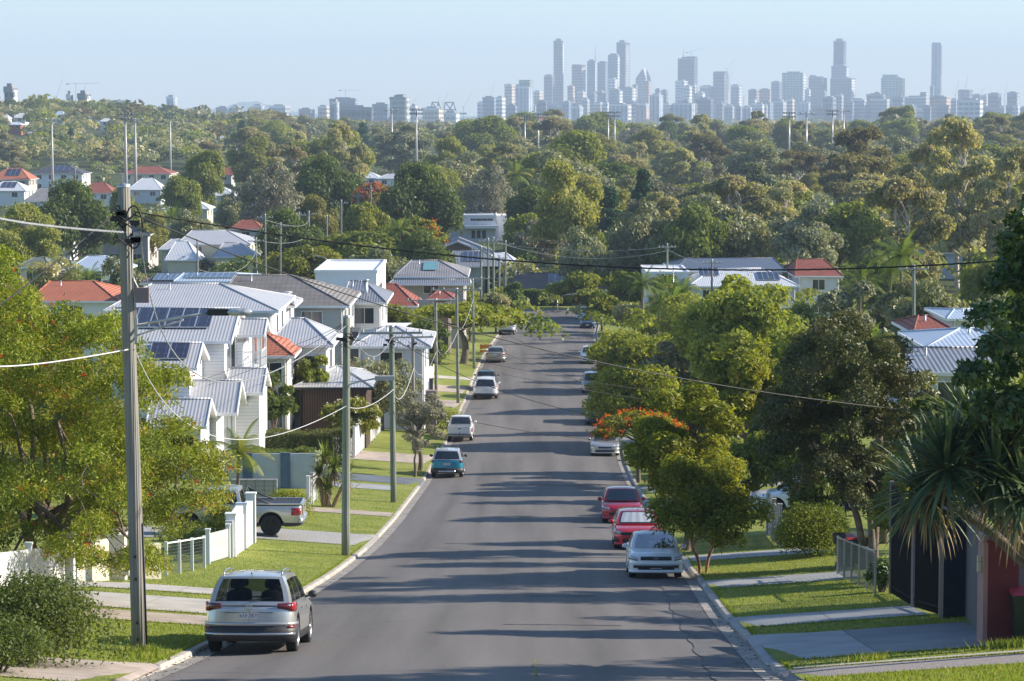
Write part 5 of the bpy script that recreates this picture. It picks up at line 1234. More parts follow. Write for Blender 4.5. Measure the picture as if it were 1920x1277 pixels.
# ---------------------------------------------------------------- the wood between the houses and the city
PROT = {}
def proto(key, name, cat='tree', **k):
    k['th'] *= .6; k['nl'] = int(k['nl']*1.8); k['ls'] *= .95; k['clr'] *= 1.25
    r = grow(name, None, None, (0, -400, 0), **k); PROT[key] = r; return r
proto('gum', 'gum_tree', h=15, w=11, th=4.5, seed=401, leaf=F_gum, bark=M_barkp, nl=7000, ls=.5, asp=.45, shape='gum', ncl=34, clr=.26, tr=.28, stems=2, droop=.5)
proto('gum2', 'gum_tree', h=17, w=12, th=5, seed=402, leaf=F_gum, bark=M_barkp, nl=7000, ls=.5, asp=.45, shape='gum', ncl=40, clr=.22, tr=.3, droop=.5)
proto('gumy', 'gum_tree', h=14, w=11, th=3.5, seed=403, leaf=F_gumy, bark=M_barkp, nl=7000, ls=.5, asp=.45, shape='round', ncl=30, clr=.28, tr=.28)
proto('gumr', 'gum_tree', h=14, w=12, th=3.5, seed=404, leaf=F_gumr, bark=M_barkp, nl=6000, ls=.5, asp=.45, shape='gum', ncl=34, clr=.26, tr=.28, stems=2)
proto('olive', 'bush_tree', h=11, w=12, th=2, seed=405, leaf=F_olive, bark=M_bark, nl=8000, ls=.5, shape='round', ncl=36, clr=.28)
proto('dark', 'fig_tree', h=11, w=13, th=2, seed=406, leaf=F_dark, bark=M_bark, nl=8000, ls=.52, shape='round', ncl=36, clr=.28)
proto('mid', 'bush_tree', h=10, w=10, th=2, seed=407, leaf=F_mid, bark=M_bark, nl=7000, ls=.48, shape='round', ncl=30, clr=.3)
proto('brt', 'bush_tree', h=9, w=9, th=2, seed=408, leaf=F_bright, bark=M_bark, nl=6500, ls=.45, shape='round', ncl=28, clr=.3)
proto('pine', 'pine_tree', h=17, w=8, th=3, seed=409, leaf=F_pine, bark=M_bark, nl=6000, ls=.55, shape='cone', ncl=44, clr=.4)
proto('bare', 'bare_tree', h=11, w=12, th=3, seed=410, leaf=F_bare, bark=M_barkp, nl=3800, ls=.42, shape='round', ncl=46, clr=.2)
proto('grey', 'gum_tree', h=13, w=11, th=3, seed=411, leaf=F_grey, bark=M_barkp, nl=6500, ls=.5, shape='gum', ncl=34, clr=.27)
PH = dict(gum=15, gum2=17, gumy=14, gumr=14, olive=11, dark=11, mid=10, brt=9, pine=17, bare=11, grey=13)
PW = dict(gum=11, gum2=12, gumy=11, gumr=12, olive=12, dark=13, mid=10, brt=9, pine=8, bare=12, grey=11)
DESC = dict(gum='olive green gum tree with pale trunk', gum2='tall loose gum tree', gumy='yellow green gum tree', gumr='bronze tinted gum tree', olive='dull olive rounded tree', dark='dark green dense tree', mid='mid green rounded tree', brt='fresh green rounded tree', pine='deep green pine tree', bare='sparse greyish tree', grey='grey green gum tree')
USED = set()
def place(key, px, ytop, Y, wpx=None, label=None, rz=None, group=None, rnd=random.Random(1)):
    b = g3(px, Y); h = W(px, ytop, Y).z - b[2]
    h = max(3.5, h); s = h / PH[key]; sw = px2m(wpx, Y) / PW[key] if wpx else s * rnd.uniform(.9, 1.25)
    sw = max(sw, s * (.72 if key != 'pine' else .6))
    if key in USED: o = copy_tree(PROT[key])
    else: o = PROT[key]; USED.add(key)
    o.location = (b[0], b[1], b[2] - .1); o.scale = (sw, sw, s); o.rotation_euler.z = rnd.uniform(0, 6.28) if rz is None else rz
    tag(o, label, 'tree', group); return o
# landmarks of the middle distance, placed one by one: (kind, column, top row, distance, width px, label)
LM = [
 ('dark', 786, 314, 470, 142, 'huge dark round headed tree left of the white flat roofed building'),
 ('brt', 866, 340, 620, 50, 'bright green tree peeping out right of the huge round tree'),
 ('bare', 497, 294, 520, 125, 'wide umbrella shaped tree with bare grey branches above the blue grey building'),
 ('dark', 612, 300, 540, 118, 'wide dark umbrella tree right of the bare branched one'),
 ('bare', 908, 303, 560, 90, 'grey leafless tree above the red trimmed roof'),
 ('gumy', 1067, 290, 420, 66, 'tall slim yellow green gum with white trunks in the middle'),
 ('olive', 1368, 362, 375, 185, 'very wide olive tree above the slate roofed house'),
 ('dark', 1292, 392, 368, 80, 'dark casuarina like tree left of the very wide olive tree'),
 ('olive', 1216, 380, 375, 110, 'tall dull green tree in front of the hanging power cable'),
 ('olive', 1104, 424, 370, 100, 'bushy olive tree above the solar roofed brown house'),
 ('bare', 1010, 405, 430, 110, 'mottled grey green tree right of the white flat roofed building'),
 ('mid', 978, 400, 450, 75, 'soft green tree against the right end of the white building'),
 ('dark', 1010, 355, 500, 130, 'flat dark green tree behind the right end of the white building'),
 ('grey', 1515, 382, 368, 150, 'grey green tree right of the very wide olive tree'),
 ('gum2', 1795, 204, 400, 150, 'tallest gum with layered dark crown near the right edge'),
 ('gum2', 1745, 250, 430, 110, 'lower gum leaning against the tallest layered gum'),
 ('gum', 1690, 330, 300, 170, 'broad gum with several white trunks behind the palms'),
 ('gum2', 1895, 260, 380, 120, 'dark gum cut by the right edge of the wood'),
 ('pine', 1205, 305, 470, 80, 'deep green pine with drooping tiers in the middle of the wood'),
 ('gumr', 1610, 232, 620, 105, 'bronze crowned gum with forked white trunk'),
 ('mid', 660, 432, 395, 175, 'large feathery green tree filling the dip below the power poles'),
 ('brt', 565, 455, 370, 130, 'bright green feathery tree left of the large feathery one'),
 ('olive', 705, 458, 360, 130, 'olive feathery tree right above the white cube house'),
 ('dark', 800, 436, 375, 85, 'round dark bush tree beside the orange flowering one'),
 ('brt', 770, 400, 410, 110, 'flowering tree speckled with orange beside the dark round bush tree'),
 ('dark', 137, 345, 440, 56, 'dense bright conifer left of the nearest pole'),
 ('gumy', 55, 372, 380, 125, 'yellow green tree above the twisted grey cable'),
 ('mid', 378, 282, 640, 62, 'tall leafy green tree above the white roofs on the left'),
 ('gumy', 285, 392, 455, 75, 'mottled tree just right of the nearest pole top'),
 ('mid', 345, 330, 600, 55, 'light green tree beside the feather palm on the left'),
 ('olive', 440, 362, 560, 70, 'rounded olive tree left of the blue grey building'),
 ('olive', 365, 392, 445, 60, 'low olive tree below the cream gabled house'),
 ('gumy', 600, 358, 460, 66, 'yellow brown tree above the transformer pole'),
 ('brt', 690, 375, 450, 60, 'small lime tree beside the distant side street'),
 ('mid', 235, 352, 560, 60, 'dull green tree behind the nearest pole top'),
 ('dark', 540, 398, 400, 90, 'green tree behind the cross arm poles'),
 ('olive', 245, 480, 270, 95, 'low brown green tree above the orange tiled roof'),
 ('mid', 545, 520, 330, 70, 'low green tree behind the solar roofed house'),
 ('gumr', 1080, 300, 620, 70, 'rusty gum just behind the slim yellow green gum'),
 ('bare', 1330, 300, 640, 80, 'greyish bare tree under the city centre'),
 ('gumy', 470, 250, 800, 90, 'yellow green gum below the distant hill'),
 ('gumy', 650, 232, 760, 90, 'pale gum with visible white limbs left of the floodlights'),
 ('gum2', 640, 222, 700, 100, 'tall brown green gum left of the middle floodlight poles'),
 ('gumy', 840, 250, 760, 80, 'yellowish gum right of the middle floodlight pole'),
 ('dark', 1250, 230, 1400, 60, 'dark dome of a tree on the skyline left of the spire crane'),
 ('pine', 1005, 225, 1300, 40, 'dark pine on the skyline near the red roofed hall'),
 ('mid', 1690, 198, 1500, 50, 'rounded dark tree on the skyline below the slender tower'),
 ('mid', 1855, 480, 260, 110, 'green tree behind the right hand roofs'),
 ('dark', 1655, 480, 290, 80, 'dark tree right of the red tiled house'),
 ('olive', 1760, 520, 210, 70, 'olive tree behind the blue iron roofs'),
]
for i, (k, px, yt, Y, w, lab) in enumerate(LM):
    kk = k
    place(kk, px, yt, Y, w, lab, rnd=random.Random(500+i))
for i, (px, Y, h, fr, lab) in enumerate((
 (1690, 235, 10.5, 3.0, 'tall feather palm right of the red tiled house'), (1662, 240, 9, 2.6, 'second feather palm leaning left near the white trunked gum'), (1610, 262, 7, 3.0, 'bushy palm behind the red tiled house'),
 (1740, 225, 6, 2.6, 'short palm beside the green power pole'), (1655, 96, 7.3, 1.2, 'yellow fronded palm top above the dark olive tree'),
 (1232, 262, 5, 2.2, 'golden cane palm left of the blue pool fence'), (1258, 255, 5.6, 2.4, 'golden cane palm above the blue pool fence'), (1205, 285, 6, 2.5, 'golden cane palm near the far round street tree'), (1280, 268, 6, 2.4, 'tallest golden cane palm above the gardens'), (1245, 300, 5, 2.4, 'golden cane palm below the grey solar roofs'), (1300, 240, 5, 2.3, 'golden cane palm leaning toward the dark round tree'),
 (318, 470, 8, 3.0, 'dark feather palm left of the white roofs'), (163, 300, 6.0, 2.6, 'dense fan palm left of the nearest pole'), (905, 562, 6.4, 2.6, 'palm standing before the white flat roofed building'), (756, 395, 9, 2.8, 'palm among the orange flowering trees'), (975, 580, 13, 5.0, 'thick palm at the edge of the wood above the red trimmed roof'), (225, 440, 6, 3, 'palm behind the nearest pole'))):
    palm('feather_palm', lab, g3(px, Y), h, fr, 600+i, n=18 if h < 10 else 16)
tree_px('flame_tree', 'distant flame tree covered in red flowers left of the huge round tree', 'tree', 700, 340, 75, 520, 95, F_bright, th=.35, shape='umbrella', nl=3500, ls=.6, ncl=22, flowers=F_faded, nf=2600, fls=.6)
tree_px('flame_tree', 'green and orange flame tree right of the palm below the huge round tree', 'tree', 800, 408, 70, 398, 96, F_bright, th=.35, shape='umbrella', nl=3500, ls=.45, ncl=22, flowers=F_orange, nf=420, fls=.4)
# the body of the wood, individually
rw_ = random.Random(77)
PROTECT = [(58, 156, 305, 350), (-20, 56, 313, 345), (-30, 48, 338, 370), (42, 118, 350, 380), (145, 212, 340, 370), (225, 320, 312, 332), (238, 304, 334, 362), (352, 440, 346, 372), (302, 392, 374, 400), (500, 585, 345, 375), (186, 282, 424, 470), (404, 436, 313, 330), (428, 492, 412, 435), (655, 760, 322, 338), (838, 960, 360, 445), (445, 560, 383, 410), ]
def eave_Y(pm_, ye, hh=5.0):
    Y0 = 330.0
    while Y0 < 3300:
        w_ = W(pm_, ye, Y0)
        if w_.z - H(w_.x, Y0) < hh: break
        Y0 *= 1.01
    return Y0
HILLB = [(a, b, eave_Y((a+b)/2, c-8)) for a, b, c in ((15, 68, 216), (2, 45, 212), (25, 48, 228), (8, 40, 240), (160, 188, 218), (186, 206, 236), (100, 120, 224), (78, 110, 196), (105, 132, 199), (188, 246, 196), (262, 292, 206), (405, 425, 268), (372, 400, 230), (865, 890, 262), (985, 1000, 260), (1325, 1348, 296), (745, 775, 240))]
AUTO = []
Yk = 392.0; row = 0
while Yk < 1500:
    wavg = 12.5 + Yk * .006; pxw = wavg * FPX / Yk; px = -40 - rw_.uniform(0, pxw)
    while px < 1960:
        Y = Yk * rw_.uniform(.96, 1.04)
        top_m = rw_.gauss(13.5 + 4.5*min(1, Yk/1300), 3.0)
        keep = rw_.random() < .80
        # keep the left suburb open (houses there) below the wood
        if px < 720 and Yk < 640 and rw_.random() < .72: keep = False
        if px < 320 and Yk < 850 and rw_.random() < .45: keep = False
        if 780 < px < 1040 and Yk < 600: keep = False
        py_t = 208.5 + (30 - prof(Y) - top_m)/Y*FPX
        for (a_, b_, yr_, ye_) in PROTECT:
            if a_ - .35*pxw < px < b_ + .35*pxw and py_t < ye_ - 4 and Y < 22*FPX/(ye_ - 206): keep = False
        for (a_, b_, yh_) in HILLB:
            if a_ - 6 < px < b_ + 6 and yh_ - 260 < Y < yh_ + 14: keep = False
        if px < 420 and Yk > 900: top_m = rw_.gauss(10, 2)
        if keep:
            g = G(px, Y); ztop = g.z + max(7, top_m)
            k = rw_.choices(['gum', 'gum2', 'gumy', 'gumr', 'olive', 'dark', 'mid', 'brt', 'pine', 'bare', 'grey'], [20, 15, 15, 3, 18, 5, 9, 4, 2, 7, 11])[0]
            ht = max(7, top_m) * {'gum2': 1.15, 'olive': .9, 'dark': .9, 'brt': .75, 'bare': .9}.get(k, 1.0)
            AUTO.append((k, px, Y, ht, row))
        px += pxw * rw_.uniform(.75, 1.2)
    Yk *= 1.10; row += 1
ZONES = [(0, 'far left'), (130, 'left of the nearest pole'), (320, 'below the wavy white tower'), (480, 'below the distant round hill'), (620, 'below the blue offices'), (740, 'below the green block'), (850, 'below the steel bridge'),
         (960, 'below the paired white towers'), (1060, 'below the tallest brown tower'), (1140, 'below the twin glass towers'), (1220, 'below the wedge topped tower'), (1310, 'below the spire crane tower'), (1400, 'below the unfinished tower'), (1500, 'below the wide glass blocks'), (1600, 'below the stepped tallest tower'), (1700, 'below the orange flank'), (1790, 'below the lone slender tower'), (1920, 'at the right edge')]
ROWS = ['in front', 'in front', 'near the front', 'near the front', 'midway', 'midway', 'midway', 'well back', 'well back', 'well back', 'far back', 'far back', 'far back', 'on the skyline', 'on the skyline', 'on the skyline']
bykey = {}
for a in AUTO:
    z = min(ZONES, key=lambda q: abs(q[0] - a[1]))[1]
    bykey.setdefault((a[0], z, ROWS[min(a[4], 15)]), []).append(a)
ORD = ['leftmost', 'second', 'third', 'fourth', 'fifth']
for (k, z, r), L in bykey.items():
    L.sort(key=lambda a: a[1])
    for i, a in enumerate(L):
        lab = DESC[k] + ' ' + r + ' ' + z + ('' if len(L) == 1 else (', left one' if i == 0 else ', right one') if len(L) == 2 else ', ' + ORD[min(i, 4)])
        lab = lab if len(lab.split()) < 17 else lab.replace('well ', '').replace(' tree ', ' ')
        b = G(a[1], a[2])
        h = a[3]; s = h / PH[k]; rr = random.Random(int(a[1]*7 + a[2]))
        o = copy_tree(PROT[k]) if k in USED else PROT[k]; USED.add(k)
        sw = s * rr.uniform(.95, 1.3); o.location = (b.x, b.y, b.z - .1); o.scale = (sw, sw, s); o.rotation_euler.z = rr.uniform(0, 6.28)
        tag(o, lab, 'tree', 'trees of the wood below the city')
for k in PROT:
    if k not in USED: PROT[k].location = (0, 900, H(0, 900)); tag(PROT[k], DESC[k] + ' hidden midway', 'tree')
# undergrowth under the wood and the far wood: nobody could count these
def far_mass(name, label, n, y0, y1, hh, ls, per, seed, leafs, xr=None, low=1.0):
    rng = np.random.default_rng(seed); Y = y0 * (y1/y0) ** rng.uniform(0, 1, n); X = (rng.uniform(-1, 1, n) if xr is None else rng.uniform(xr[0], xr[1], n)) * (0.215*Y + 40)
    hgt = rng.normal(hh, hh*.22, n).clip(hh*.4, hh*1.8)
    if 1:
        pxs = 960 + X/Y*FPX; keep = np.ones(n, bool)
        for (a_, b_, yh_) in HILLB: keep &= ~((pxs > a_-9) & (pxs < b_+9) & (Y > yh_-280) & (Y < yh_+14))
        tp = 208.5 + (CAMZ - prof(500) - hgt*1.15)/Y*FPX
        for (a_, b_, q_, ye_) in PROTECT: keep &= ~((pxs > a_-14) & (pxs < b_+14) & (tp < ye_+2) & (Y < 26*FPX/(ye_-206)) & (Y < 1000))
        X, Y, hgt = X[keep], Y[keep], hgt[keep]; n = len(X)
    wd = hgt * rng.uniform(.45, .75, n)
    Z = np.array([H(x, y) for x, y in zip(X, Y)])
    C = np.repeat(np.stack([X, Y, Z + hgt*.55*low], 1), per, 0); d = unit(rng, n*per); d[:, 2] = np.abs(d[:, 2])*.95 - .1
    # lobed crowns: each leaf belongs to one of a few lobes
    lob = unit(rng, n*4).reshape(n, 4, 3); li = rng.integers(0, 4, n*per); lo = lob[np.repeat(np.arange(n), per), li] * .45; lo[:, 2] = np.abs(lo[:, 2])
    rad = np.repeat(np.stack([wd, wd, hgt*.45], 1), per, 0)
    P = C + (lo + d*.62) * rad
    N = d*.6 + unit(rng, n*per)*.7; N[:, 2] += .3; N /= np.linalg.norm(N, axis=1, keepdims=True)
    Ls = np.repeat(hgt/hh, per) * ls * rng.uniform(.6, 1.4, n*per); ct = np.repeat(rng.uniform(0, 1, n), per); mi = np.repeat(rng.integers(0, len(leafs), n), per)
    o = cards(name, P, N, Ls, .7, .5*ct + .5*rng.uniform(0, 1, n*per), leafs, mi)
    tag(o, label, 'trees', kind='stuff'); return o
far_mass('far_wood', 'distant woodland and garden trees running back to the city', 4200, 1400, 6900, 11, 2.3, 60, 5, [F_gum, F_olive, F_dark, F_mid, F_gumy, F_grey, F_gumr])
far_mass('undergrowth', 'low scrub and saplings under the wood', 1500, 372, 1500, 5.0, .9, 110, 6, [F_olive, F_mid, F_dark, F_gum, F_grey])
far_mass('hill_wood', 'trees covering the hillside on the left', 1150, 1050, 2100, 8.5, 1.25, 150, 8, [F_gum, F_olive, F_dark, F_mid, F_olive], xr=(-1, -.42))
far_mass('garden_growth', 'shrubs and small garden trees between the houses on the left', 520, 255, 640, 3.2, .42, 120, 9, [F_mid, F_olive, F_bright, F_dark, F_gumy])
# ---------------------------------------------------------------- houses, fences
def P_(px, py, Y): return W(px, py, Y)
def addroof(root, X0, X1, Y0, Y1, ze, ra, rb, zr, mat, name='roof', trim=None, wallm=None, over=.45, ridge='x', t=.14):
    """eave rectangle (already including the overhang), ridge from ra to rb (x positions for ridge 'x', y positions for 'y')"""
    mb = MB(); ym = (Y0+Y1)/2; xm = (X0+X1)/2
    A, B, C, D = (X0, Y0, ze), (X1, Y0, ze), (X1, Y1, ze), (X0, Y1, ze)
    if ridge == 'x': E, F_ = (ra, ym, zr), (rb, ym, zr); top = [(A, B, F_, E), (C, D, E, F_)]; ends = [(B, C, F_), (D, A, E)]; gabs = [rb >= X1 - .3, ra <= X0 + .3]
    else: E, F_ = (xm, ra, zr), (xm, rb, zr); top = [(B, C, F_, E), (D, A, E, F_)]; ends = [(A, B, E), (C, D, F_)]; gabs = [ra <= Y0 + .3, rb >= Y1 - .3]
    for q in top: mb.quad(*q)
    for e, g in zip(ends, gabs):
        if not g: mb.poly(e)
    # underside
    dn = lambda p: (p[0], p[1], p[2] - t)
    for q in top: mb.quad(*[dn(p) for p in q[::-1]], 1)
    r = wbuild(mb, name, [mat, trim or M_white], root)
    # fascia / gutter
    mb = MB()
    def bm(a, b, w=.06, h=.17, dz=-.06): mb.beam((a[0], a[1], a[2]+dz), (b[0], b[1], b[2]+dz), w, h)
    if ridge == 'x': bm(A, B); bm(C, D)
    else: bm(B, C); bm(D, A)
    for e, g in zip(ends, gabs):
        if g: bm(e[0], e[2], .05, .24, -.08); bm(e[1], e[2], .05, .24, -.08)
        else: bm(e[0], e[1])
    wbuild(mb, 'fascia', trim or M_white, root)
    # ridge capping
    mb = MB(); mb.tube([(E[0], E[1], E[2]+.01), (F_[0], F_[1], F_[2]+.01)], .07, 6)
    hips = ([(B, F_), (C, F_), (A, E), (D, E)] if ridge == 'x' else [(A, E), (B, E), (C, F_), (D, F_)])
    for (a, b), g in zip(hips, (gabs[0], gabs[0], gabs[1], gabs[1])):
        if not g: mb.tube([(a[0], a[1], a[2]+.02), (b[0], b[1], b[2]+.02)], .06, 5)
    wbuild(mb, 'ridge_cap', mat, root)
    # gable triangles set in from the barge
    for e, g in zip(ends, gabs):
        if g:
            mb = MB(); s = .42; c = [sum(p[i] for p in e)/3 for i in range(3)]
            if ridge == 'x': dx = -s if e[2][0] > xm else s; tri = [(e[0][0]+dx, e[0][1] + (.3 if e[0][1] < ym else -.3), e[0][2]-t), (e[1][0]+dx, e[1][1] + (.3 if e[1][1] < ym else -.3), e[1][2]-t), (e[2][0]+dx, e[2][1], e[2][2]-t)]
            else: dy = s if e[2][1] < ym else -s; tri = [(e[0][0] + (.3 if e[0][0] < xm else -.3), e[0][1]+dy, e[0][2]-t), (e[1][0] + (.3 if e[1][0] < xm else -.3), e[1][1]+dy, e[1][2]-t), (e[2][0], e[2][1]+dy, e[2][2]-t)]
            mb.poly(tri); wbuild(mb, 'gable', wallm or M_white, root)
    return r
def window(root, face, u0, u1, z0, z1, plane, nx=2, nz=1, fm=None, name='window', gm=None):
    """face 'f' (towards us, plane = Y) or 'r' (right side, plane = X)"""
    mb = MB(); w = .06
    def bx(m, a0, a1, b0, b1, d0, d1):
        if face == 'f': m.box(a0, a1, plane - d1, plane - d0, b0, b1)
        else: m.box(plane + d0, plane + d1, a0, a1, b0, b1)
    bx(mb, u0, u1, z0 - w, z0, 0, .05); bx(mb, u0, u1, z1, z1 + w, 0, .05); bx(mb, u0 - w, u0, z0 - w, z1 + w, 0, .05); bx(mb, u1, u1 + w, z0 - w, z1 + w, 0, .05)
    for i in range(1, nx): u = u0 + (u1-u0)*i/nx; bx(mb, u - .025, u + .025, z0, z1, 0, .045)
    for i in range(1, nz): z = z0 + (z1-z0)*i/nz; bx(mb, u0, u1, z - .02, z + .02, 0, .04)
    f = wbuild(mb, name, fm or M_white, root)
    mb = MB(); bx(mb, u0, u1, z0, z1, .004, .02)
    L = root.location; mb.v = [(v[0]-L[0], v[1]-L[1], v[2]-L[2]) for v in mb.v]; mb.build('pane', gm or M_glass, f)
    return f
def wallbox(root, X0, X1, Y0, Y1, z0, z1, m, name='wall'):
    mb = MB(); mb.box(X0, X1, Y0, Y1, z0, z1); return wbuild(mb, name, m, root)
def solar(root, A, B, C, D, nx, nz, lift=.12, name='solar_panel'):
    """panels laid on a sloping quad A(bottom left) B(bottom right) C(top right) D(top left)"""
    A, B, C, D = map(Vector, (A, B, C, D)); n = (B-A).cross(D-A).normalized(); n = n if n.z > 0 else -n
    for i in range(nx):
        for j in range(nz):
            q = lambda u, v: (A*(1-u)+B*u)*(1-v) + (D*(1-u)+C*u)*v + n*lift
            u0, u1, v0, v1 = (i+.02)/nx, (i+.98)/nx, (j+.015)/nz, (j+.985)/nz
            mb = MB(); p = [q(u0, v0), q(u1, v0), q(u1, v1), q(u0, v1)]; mb.quad(*p, 0); d = -n*.05
            e = [x + d for x in p]
            for a in range(4): mb.quad(p[a], e[a], e[(a+1) % 4], p[(a+1) % 4], 1)
            o = wbuild(mb, name, [M_solar, M_solarframe], root)
            mb = MB(); w_ = .035
            for a in range(4): mb.beam(p[a] + n*.004, p[(a+1) % 4] + n*.004, w_, .012)
            L = root.location; mb.v = [(v[0]-L[0], v[1]-L[1], v[2]-L[2]) for v in mb.v]; mb.build('frame', M_solarframe, o, uv=False)
def house(label, px0, px1, yr, ye, Y0, depth, wall, roof, rpx=None, ridge='x', over=.5, name='house', auto=True, trim=None, cat='house', sol=None, group=None, two=False, floorz=None):
    if isinstance(Y0, str):      # distance at which an eave of this height above the ground shows on row ye
        hh = float(Y0); pm_ = (px0+px1)/2; Y0 = 330.0
        while Y0 < 3300:
            w_ = P_(pm_, ye, Y0)
            if w_.z - H(w_.x, Y0) < hh: break
            Y0 *= 1.01
    """px0/px1 eave columns at the front, yr ridge row (seen at mid depth), ye eave row at the front"""
    a = P_(px0, ye, Y0); b = P_(px1, ye, Y0); ym = Y0 + depth/2; ze = a.z
    X0, X1 = a.x, b.x; xm = (X0+X1)/2; gz = min(H(X0, Y0), H(X1, Y0), H(xm, Y0+depth)) - .3 if floorz is None else floorz
    zr = P_((px0+px1)/2, yr, ym if ridge == 'x' else Y0).z
    if ridge == 'x':
        if rpx: ra, rb = P_(rpx[0], yr, ym).x, P_(rpx[1], yr, ym).x
        else: ra, rb = X0 + min(depth/2, (X1-X0)*.35), X1 - min(depth/2, (X1-X0)*.35)
        ra, rb = max(X0, ra), min(X1, rb)
    else:
        rg = (X1-X0)/2; ra, rb = (Y0, Y0+depth) if rpx == 'gable' else (Y0 + min(rg, depth*.4), Y0 + depth - min(rg, depth*.4))
    root = empty(name, (xm, Y0 + depth/2, gz), 0, label, cat, group)
    wx0, wx1, wy0, wy1 = X0+over, X1-over, Y0+over, Y0+depth-over
    wallbox(root, wx0, wx1, wy0, wy1, gz, ze-.05, wall)
    addroof(root, X0, X1, Y0, Y0+depth, ze, ra, rb, zr, roof, trim=trim, wallm=wall, ridge=ridge)
    if auto:
        H_ = ze - gz; tops = [ze - .45] + ([ze - 3.3] if H_ > 5 else [])
        for zt in tops:
            n = max(1, int((wx1-wx0)/3.6)); 
            for i in range(n):
                u = wx0 + (wx1-wx0)*(i+.5)/n; window(root, 'f', u-.75, u+.75, zt-1.25, zt, wy0, 2, 1)
            n = max(1, int((wy1-wy0)/4.5))
            for i in range(n):
                u = wy0 + (wy1-wy0)*(i+.5)/n; window(root, 'r', u-.7, u+.7, zt-1.25, zt, wx1, 2, 1)
    if Y0 < 420:
        for xx in (wx0+.12, wx1-.12):
            mb = MB(); mb.tube([(xx, Y0+.08, ze-.1), (xx, wy0-.09, ze-.55), (xx, wy0-.09, gz)], .05, 6); wbuild(mb, 'downpipe', trim or M_white, root)
        if Y0 < 300:
            mb = MB(); vx = ra+(rb-ra)*.3 if ridge == 'x' else xm; mb.tube([(vx, ym-1.4 if ridge == 'x' else ym, ze), (vx, ym-1.4 if ridge == 'x' else ym, zr+.15)], .06, 6); wbuild(mb, 'roof_vent', M_steel, root)
    if sol:
        for (s0, s1, t0, t1, nx, nz) in sol:      # fractions along the eave, up the front slope
            if ridge != 'x': continue
            q = lambda u, t: Vector((X0 + (X1-X0)*u, Y0 + (ym-Y0)*t, ze + (zr-ze)*t))
            solar(root, q(s0, t0), q(s1, t0), q(s1, t1), q(s0, t1), nx, nz)
    return root, dict(X0=X0, X1=X1, Y0=Y0, Y1=Y0+depth, ze=ze, zr=zr, gz=gz)
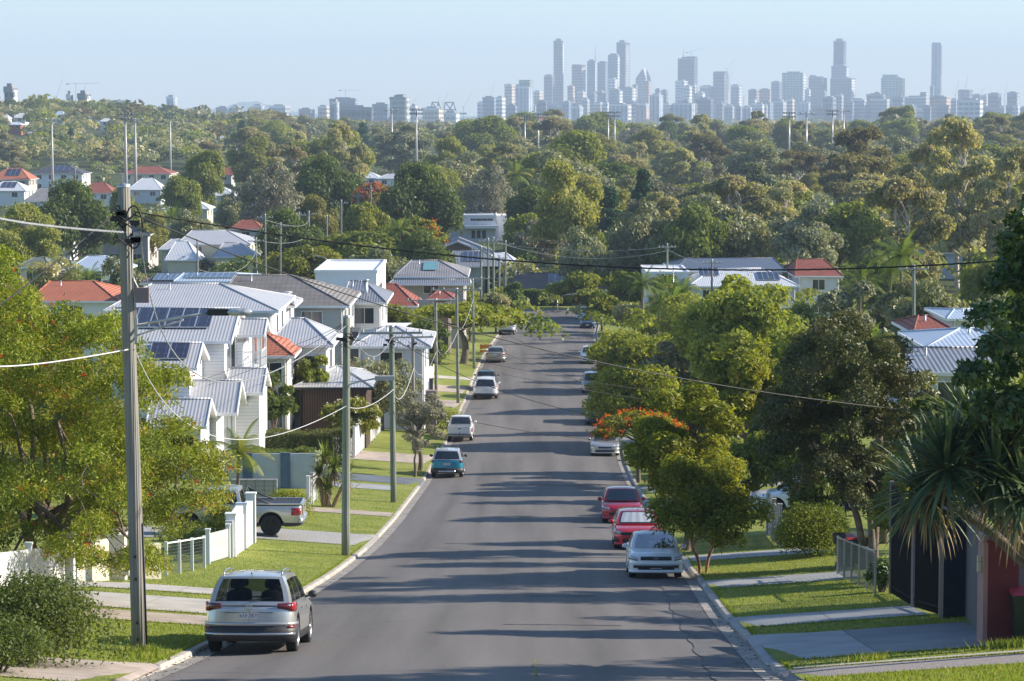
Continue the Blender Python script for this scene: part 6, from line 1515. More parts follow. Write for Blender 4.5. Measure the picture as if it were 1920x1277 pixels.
# the white two storey house with stepped gables
def white_house():
    Y0 = 150.0; gz = H(-17, 150) - .3; root = empty('house', (-17, 156, gz), 0, 'white two storey weatherboard house with stepped grey gables and rooftop solar panels', 'house')
    def X(px, Y=Y0): return P_(px, 600, Y).x
    def Z(py, Y=Y0): return P_(400, py, Y).z
    # main upper roof, ridge across
    x0, x1 = X(190), X(434); ze = Z(640); zr = Z(578, Y0+5)
    addroof(root, x0, x1, Y0, Y0+10, ze, x0, x1, zr, M_corr, wallm=M_whitebd)
    wallbox(root, x0+.6, X(418), Y0+.6, Y0+9.4, gz, ze-.05, M_whitebd)
    q = lambda px, t: Vector((X(px, Y0+5*t), Y0+5*t, ze + (zr-ze)*t))
    xa, xb = X(212), X(397); s = lambda x, t: Vector((x, Y0+5*t, ze+(zr-ze)*t))
    solar(root, s(xa, .36), s(X(396)-.3, .36), s(X(396)-.3, .96), s(xa, .96), 6, 1)
    window(root, 'r', Y0+1.6, Y0+2.3, ze-2.3, ze-.6, X(418), 1, 1); window(root, 'r', Y0+3.2, Y0+4.0, ze-2.4, ze-.6, X(418), 1, 1)
    # lower left gable with two panels
    Yb = 144.0; e0 = Z(690, Yb); r0 = Z(643, Yb+3); x2, x3 = X(235, Yb), X(368, Yb)
    addroof(root, x2, x3, Yb, Yb+6, e0, x2, x3, r0, M_corr, wallm=M_white)
    wallbox(root, x2+.5, X(352, Yb), Yb+.5, Yb+6.8, gz, e0-.05, M_whitebd); s2 = lambda x, t: Vector((x, Yb+3*t, e0+(r0-e0)*t))
    solar(root, s2(X(272, Yb), .3), s2(X(346, Yb), .3), s2(X(346, Yb), .95), s2(X(272, Yb), .95), 2, 1)
    # balcony on the street side
    e1 = Z(627, 153); r1 = Z(598, 154.5); xb0, xb1 = X(446, 153), X(497, 153)
    addroof(root, xb0, xb1, 152.6, 156.4, e1, xb0, xb1, r1, M_corr, wallm=M_white)
    bf = Z(692, 153)
    wallbox(root, X(440, 153), X(490, 153), 152.9, 156.2, gz, bf, M_whitebd, 'balcony_base')
    for px in (474, 488):
        for yy in (153.1, 156.0):
            mb = MB(); x = X(px, 153); mb.box(x-.07, x+.07, yy-.07, yy+.07, bf, e1-.1); wbuild(mb, 'post', M_white, root)
    mb = MB(); xa, xb = X(456, 153), X(489, 153)
    mb.box(xa, xb, 153.0, 153.06, bf+.95, bf+1.02); mb.box(xa, xb, 153.0, 153.05, bf+.08, bf+.13); n = 11
    for i in range(n): x = xa + (xb-xa)*i/(n-1); mb.box(x-.02, x+.02, 153.01, 153.045, bf+.1, bf+.98)
    mb.box(xb-.05, xb, 153.06, 156, bf+.95, bf+1.02)
    for i in range(10): mb.box(xb-.04, xb-.005, 153.2+i*.28, 153.235+i*.28, bf, bf+.98)
    wbuild(mb, 'balustrade', M_white, root)
    wallbox(root, X(418)-.2, X(446), Y0+2.6, Y0+9, gz, ze-.3, M_whitebd, 'upper_wall'); window(root, 'f', X(424), X(431), bf+.1, bf+2.1, Y0+2.6, 1, 1)
    # porch roofs stepping down
    def porch(pxa, pxb, ytop, ybot, Ya, dep, wallpx=None):
        e = Z(ybot, Ya); r = Z(ytop, Ya+dep/2); a, b = X(pxa, Ya), X(pxb, Ya)
        addroof(root, a, b, Ya, Ya+dep, e, a, b, r, M_corr, wallm=M_white, name='porch_roof')
        if wallpx: wallbox(root, X(wallpx[0], Ya), X(wallpx[1], Ya), Ya+.5, Ya+dep-.5, gz, e-.04, M_whitebd, 'porch_wall')
        return e
    porch(420, 492, 690, 737, 148.0, 5.0, (440, 483))
    e = porch(340, 443, 713, 775, 143.2, 5.4, (350, 402))
    for px in (421, 428, 437):
        mb = MB(); x = X(px, 143.5); mb.box(x-.09, x+.09, 143.5, 143.7, gz, e-.1); wbuild(mb, 'post', M_white, root)
    e = porch(270, 385, 748, 800, 138.5, 5.0, (275, 372)); 
    window(root, 'f', X(445), X(460), gz+.9, gz+2.1, 148.5, 2, 1)
white_house()
r, q = house('wide grey corrugated hip roofed house behind the white stepped one', 192, 522, 532, 583, 176, 14, M_whitebd, M_corr, (285, 412), auto=False)
window(r, 'f', q['X1']-2.2, q['X1']-1.4, q['ze']-1.4, q['ze']-.5, 176.5, 1, 1); window(r, 'r', 180, 181, q['ze']-3.6, q['ze']-.6, q['X1']-.5, 1, 2); window(r, 'r', 184, 185, q['ze']-3.6, q['ze']-.6, q['X1']-.5, 1, 2)
x0 = P_(500, 575, 188).x; x1 = P_(553, 575, 188).x
addroof(r, x0, x1, 188, 195, P_(500, 574, 188).z, x0+1.5, P_(520, 548, 191).x, P_(500, 549, 191).z, M_corr); wallbox(r, x0+.3, x1-.6, 188.5, 194.5, q['gz'], P_(500, 574, 188).z-.05, M_whitebd)
window(r, 'r', 190, 191, q['ze']-3.4, q['ze']-.6, x1-.6, 1, 2)
def lower_wing(root, pxa, pxb, yr, ye, Y, dep, rp, wm=M_whitebd, rm=M_corr, gz=None):
    a = P_(pxa, ye, Y); b = P_(pxb, ye, Y); zr = P_(pxa, yr, Y+dep/2).z
    addroof(root, a.x, b.x, Y, Y+dep, a.z, P_(rp[0], yr, Y+dep/2).x, P_(rp[1], yr, Y+dep/2).x, zr, rm, wallm=wm)
    wallbox(root, a.x+.4, b.x-.5, Y+.4, Y+dep-.4, (gz if gz is not None else q['gz']), a.z-.05, wm); return a, b
a, b = lower_wing(r, 500, 625, 597, 648, 168.5, 9, (545, 571)); window(r, 'f', b.x-2.6, b.x-1.2, a.z-2.6, a.z-.7, 168.9, 2, 1); window(r, 'r', 172, 174, a.z-2.4, a.z-.6, b.x-.5, 2, 1)
r, q = house('small house with an orange terracotta roof squeezed between white houses', 455, 552, 624, 668, 163, 8, M_render_cream, M_tileo, (452, 497))
r, q = house('grey house with a big weathered brown tile roof', 395, 655, 516, 574, 199, 15, M_greybd, M_tileg, (444, 546))
wallbox(r, q['X1']-1.2, q['X1']+.6, 200, 204, q['gz'], q['ze']-2.0, M_charcoal, 'entry_wall')
r, q = house('grey gabled roofs in front of the white cube house', 640, 725, 527, 568, 214, 12, M_whitebd, M_corr2, (655, 683)); 
mb = MB(); p = P_(684, 556, 216); mb.tube([(p.x, 217, p.z-.6), (p.x, 217, p.z+1.2)], .22, 8); mb.tube([(p.x, 217, p.z+1.2), (p.x, 217, p.z+1.35)], .3, 8); wbuild(mb, 'flue', M_steel, r)
# white cube house
def cube_house(label, pa, pb, ytop, Y0, dep, m, gz=None, wins=(), over=0, cap=None, name='house'):
    a = P_(pa, ytop, Y0); b = P_(pb, ytop, Y0); gz = H(b.x, Y0) - .3 if gz is None else gz; root = empty(name, ((a.x+b.x)/2, Y0+dep/2, gz), 0, label, 'house')
    wallbox(root, a.x, b.x, Y0, Y0+dep, gz, a.z, m); mb = MB()
    for (x0, x1, y0, y1) in ((a.x-.1, b.x+.1, Y0-.1, Y0+.12), (a.x-.1, b.x+.1, Y0+dep-.12, Y0+dep+.1), (a.x-.1, a.x+.12, Y0+.12, Y0+dep-.12), (b.x-.12, b.x+.1, Y0+.12, Y0+dep-.12)): mb.box(x0, x1, y0, y1, a.z-.1, a.z+.18)
    wbuild(mb, 'parapet', cap or m, root)
    for (u0, u1, v0, v1, nx) in wins: window(root, 'f', P_(u0, v0, Y0).x, P_(u1, v0, Y0).x, P_(u0, v1, Y0).z, P_(u0, v0, Y0).z, Y0, nx, 1, fm=m)
    return root, a, b, gz
r, a, b, gz = cube_house('white flat roofed box house with a strip window on its street side', 591, 706, 510, 236, 17, M_white)
window(r, 'r', 238, 245, a.z-3.4, a.z-1.4, b.x, 4, 1); wallbox(r, b.x+.01, b.x+3.2, 230, 237, gz, a.z-4.6, M_white, 'porch_wall')
r, q = house('tall grey hip roofed house with a skylight on its roof', 738, 878, 488, 519, 272, 14, M_lilac, M_old, (772, 822), over=.4)
mb = MB(); t0, t1 = .35, .85; f = lambda u, t: Vector((q['X0']+(q['X1']-q['X0'])*u, q['Y0']+7*t, q['ze']+(q['zr']-q['ze'])*t+.12)); mb.quad(f(.38, t0), f(.58, t0), f(.58, t1), f(.38, t1)); wbuild(mb, 'skylight', plain('skylight_glass', (.12, .28, .28), .15), r)
addroof(r, q['X0']-.5, q['X1']+.3, 270, 273.2, P_(800, 533, 270).z, q['X0'], q['X1']+.2, P_(800, 524, 271.6).z, M_corr2, name='awning')
house('red terracotta cottage roof beside the white box house', 700, 783, 532, 574, 258, 10, M_lilac, M_tiler, (705, 742), auto=True)
house('small red gable roof in front of the tall grey house', 800, 853, 545, 561, 261, 6, M_brownwall, M_tiler, (822, 832))
r, q = house('low grey roofed house behind the pole crossarms', 658, 808, 612, 650, 184, 12, M_bluewall, M_corr, (722, 742))
mb = MB(); x = P_(805, 700, 184).x; mb.box(x-.2, x+.5, 183, 184, q['gz'], q['gz']+3.4); wbuild(mb, 'gate_pier', M_mauve, r)
# carport with dark battens
r, q = house('carport with a grey hipped roof and dark timber batten walls', 545, 700, 687, 727, 166, 10, M_timber, M_corr, (632, 640), name='carport', auto=False, cat='carport', trim=M_black)
# houses beyond
house('brown gabled house beside the row of poles down the hill', 790, 925, 452, 478, '4.6', 14, M_brownwall, M_old, 'gable', ridge='y', over=.4)
house('grey roofed house with rooftop solar panels beside the far poles', 830, 952, 470, 500, '4.2', 14, M_greybd, M_corr2, (850, 905), sol=[(.3, .62, .3, .9, 4, 2)])
house('pale roofed house partly hidden behind the far power poles', 900, 975, 474, 500, '4.2', 14, M_bluewall, M_corrw)
r, q = house('brown roofed house with rows of solar panels facing down the street', 945, 1145, 512, 545, 366, 14, M_beige, M_tileb, (975, 1118), sol=[(.42, .74, .12, .92, 5, 2)])
hedge('long dark hedge across the end of the street', G(955, 357).x, G(1105, 357).x, 356.5, 358.5, 2.3, 44, F_dark, nl=9000, ls=.34)
r, a, b, gz = cube_house('white flat roofed modern building in the trees', 868, 930, 404, 545, 14, M_bluewall, wins=((882, 924, 410, 414, 4), (884, 891, 432, 447, 1), (894, 901, 432, 447, 1), (904, 911, 432, 447, 1)), cap=M_white, name='building')
wallbox(r, P_(838, 0, 545).x, P_(869, 0, 545).x-.02, 547, 556, gz, P_(838, 413, 547).z, M_bluewall, 'wing'); wallbox(r, P_(866, 0, 543.5).x, P_(935, 0, 543.5).x, 543.4, 544.9, P_(838, 426, 545).z-.2, P_(838, 422, 545).z, M_white, 'awning')
wallbox(r, P_(930, 0, 545).x+.02, P_(1010, 0, 545).x, 549, 560, gz, P_(838, 404, 549).z, M_white, 'wing')
house('grey and red trimmed hip roofed house behind the white modern building', 876, 975, 363, 391, 575, 18, M_white, M_corr2, (905, 935), trim=M_white)
r, q = house('cream two storey house with layered grey roofs', 330, 470, 432, 458, 405, 16, M_cream, M_corr, (360, 425))
lower_wing(r, 398, 480, 455, 482, 398, 8, (420, 450), M_cream, M_corr, q['gz']); lower_wing(r, 308, 372, 452, 488, 396, 9, (330, 352), M_cream, M_corrw, q['gz'])
wx = P_(432, 0, 398.4).x; window(r, 'f', wx-1.8, wx+1.5, q['gz']+3.0, q['gz']+4.3, 398.4, 3, 1)
house('row of two storey roofs left of the cream house', 296, 345, 448, 468, 420, 12, M_cream, M_corr)
# right side
r, q = house('wide slate blue roofed house beyond the right hand trees', 1258, 1475, 484, 508, 338, 18, M_bluewall, M_corrd, (1290, 1450))
r2, q2 = house('white roofed house with solar panels in front of the slate roof', 1290, 1500, 503, 537, 318, 14, M_bluewall, M_corrw, (1338, 1428), sol=[(.64, .84, .3, .75, 4, 1), (.12, .3, .55, 1.0, 4, 1)])
r3, a, b, gz = cube_house('low white boxy wing left of the solar panelled house', 1213, 1292, 512, 322, 14, M_white)
r, q = house('house with a red terracotta hip roof and pale walls on the right', 1490, 1582, 486, 518, 330, 13, M_bluewall, M_tiler, (1494, 1545))
mb = MB(); p = P_(1460, 508, 318); 
house('long low grey verandah roof below the solar panelled house', 1440, 1500, 545, 575, 270, 9, M_beige, M_corr2)
house('red roofed house peeping through gum trunks on the right', 1735, 1845, 452, 474, '4.4', 14, M_bluewall, M_tiler, (1760, 1815))
r, q = house('grey corrugated shed roof on the right above the pandanus', 1700, 1885, 652, 699, 118, 9, M_bluewall, M_corr2, (1660, 1900), auto=True, over=.3)
house('pale blue iron roof just above the grey corrugated shed roof', 1735, 1900, 616, 652, 140, 10, M_bluewall, M_corrb, (1800, 1830))
house('dark red tiled gable on the right near the green pole', 1712, 1800, 592, 625, 158, 9, M_bluewall, M_tiler, (1722, 1742))
house('pale zinc roof at the right edge behind the red gable', 1775, 1880, 580, 598, 185, 10, M_bluewall, M_corrb)
# left suburb
LH = [('white two storey house with a black gabled roof on the left', 58, 156, 309, 326, 800, 18, M_white, M_tiled, (95, 125), 'x'),
 ('orange roofed house with solar panels at the far left', -20, 56, 315, 337, 720, 16, M_beige, M_tileo, None, 'x'),
 ('white roofed house with white walls at the left edge', -30, 48, 340, 358, 640, 16, M_white, M_corrw, None, 'x'),
 ('large weathered grey roof behind the yellow green tree', 42, 118, 352, 378, 560, 16, M_white, M_old, None, 'x'),
 ('red tiled roof right of the weathered grey one', 145, 212, 342, 362, 640, 14, M_white, M_tiler, None, 'x'),
 ('maroon roofed house far off left of the tall leafy tree', 225, 320, 312, 326, 860, 20, M_cream, M_tiler, None, 'x'),
 ('blue grey roof beside the maroon one', 238, 305, 319, 333, 800, 18, M_cream, M_corrb, None, 'x'),
 ('white hip roofed house right of the nearest pole top', 238, 304, 334, 356, 640, 14, M_bluewall, M_corrw, None, 'x'),
 ('white house half hidden behind the rounded olive tree', 352, 440, 348, 367, 600, 14, M_bluewall, M_corrw, None, 'x'),
 ('cream gabled house above the hanging cables on the left', 302, 392, 374, 392, 455, 13, M_cream, M_corrw, None, 'x'),
 ('white rendered house behind the bare umbrella shaped tree', 500, 585, 347, 357, 600, 14, M_white, M_corrw, None, 'x'),
 ('small red roof beside the tall leafy tree', 404, 436, 314, 328, 760, 14, M_lilac, M_tiler, None, 'x'),
 ('grey modern house with pale upper walls behind the nearest pole', 186, 282, 424, 440, 440, 14, M_lilac, M_tiled, None, 'x'),
 ('white hipped cottage with a wide pale blue verandah', 122, 232, 480, 508, 330, 12, M_white, M_corrb, (165, 200), 'x'),
 ('cottage with a dull green roof on the left', 28, 92, 482, 502, 335, 11, M_render_cream, M_tilegr, None, 'x'),
 ('second cottage with a darker green roof on the left', 84, 138, 488, 505, 345, 11, M_brownwall, M_tilegr, None, 'x'),
 ('orange tiled bungalow behind the bottlebrush tree', 50, 222, 527, 565, 232, 13, M_white, M_tileo, (95, 175), 'x'),
 ('white gabled roof seen between trees at the left', 85, 135, 432, 446, 410, 10, M_white, M_corrw, None, 'x'),
 ('faded red roof behind the cream house', 428, 492, 412, 430, 470, 12, M_lilac, M_tiler, None, 'x'),
 ('far roof glimpsed left of the distant flame tree', 655, 712, 322, 334, 700, 16, M_white, M_corrw, None, 'x'),
 ('far pale roof right of the distant flame tree', 705, 760, 326, 335, 720, 16, M_white, M_corr, None, 'x'),
 ('low red roof below the dense bright conifer', 172, 205, 395, 412, 500, 10, M_lilac, M_tiler, None, 'x')]
for (lab, a0, a1, yr, ye, Y, dp, wm, rm, rp, rg) in LH:
    sol = [(.35, .7, .3, .9, 3, 1)] if 'solar' in lab or 'edge' in lab or 'black gabled' in lab else None
    house(lab, a0, a1, yr, ye, Y if Y < 400 else ('6.0' if 'two storey' in lab or 'modern' in lab or 'far' in lab else '4.4'), dp, wm, rm, rp, rg, sol=sol)
house('dark tiled roof carrying solar panels behind the wide grey roof', 262, 402, 513, 531, 232, 10, M_greybd, M_tiled, (300, 360), sol=[(.15, .5, .2, .9, 5, 1)])
house('pale roof with a long row of solar panels behind the wide grey roof', 325, 470, 512, 528, 214, 9, M_white, M_corrb, (345, 440), sol=[(.12, .75, .35, .9, 8, 1)])
cube_house('blue grey flat roofed building with a red umbrella in its yard', 445, 560, 386, 640, 16, M_bluegrey, wins=((455, 472, 394, 406, 1), (485, 545, 394, 399, 5)), cap=M_white, name='building')
# red garden umbrella
def umbrella():
    b = g3(520, 632); z = P_(520, 392, 632).z; root = empty('garden_umbrella', b, 0, 'faded red garden umbrella before the blue grey building', 'umbrella')
    mb = MB(); mb.tube([(0, 0, 0), (0, 0, z-b[2])], .04, 6); mb.build('pole', M_steel, root, uv=False)
    mb = MB(); mb.lathe([(.01, z-b[2]), (1.3, z-b[2]-.55), (1.28, z-b[2]-.6)], 8, smooth=False); mb.build('canopy', plain('red_canvas', (.35, .06, .09), .8), root, uv=False)
umbrella()
# hillside houses, small and far
HH = [(15, 68, 200, 208, 1500, M_beige, M_corrw, 'long pale roofed hall on the left hillside'), (2, 45, 202, 206, 1620, M_white, M_corr, 'grey roofs below the dark apartment block'), (0, 15, 215, 222, 1450, M_white, M_corrw, 'white gable at the left edge of the hillside'),
 (25, 48, 212, 221, 1400, M_white, M_corrw, 'bright white gable on the left hillside'), (8, 40, 229, 234, 1250, M_tileo, M_corrw, 'brick red walled house low on the left hillside'), (50, 84, 242, 250, 1150, M_bluewall, M_corr, 'pale house among the hillside trees'),
 (80, 98, 245, 250, 1120, M_white, M_corrw, 'small white roof beside the first floodlight'), (160, 188, 205, 210, 1450, M_bluewall, M_corrb, 'blue and white house near the hilltop'), (186, 206, 222, 228, 1320, M_white, M_corrw, 'cream white house under the hilltop'), (100, 120, 208, 216, 1420, M_white, M_corrb, 'white balconied house on the hill slope'),
 (78, 110, 186, 190, 1700, M_render_cream, M_corr, 'low pale house on the ridge line'), (105, 132, 188, 193, 1680, M_white, M_corrw, 'white roofed house on the ridge under the cranes'), (48, 66, 186, 191, 1720, M_white, M_tilegr, 'pale gable on the ridge left of the cranes'), (188, 246, 188, 192, 1800, M_bluegrey, M_corr2, 'long low block on the ridge right of the cranes'),
 (262, 292, 197, 201, 2000, M_bluewall, M_corr, 'pale terrace of flats right of the ridge'), (405, 425, 256, 262, 1150, M_white, M_corrw, 'white house deep in the wood on the left'), (372, 400, 222, 227, 1900, M_white, M_corrw, 'pale roof in front of the distant round hill'), (865, 890, 254, 258, 1200, M_white, M_corrw, 'white roofs low in the middle of the wood'), (985, 1000, 250, 256, 1250, M_white, M_corrw, 'pale roof between the two floodlights'), (1325, 1348, 289, 292, 900, M_white, M_corrw, 'tiny pale roof under the gums'), (745, 775, 228, 236, 1900, M_white, M_corrw, 'white curved roof hall below the green glass block')]
for (a0, a1, yr, ye, Y, wm, rm, lab) in HH: house(lab, a0, a1, yr, ye, '5.0', 14, wm, rm, None, 'x', auto=Y < 1500)

# ---- fences, walls and gates, left frontage
def wall_run(name, label, cat, A, B, h, m, thick=.12, base=None, parts=()):
    """straight wall or fence between ground points A,B (x,y); steps with the ground"""
    root = empty(name, (A[0], A[1], H(*A)), 0, label, cat); n = max(1, int(math.hypot(B[0]-A[0], B[1]-A[1]) / 2.4)); mb = MB()
    for i in range(n):
        a = [A[k] + (B[k]-A[k])*i/n for k in (0, 1)]; b = [A[k] + (B[k]-A[k])*(i+1)/n for k in (0, 1)]
        za, zb_ = H(*a), H(*b); zt = max(za, zb_) + h; d = Vector((b[0]-a[0], b[1]-a[1], 0)).normalized(); nn = Vector((-d.y, d.x, 0))*thick/2
        p = [Vector((a[0], a[1], za-.2)), Vector((b[0], b[1], zb_-.2)), Vector((b[0], b[1], zt)), Vector((a[0], a[1], zt))]
        f = [q + nn for q in p]; g = [q - nn for q in p]
        mb.add(f + g, [(0,1,2,3), (7,6,5,4), (3,2,6,7), (0,3,7,4), (1,5,6,2), (0,4,5,1)])
    wbuild(mb, 'panel', m, root); return root
def picket(name, label, A, B, h, gap=.13, w=.08, m=M_white, posts=2.4, rail=True, cat='fence', top=None):
    root = empty(name, (A[0], A[1], H(*A)), 0, label, cat); L = math.hypot(B[0]-A[0], B[1]-A[1]); n = int(L/gap); mb = MB(); rb = MB()
    f = lambda t: Vector((A[0]+(B[0]-A[0])*t, A[1]+(B[1]-A[1])*t, 0)); d = (f(1)-f(0)).normalized()
    for i in range(n+1):
        p = f(i/n); z = H(p.x, p.y); a = p - d*w/2; b = p + d*w/2; nn = Vector((-d.y, d.x, 0))*.012
        q = [a-nn, b-nn, b+nn, a+nn]; mb.add([(v.x, v.y, z+.05) for v in q] + [(v.x, v.y, z+h) for v in q], [(0,1,5,4), (1,2,6,5), (2,3,7,6), (3,0,4,7), (4,5,6,7)])
    wbuild(mb, 'pickets', m, root)
    k = max(1, int(L/posts)); nn = Vector((-d.y, d.x, 0))*.05
    for j in range(k):
        a, b = f(j/k), f((j+1)/k)
        for hh in (.3, h-.22): rb.beam((a.x+nn.x, a.y+nn.y, H(a.x, a.y)+hh), (b.x+nn.x, b.y+nn.y, H(b.x, b.y)+hh), .05, .08)
    wbuild(rb, 'rails', m, root)
    for j in range(k+1):
        p = f(j/k); z = H(p.x, p.y); pb = MB(); pb.box(p.x-.07, p.x+.07, p.y-.07, p.y+.07, z-.1, z+h+.12); pb.box(p.x-.09, p.x+.09, p.y-.09, p.y+.09, z+h+.12, z+h+.17); wbuild(pb, 'post', m, root)
    return root
def pillar(label, x, y, w, h, m, name='pillar', cat='pillar', d=None, cap=None):
    z = H(x, y); d = d or w; root = empty(name, (x, y, z), 0, label, cat); mb = MB(); mb.box(x-w/2, x+w/2, y-d/2, y+d/2, z-.2, z+h); wbuild(mb, 'shaft', m, root)
    mb = MB(); mb.box(x-w/2-.03, x+w/2+.03, y-d/2-.03, y+d/2+.03, z+h, z+h+.06); wbuild(mb, 'cap', cap or m, root); return root
gx = lambda px, Y: G(px, Y).x
picket('picket_fence', 'white vertical board fence at the lower left behind the shrub', (gx(-80, 57), 57), (gx(116, 64.5), 64.5), 1.45, .1, .085)
pillar('tall white gate pillar by the lower left concrete drive', gx(130, 65), 65, .28, 1.7, M_white)
wall_run('gate', 'cream rendered sliding gate beside the lower left drive', 'gate', (gx(143, 74.5), 74.5), (gx(203, 75.5), 75.5), 1.1, M_render_cream, .08)
pillar('cream gate pillar with a pale letterbox plate', gx(221, 76), 76, .48, 1.3, M_render_cream)
mb = MB(); r = empty('letterbox', (gx(236, 75), 75, H(gx(236, 75), 75)), 0, 'slim cream letterbox behind the nearest pole', 'letterbox'); mb.box(-.1, .1, -.08, .08, .2, 1.0); mb.build('box', M_render_cream, r); mb = MB(); mb.box(-.07, .07, -.09, -.081, .78, .82); mb.build('slot', M_black, r)
wall_run('garden_wall', 'cream low wall between the pole and the wire gate', 'wall', (gx(245, 77), 77), (gx(300, 77.5), 77.5), .95, M_render_cream, .2)
def wire_fence(label, A, B, h, m, name='wire_fence', mesh=.1, posts=1.6, pm=None, pw=.045):
    root = empty(name, (A[0], A[1], H(*A)), 0, label, 'fence'); f = lambda t: Vector((A[0]+(B[0]-A[0])*t, A[1]+(B[1]-A[1])*t, 0)); L = (f(1)-f(0)).length; mb = MB(); P = lambda t, z: (f(t).x, f(t).y, H(f(t).x, f(t).y)+z)
    n = int(L/mesh)
    for i in range(n+1): mb.beam(P(i/n, .05), P(i/n, h-.04), .005, .005)
    for j in range(int(h/mesh)):
        for k in range(6): mb.beam(P(k/6, .08+j*mesh), P((k+1)/6, .08+j*mesh), .005, .005)
    wbuild(mb, 'mesh', m, root)
    k = max(1, int(L/posts))
    for j in range(k+1):
        pb = MB(); p = P(j/k, 0); pb.box(p[0]-pw, p[0]+pw, p[1]-pw, p[1]+pw, p[2]-.1, p[2]+h+.05); wbuild(pb, 'post', pm or M_white, root)
    for j in range(k):
        rb = MB(); rb.beam(P(j/k, h), P((j+1)/k, h), pw*1.3, .04); wbuild(rb, 'rail', pm or M_white, root)
    return root
wire_fence('white framed wire mesh gate and fence by the front garden', (gx(312, 79), 79), (gx(383, 84), 84), 1.0, M_mesh)
picket('picket_fence', 'low white picket return behind the wire fence', (gx(390, 86), 86), (gx(428, 89.5), 89.5), 1.0, .14, .07)
wall_run('garden_wall', 'white boundary wall with stepped pillars beside the silver utility', 'wall', (gx(430, 90), 90), (gx(468, 97), 97), 1.25, M_white, .25)
for i, (px, Y, h) in enumerate(((434, 90.3, 1.45), (453, 94, 1.6), (471, 97.6, 1.8))): pillar(['shortest', 'middle', 'tallest'][i] + ' of three white wall pillars beside the silver utility', gx(px, Y), Y, .34, h, M_white)
wall_run('block_wall', 'grey concrete block wall behind the silver utility', 'wall', (gx(395, 116), 116), (gx(520, 116), 116), 1.3, M_brick, .2)
r = wall_run('panel_fence', 'pale blue grey rendered fence with slate blue piers', 'fence', (gx(430, 131), 131), (gx(592, 131), 131), 1.75, M_bluewall, .12)
for px in (465, 536):
    mb = MB(); x = gx(px, 131); mb.box(x-.24, x+.24, 130.8, 130.95, H(x, 131)-.1, H(x, 131)+1.8); wbuild(mb, 'pier', plain('slate_blue', (.10, .16, .25), .7) if 'slate_blue' not in MATS else MATS['slate_blue'], r)
picket('picket_fence', 'short white picket return beside the yuccas', (gx(578, 117), 117), (gx(592, 123), 123), 1.3, .2, .1)
picket('picket_fence', 'white slatted front fence with capped posts near the frangipani', (gx(664, 158), 158), (gx(712, 181), 181), 1.75, .2, .14)
wall_run('paling_fence', 'dark paling fence running back from the white slatted fence', 'fence', (gx(500, 168), 168), (gx(700, 182), 182), 1.8, M_dfence, .08)
picket('picket_fence', 'white low fence across the garden in front of the dark palings', (gx(520, 162), 162), (gx(664, 159), 159), 1.1, .22, .12)
pillar('dark post closing the white slatted fence', gx(716, 183), 183, .3, 1.9, M_charcoal)
pillar('black letterbox pillar on the left footpath', gx(806, 212), 212, .5, 1.5, M_charcoal); pillar('white gate pillar on the left footpath halfway down', gx(797, 214), 214, .5, 2.4, M_white)
wall_run('garden_wall', 'white panelled front wall beside the halfway gate pillar', 'wall', (gx(800, 216), 216), (gx(812, 240), 240), 1.6, M_white, .2)
# orange road barrier far down on the left
r = empty('barrier', g3(911, 268), 0, 'orange plastic barrier on the left verge far down the street', 'barrier'); mb = MB(); mb.box(-.6, .6, -.05, .05, .55, .95); mb.box(-.6, .6, -.05, .05, .2, .4); mb.build('board', M_orange, r)
for x in (-.5, .5): mb = MB(); mb.box(x-.05, x+.05, -.2, .2, 0, .1); mb.box(x-.04, x+.04, -.07, .07, .1, 1.05); mb.build('leg', M_orange, r)
# ---- right frontage
picket('paling_fence', 'pale timber paling fence beside the drive of the white car', (gx(1440, 102), 102), (gx(1462, 95), 95), 1.45, .11, .1, M_paling)
wire_fence('grey wire mesh fence on metal posts at the right', (gx(1570, 80), 80), (gx(1641, 69.5), 69.5), 1.15, M_mesh, mesh=.085, posts=1.9, pm=M_steel, pw=.026)
def batten(label, A, B, h, m=M_batten):
    root = empty('batten_fence', (A[0], A[1], H(*A)), 0, label, 'fence'); f = lambda t: Vector((A[0]+(B[0]-A[0])*t, A[1]+(B[1]-A[1])*t, 0)); L = (f(1)-f(0)).length; n = int(L/.11); mb = MB()
    zt = max(H(*A), H(*B)) + h
    for i in range(n+1): p = f(i/n); z = H(p.x, p.y); mb.box(p.x-.012, p.x+.012, p.y-.02, p.y+.02, z+.03, zt)
    wbuild(mb, 'battens', m, root)
    for t in (0, 1): pb = MB(); p = f(t); pb.box(p.x-.05, p.x+.05, p.y-.06, p.y+.06, H(p.x, p.y)-.1, zt+.04); wbuild(pb, 'post', M_mauve, root)
    for z in (zt-.1, None): 
        rb = MB(); rb.beam((A[0], A[1], (zt-.1) if z else H(*A)+.2), (B[0], B[1], (zt-.1) if z else H(*B)+.2), .04, .05); wbuild(rb, 'rail', m, root)
    return root
batten('black vertical batten fence bay farther along the right frontage', (gx(1670, 69.5), 69.5), (gx(1712, 63.8), 63.8), 2.25)
batten('black vertical batten gate between grey posts', (gx(1714, 63.6), 63.6), (gx(1764, 60.3), 60.3), 2.1)
pillar('near black square pier beside the batten gate', gx(1789, 59.8), 59.9, .56, 2.45, M_nearblack, cap=M_mauve)
wall_run('garage_door', 'charcoal panel door between the black pier and the maroon pillar', 'door', (gx(1812, 60.0), 60.0), (gx(1838, 54.2), 54.2), 2.3, M_charcoal, .1)
x = gx(1876, 51.5); r = pillar('maroon rendered pillar with a salmon coloured side and a small light', x, 51.6, .60, 2.02, M_maroon)
mb = MB(); mb.box(x-.39, x-.303, 51.3, 51.95, H(x, 51.6)-.1, H(x, 51.6)+2.15); wbuild(mb, 'side_panel', M_pinkedge, r); mb = MB(); mb.box(x-.47, x-.395, 51.5, 51.6, H(x, 51.6)+1.4, H(x, 51.6)+1.72); wbuild(mb, 'wall_light', M_cream, r)
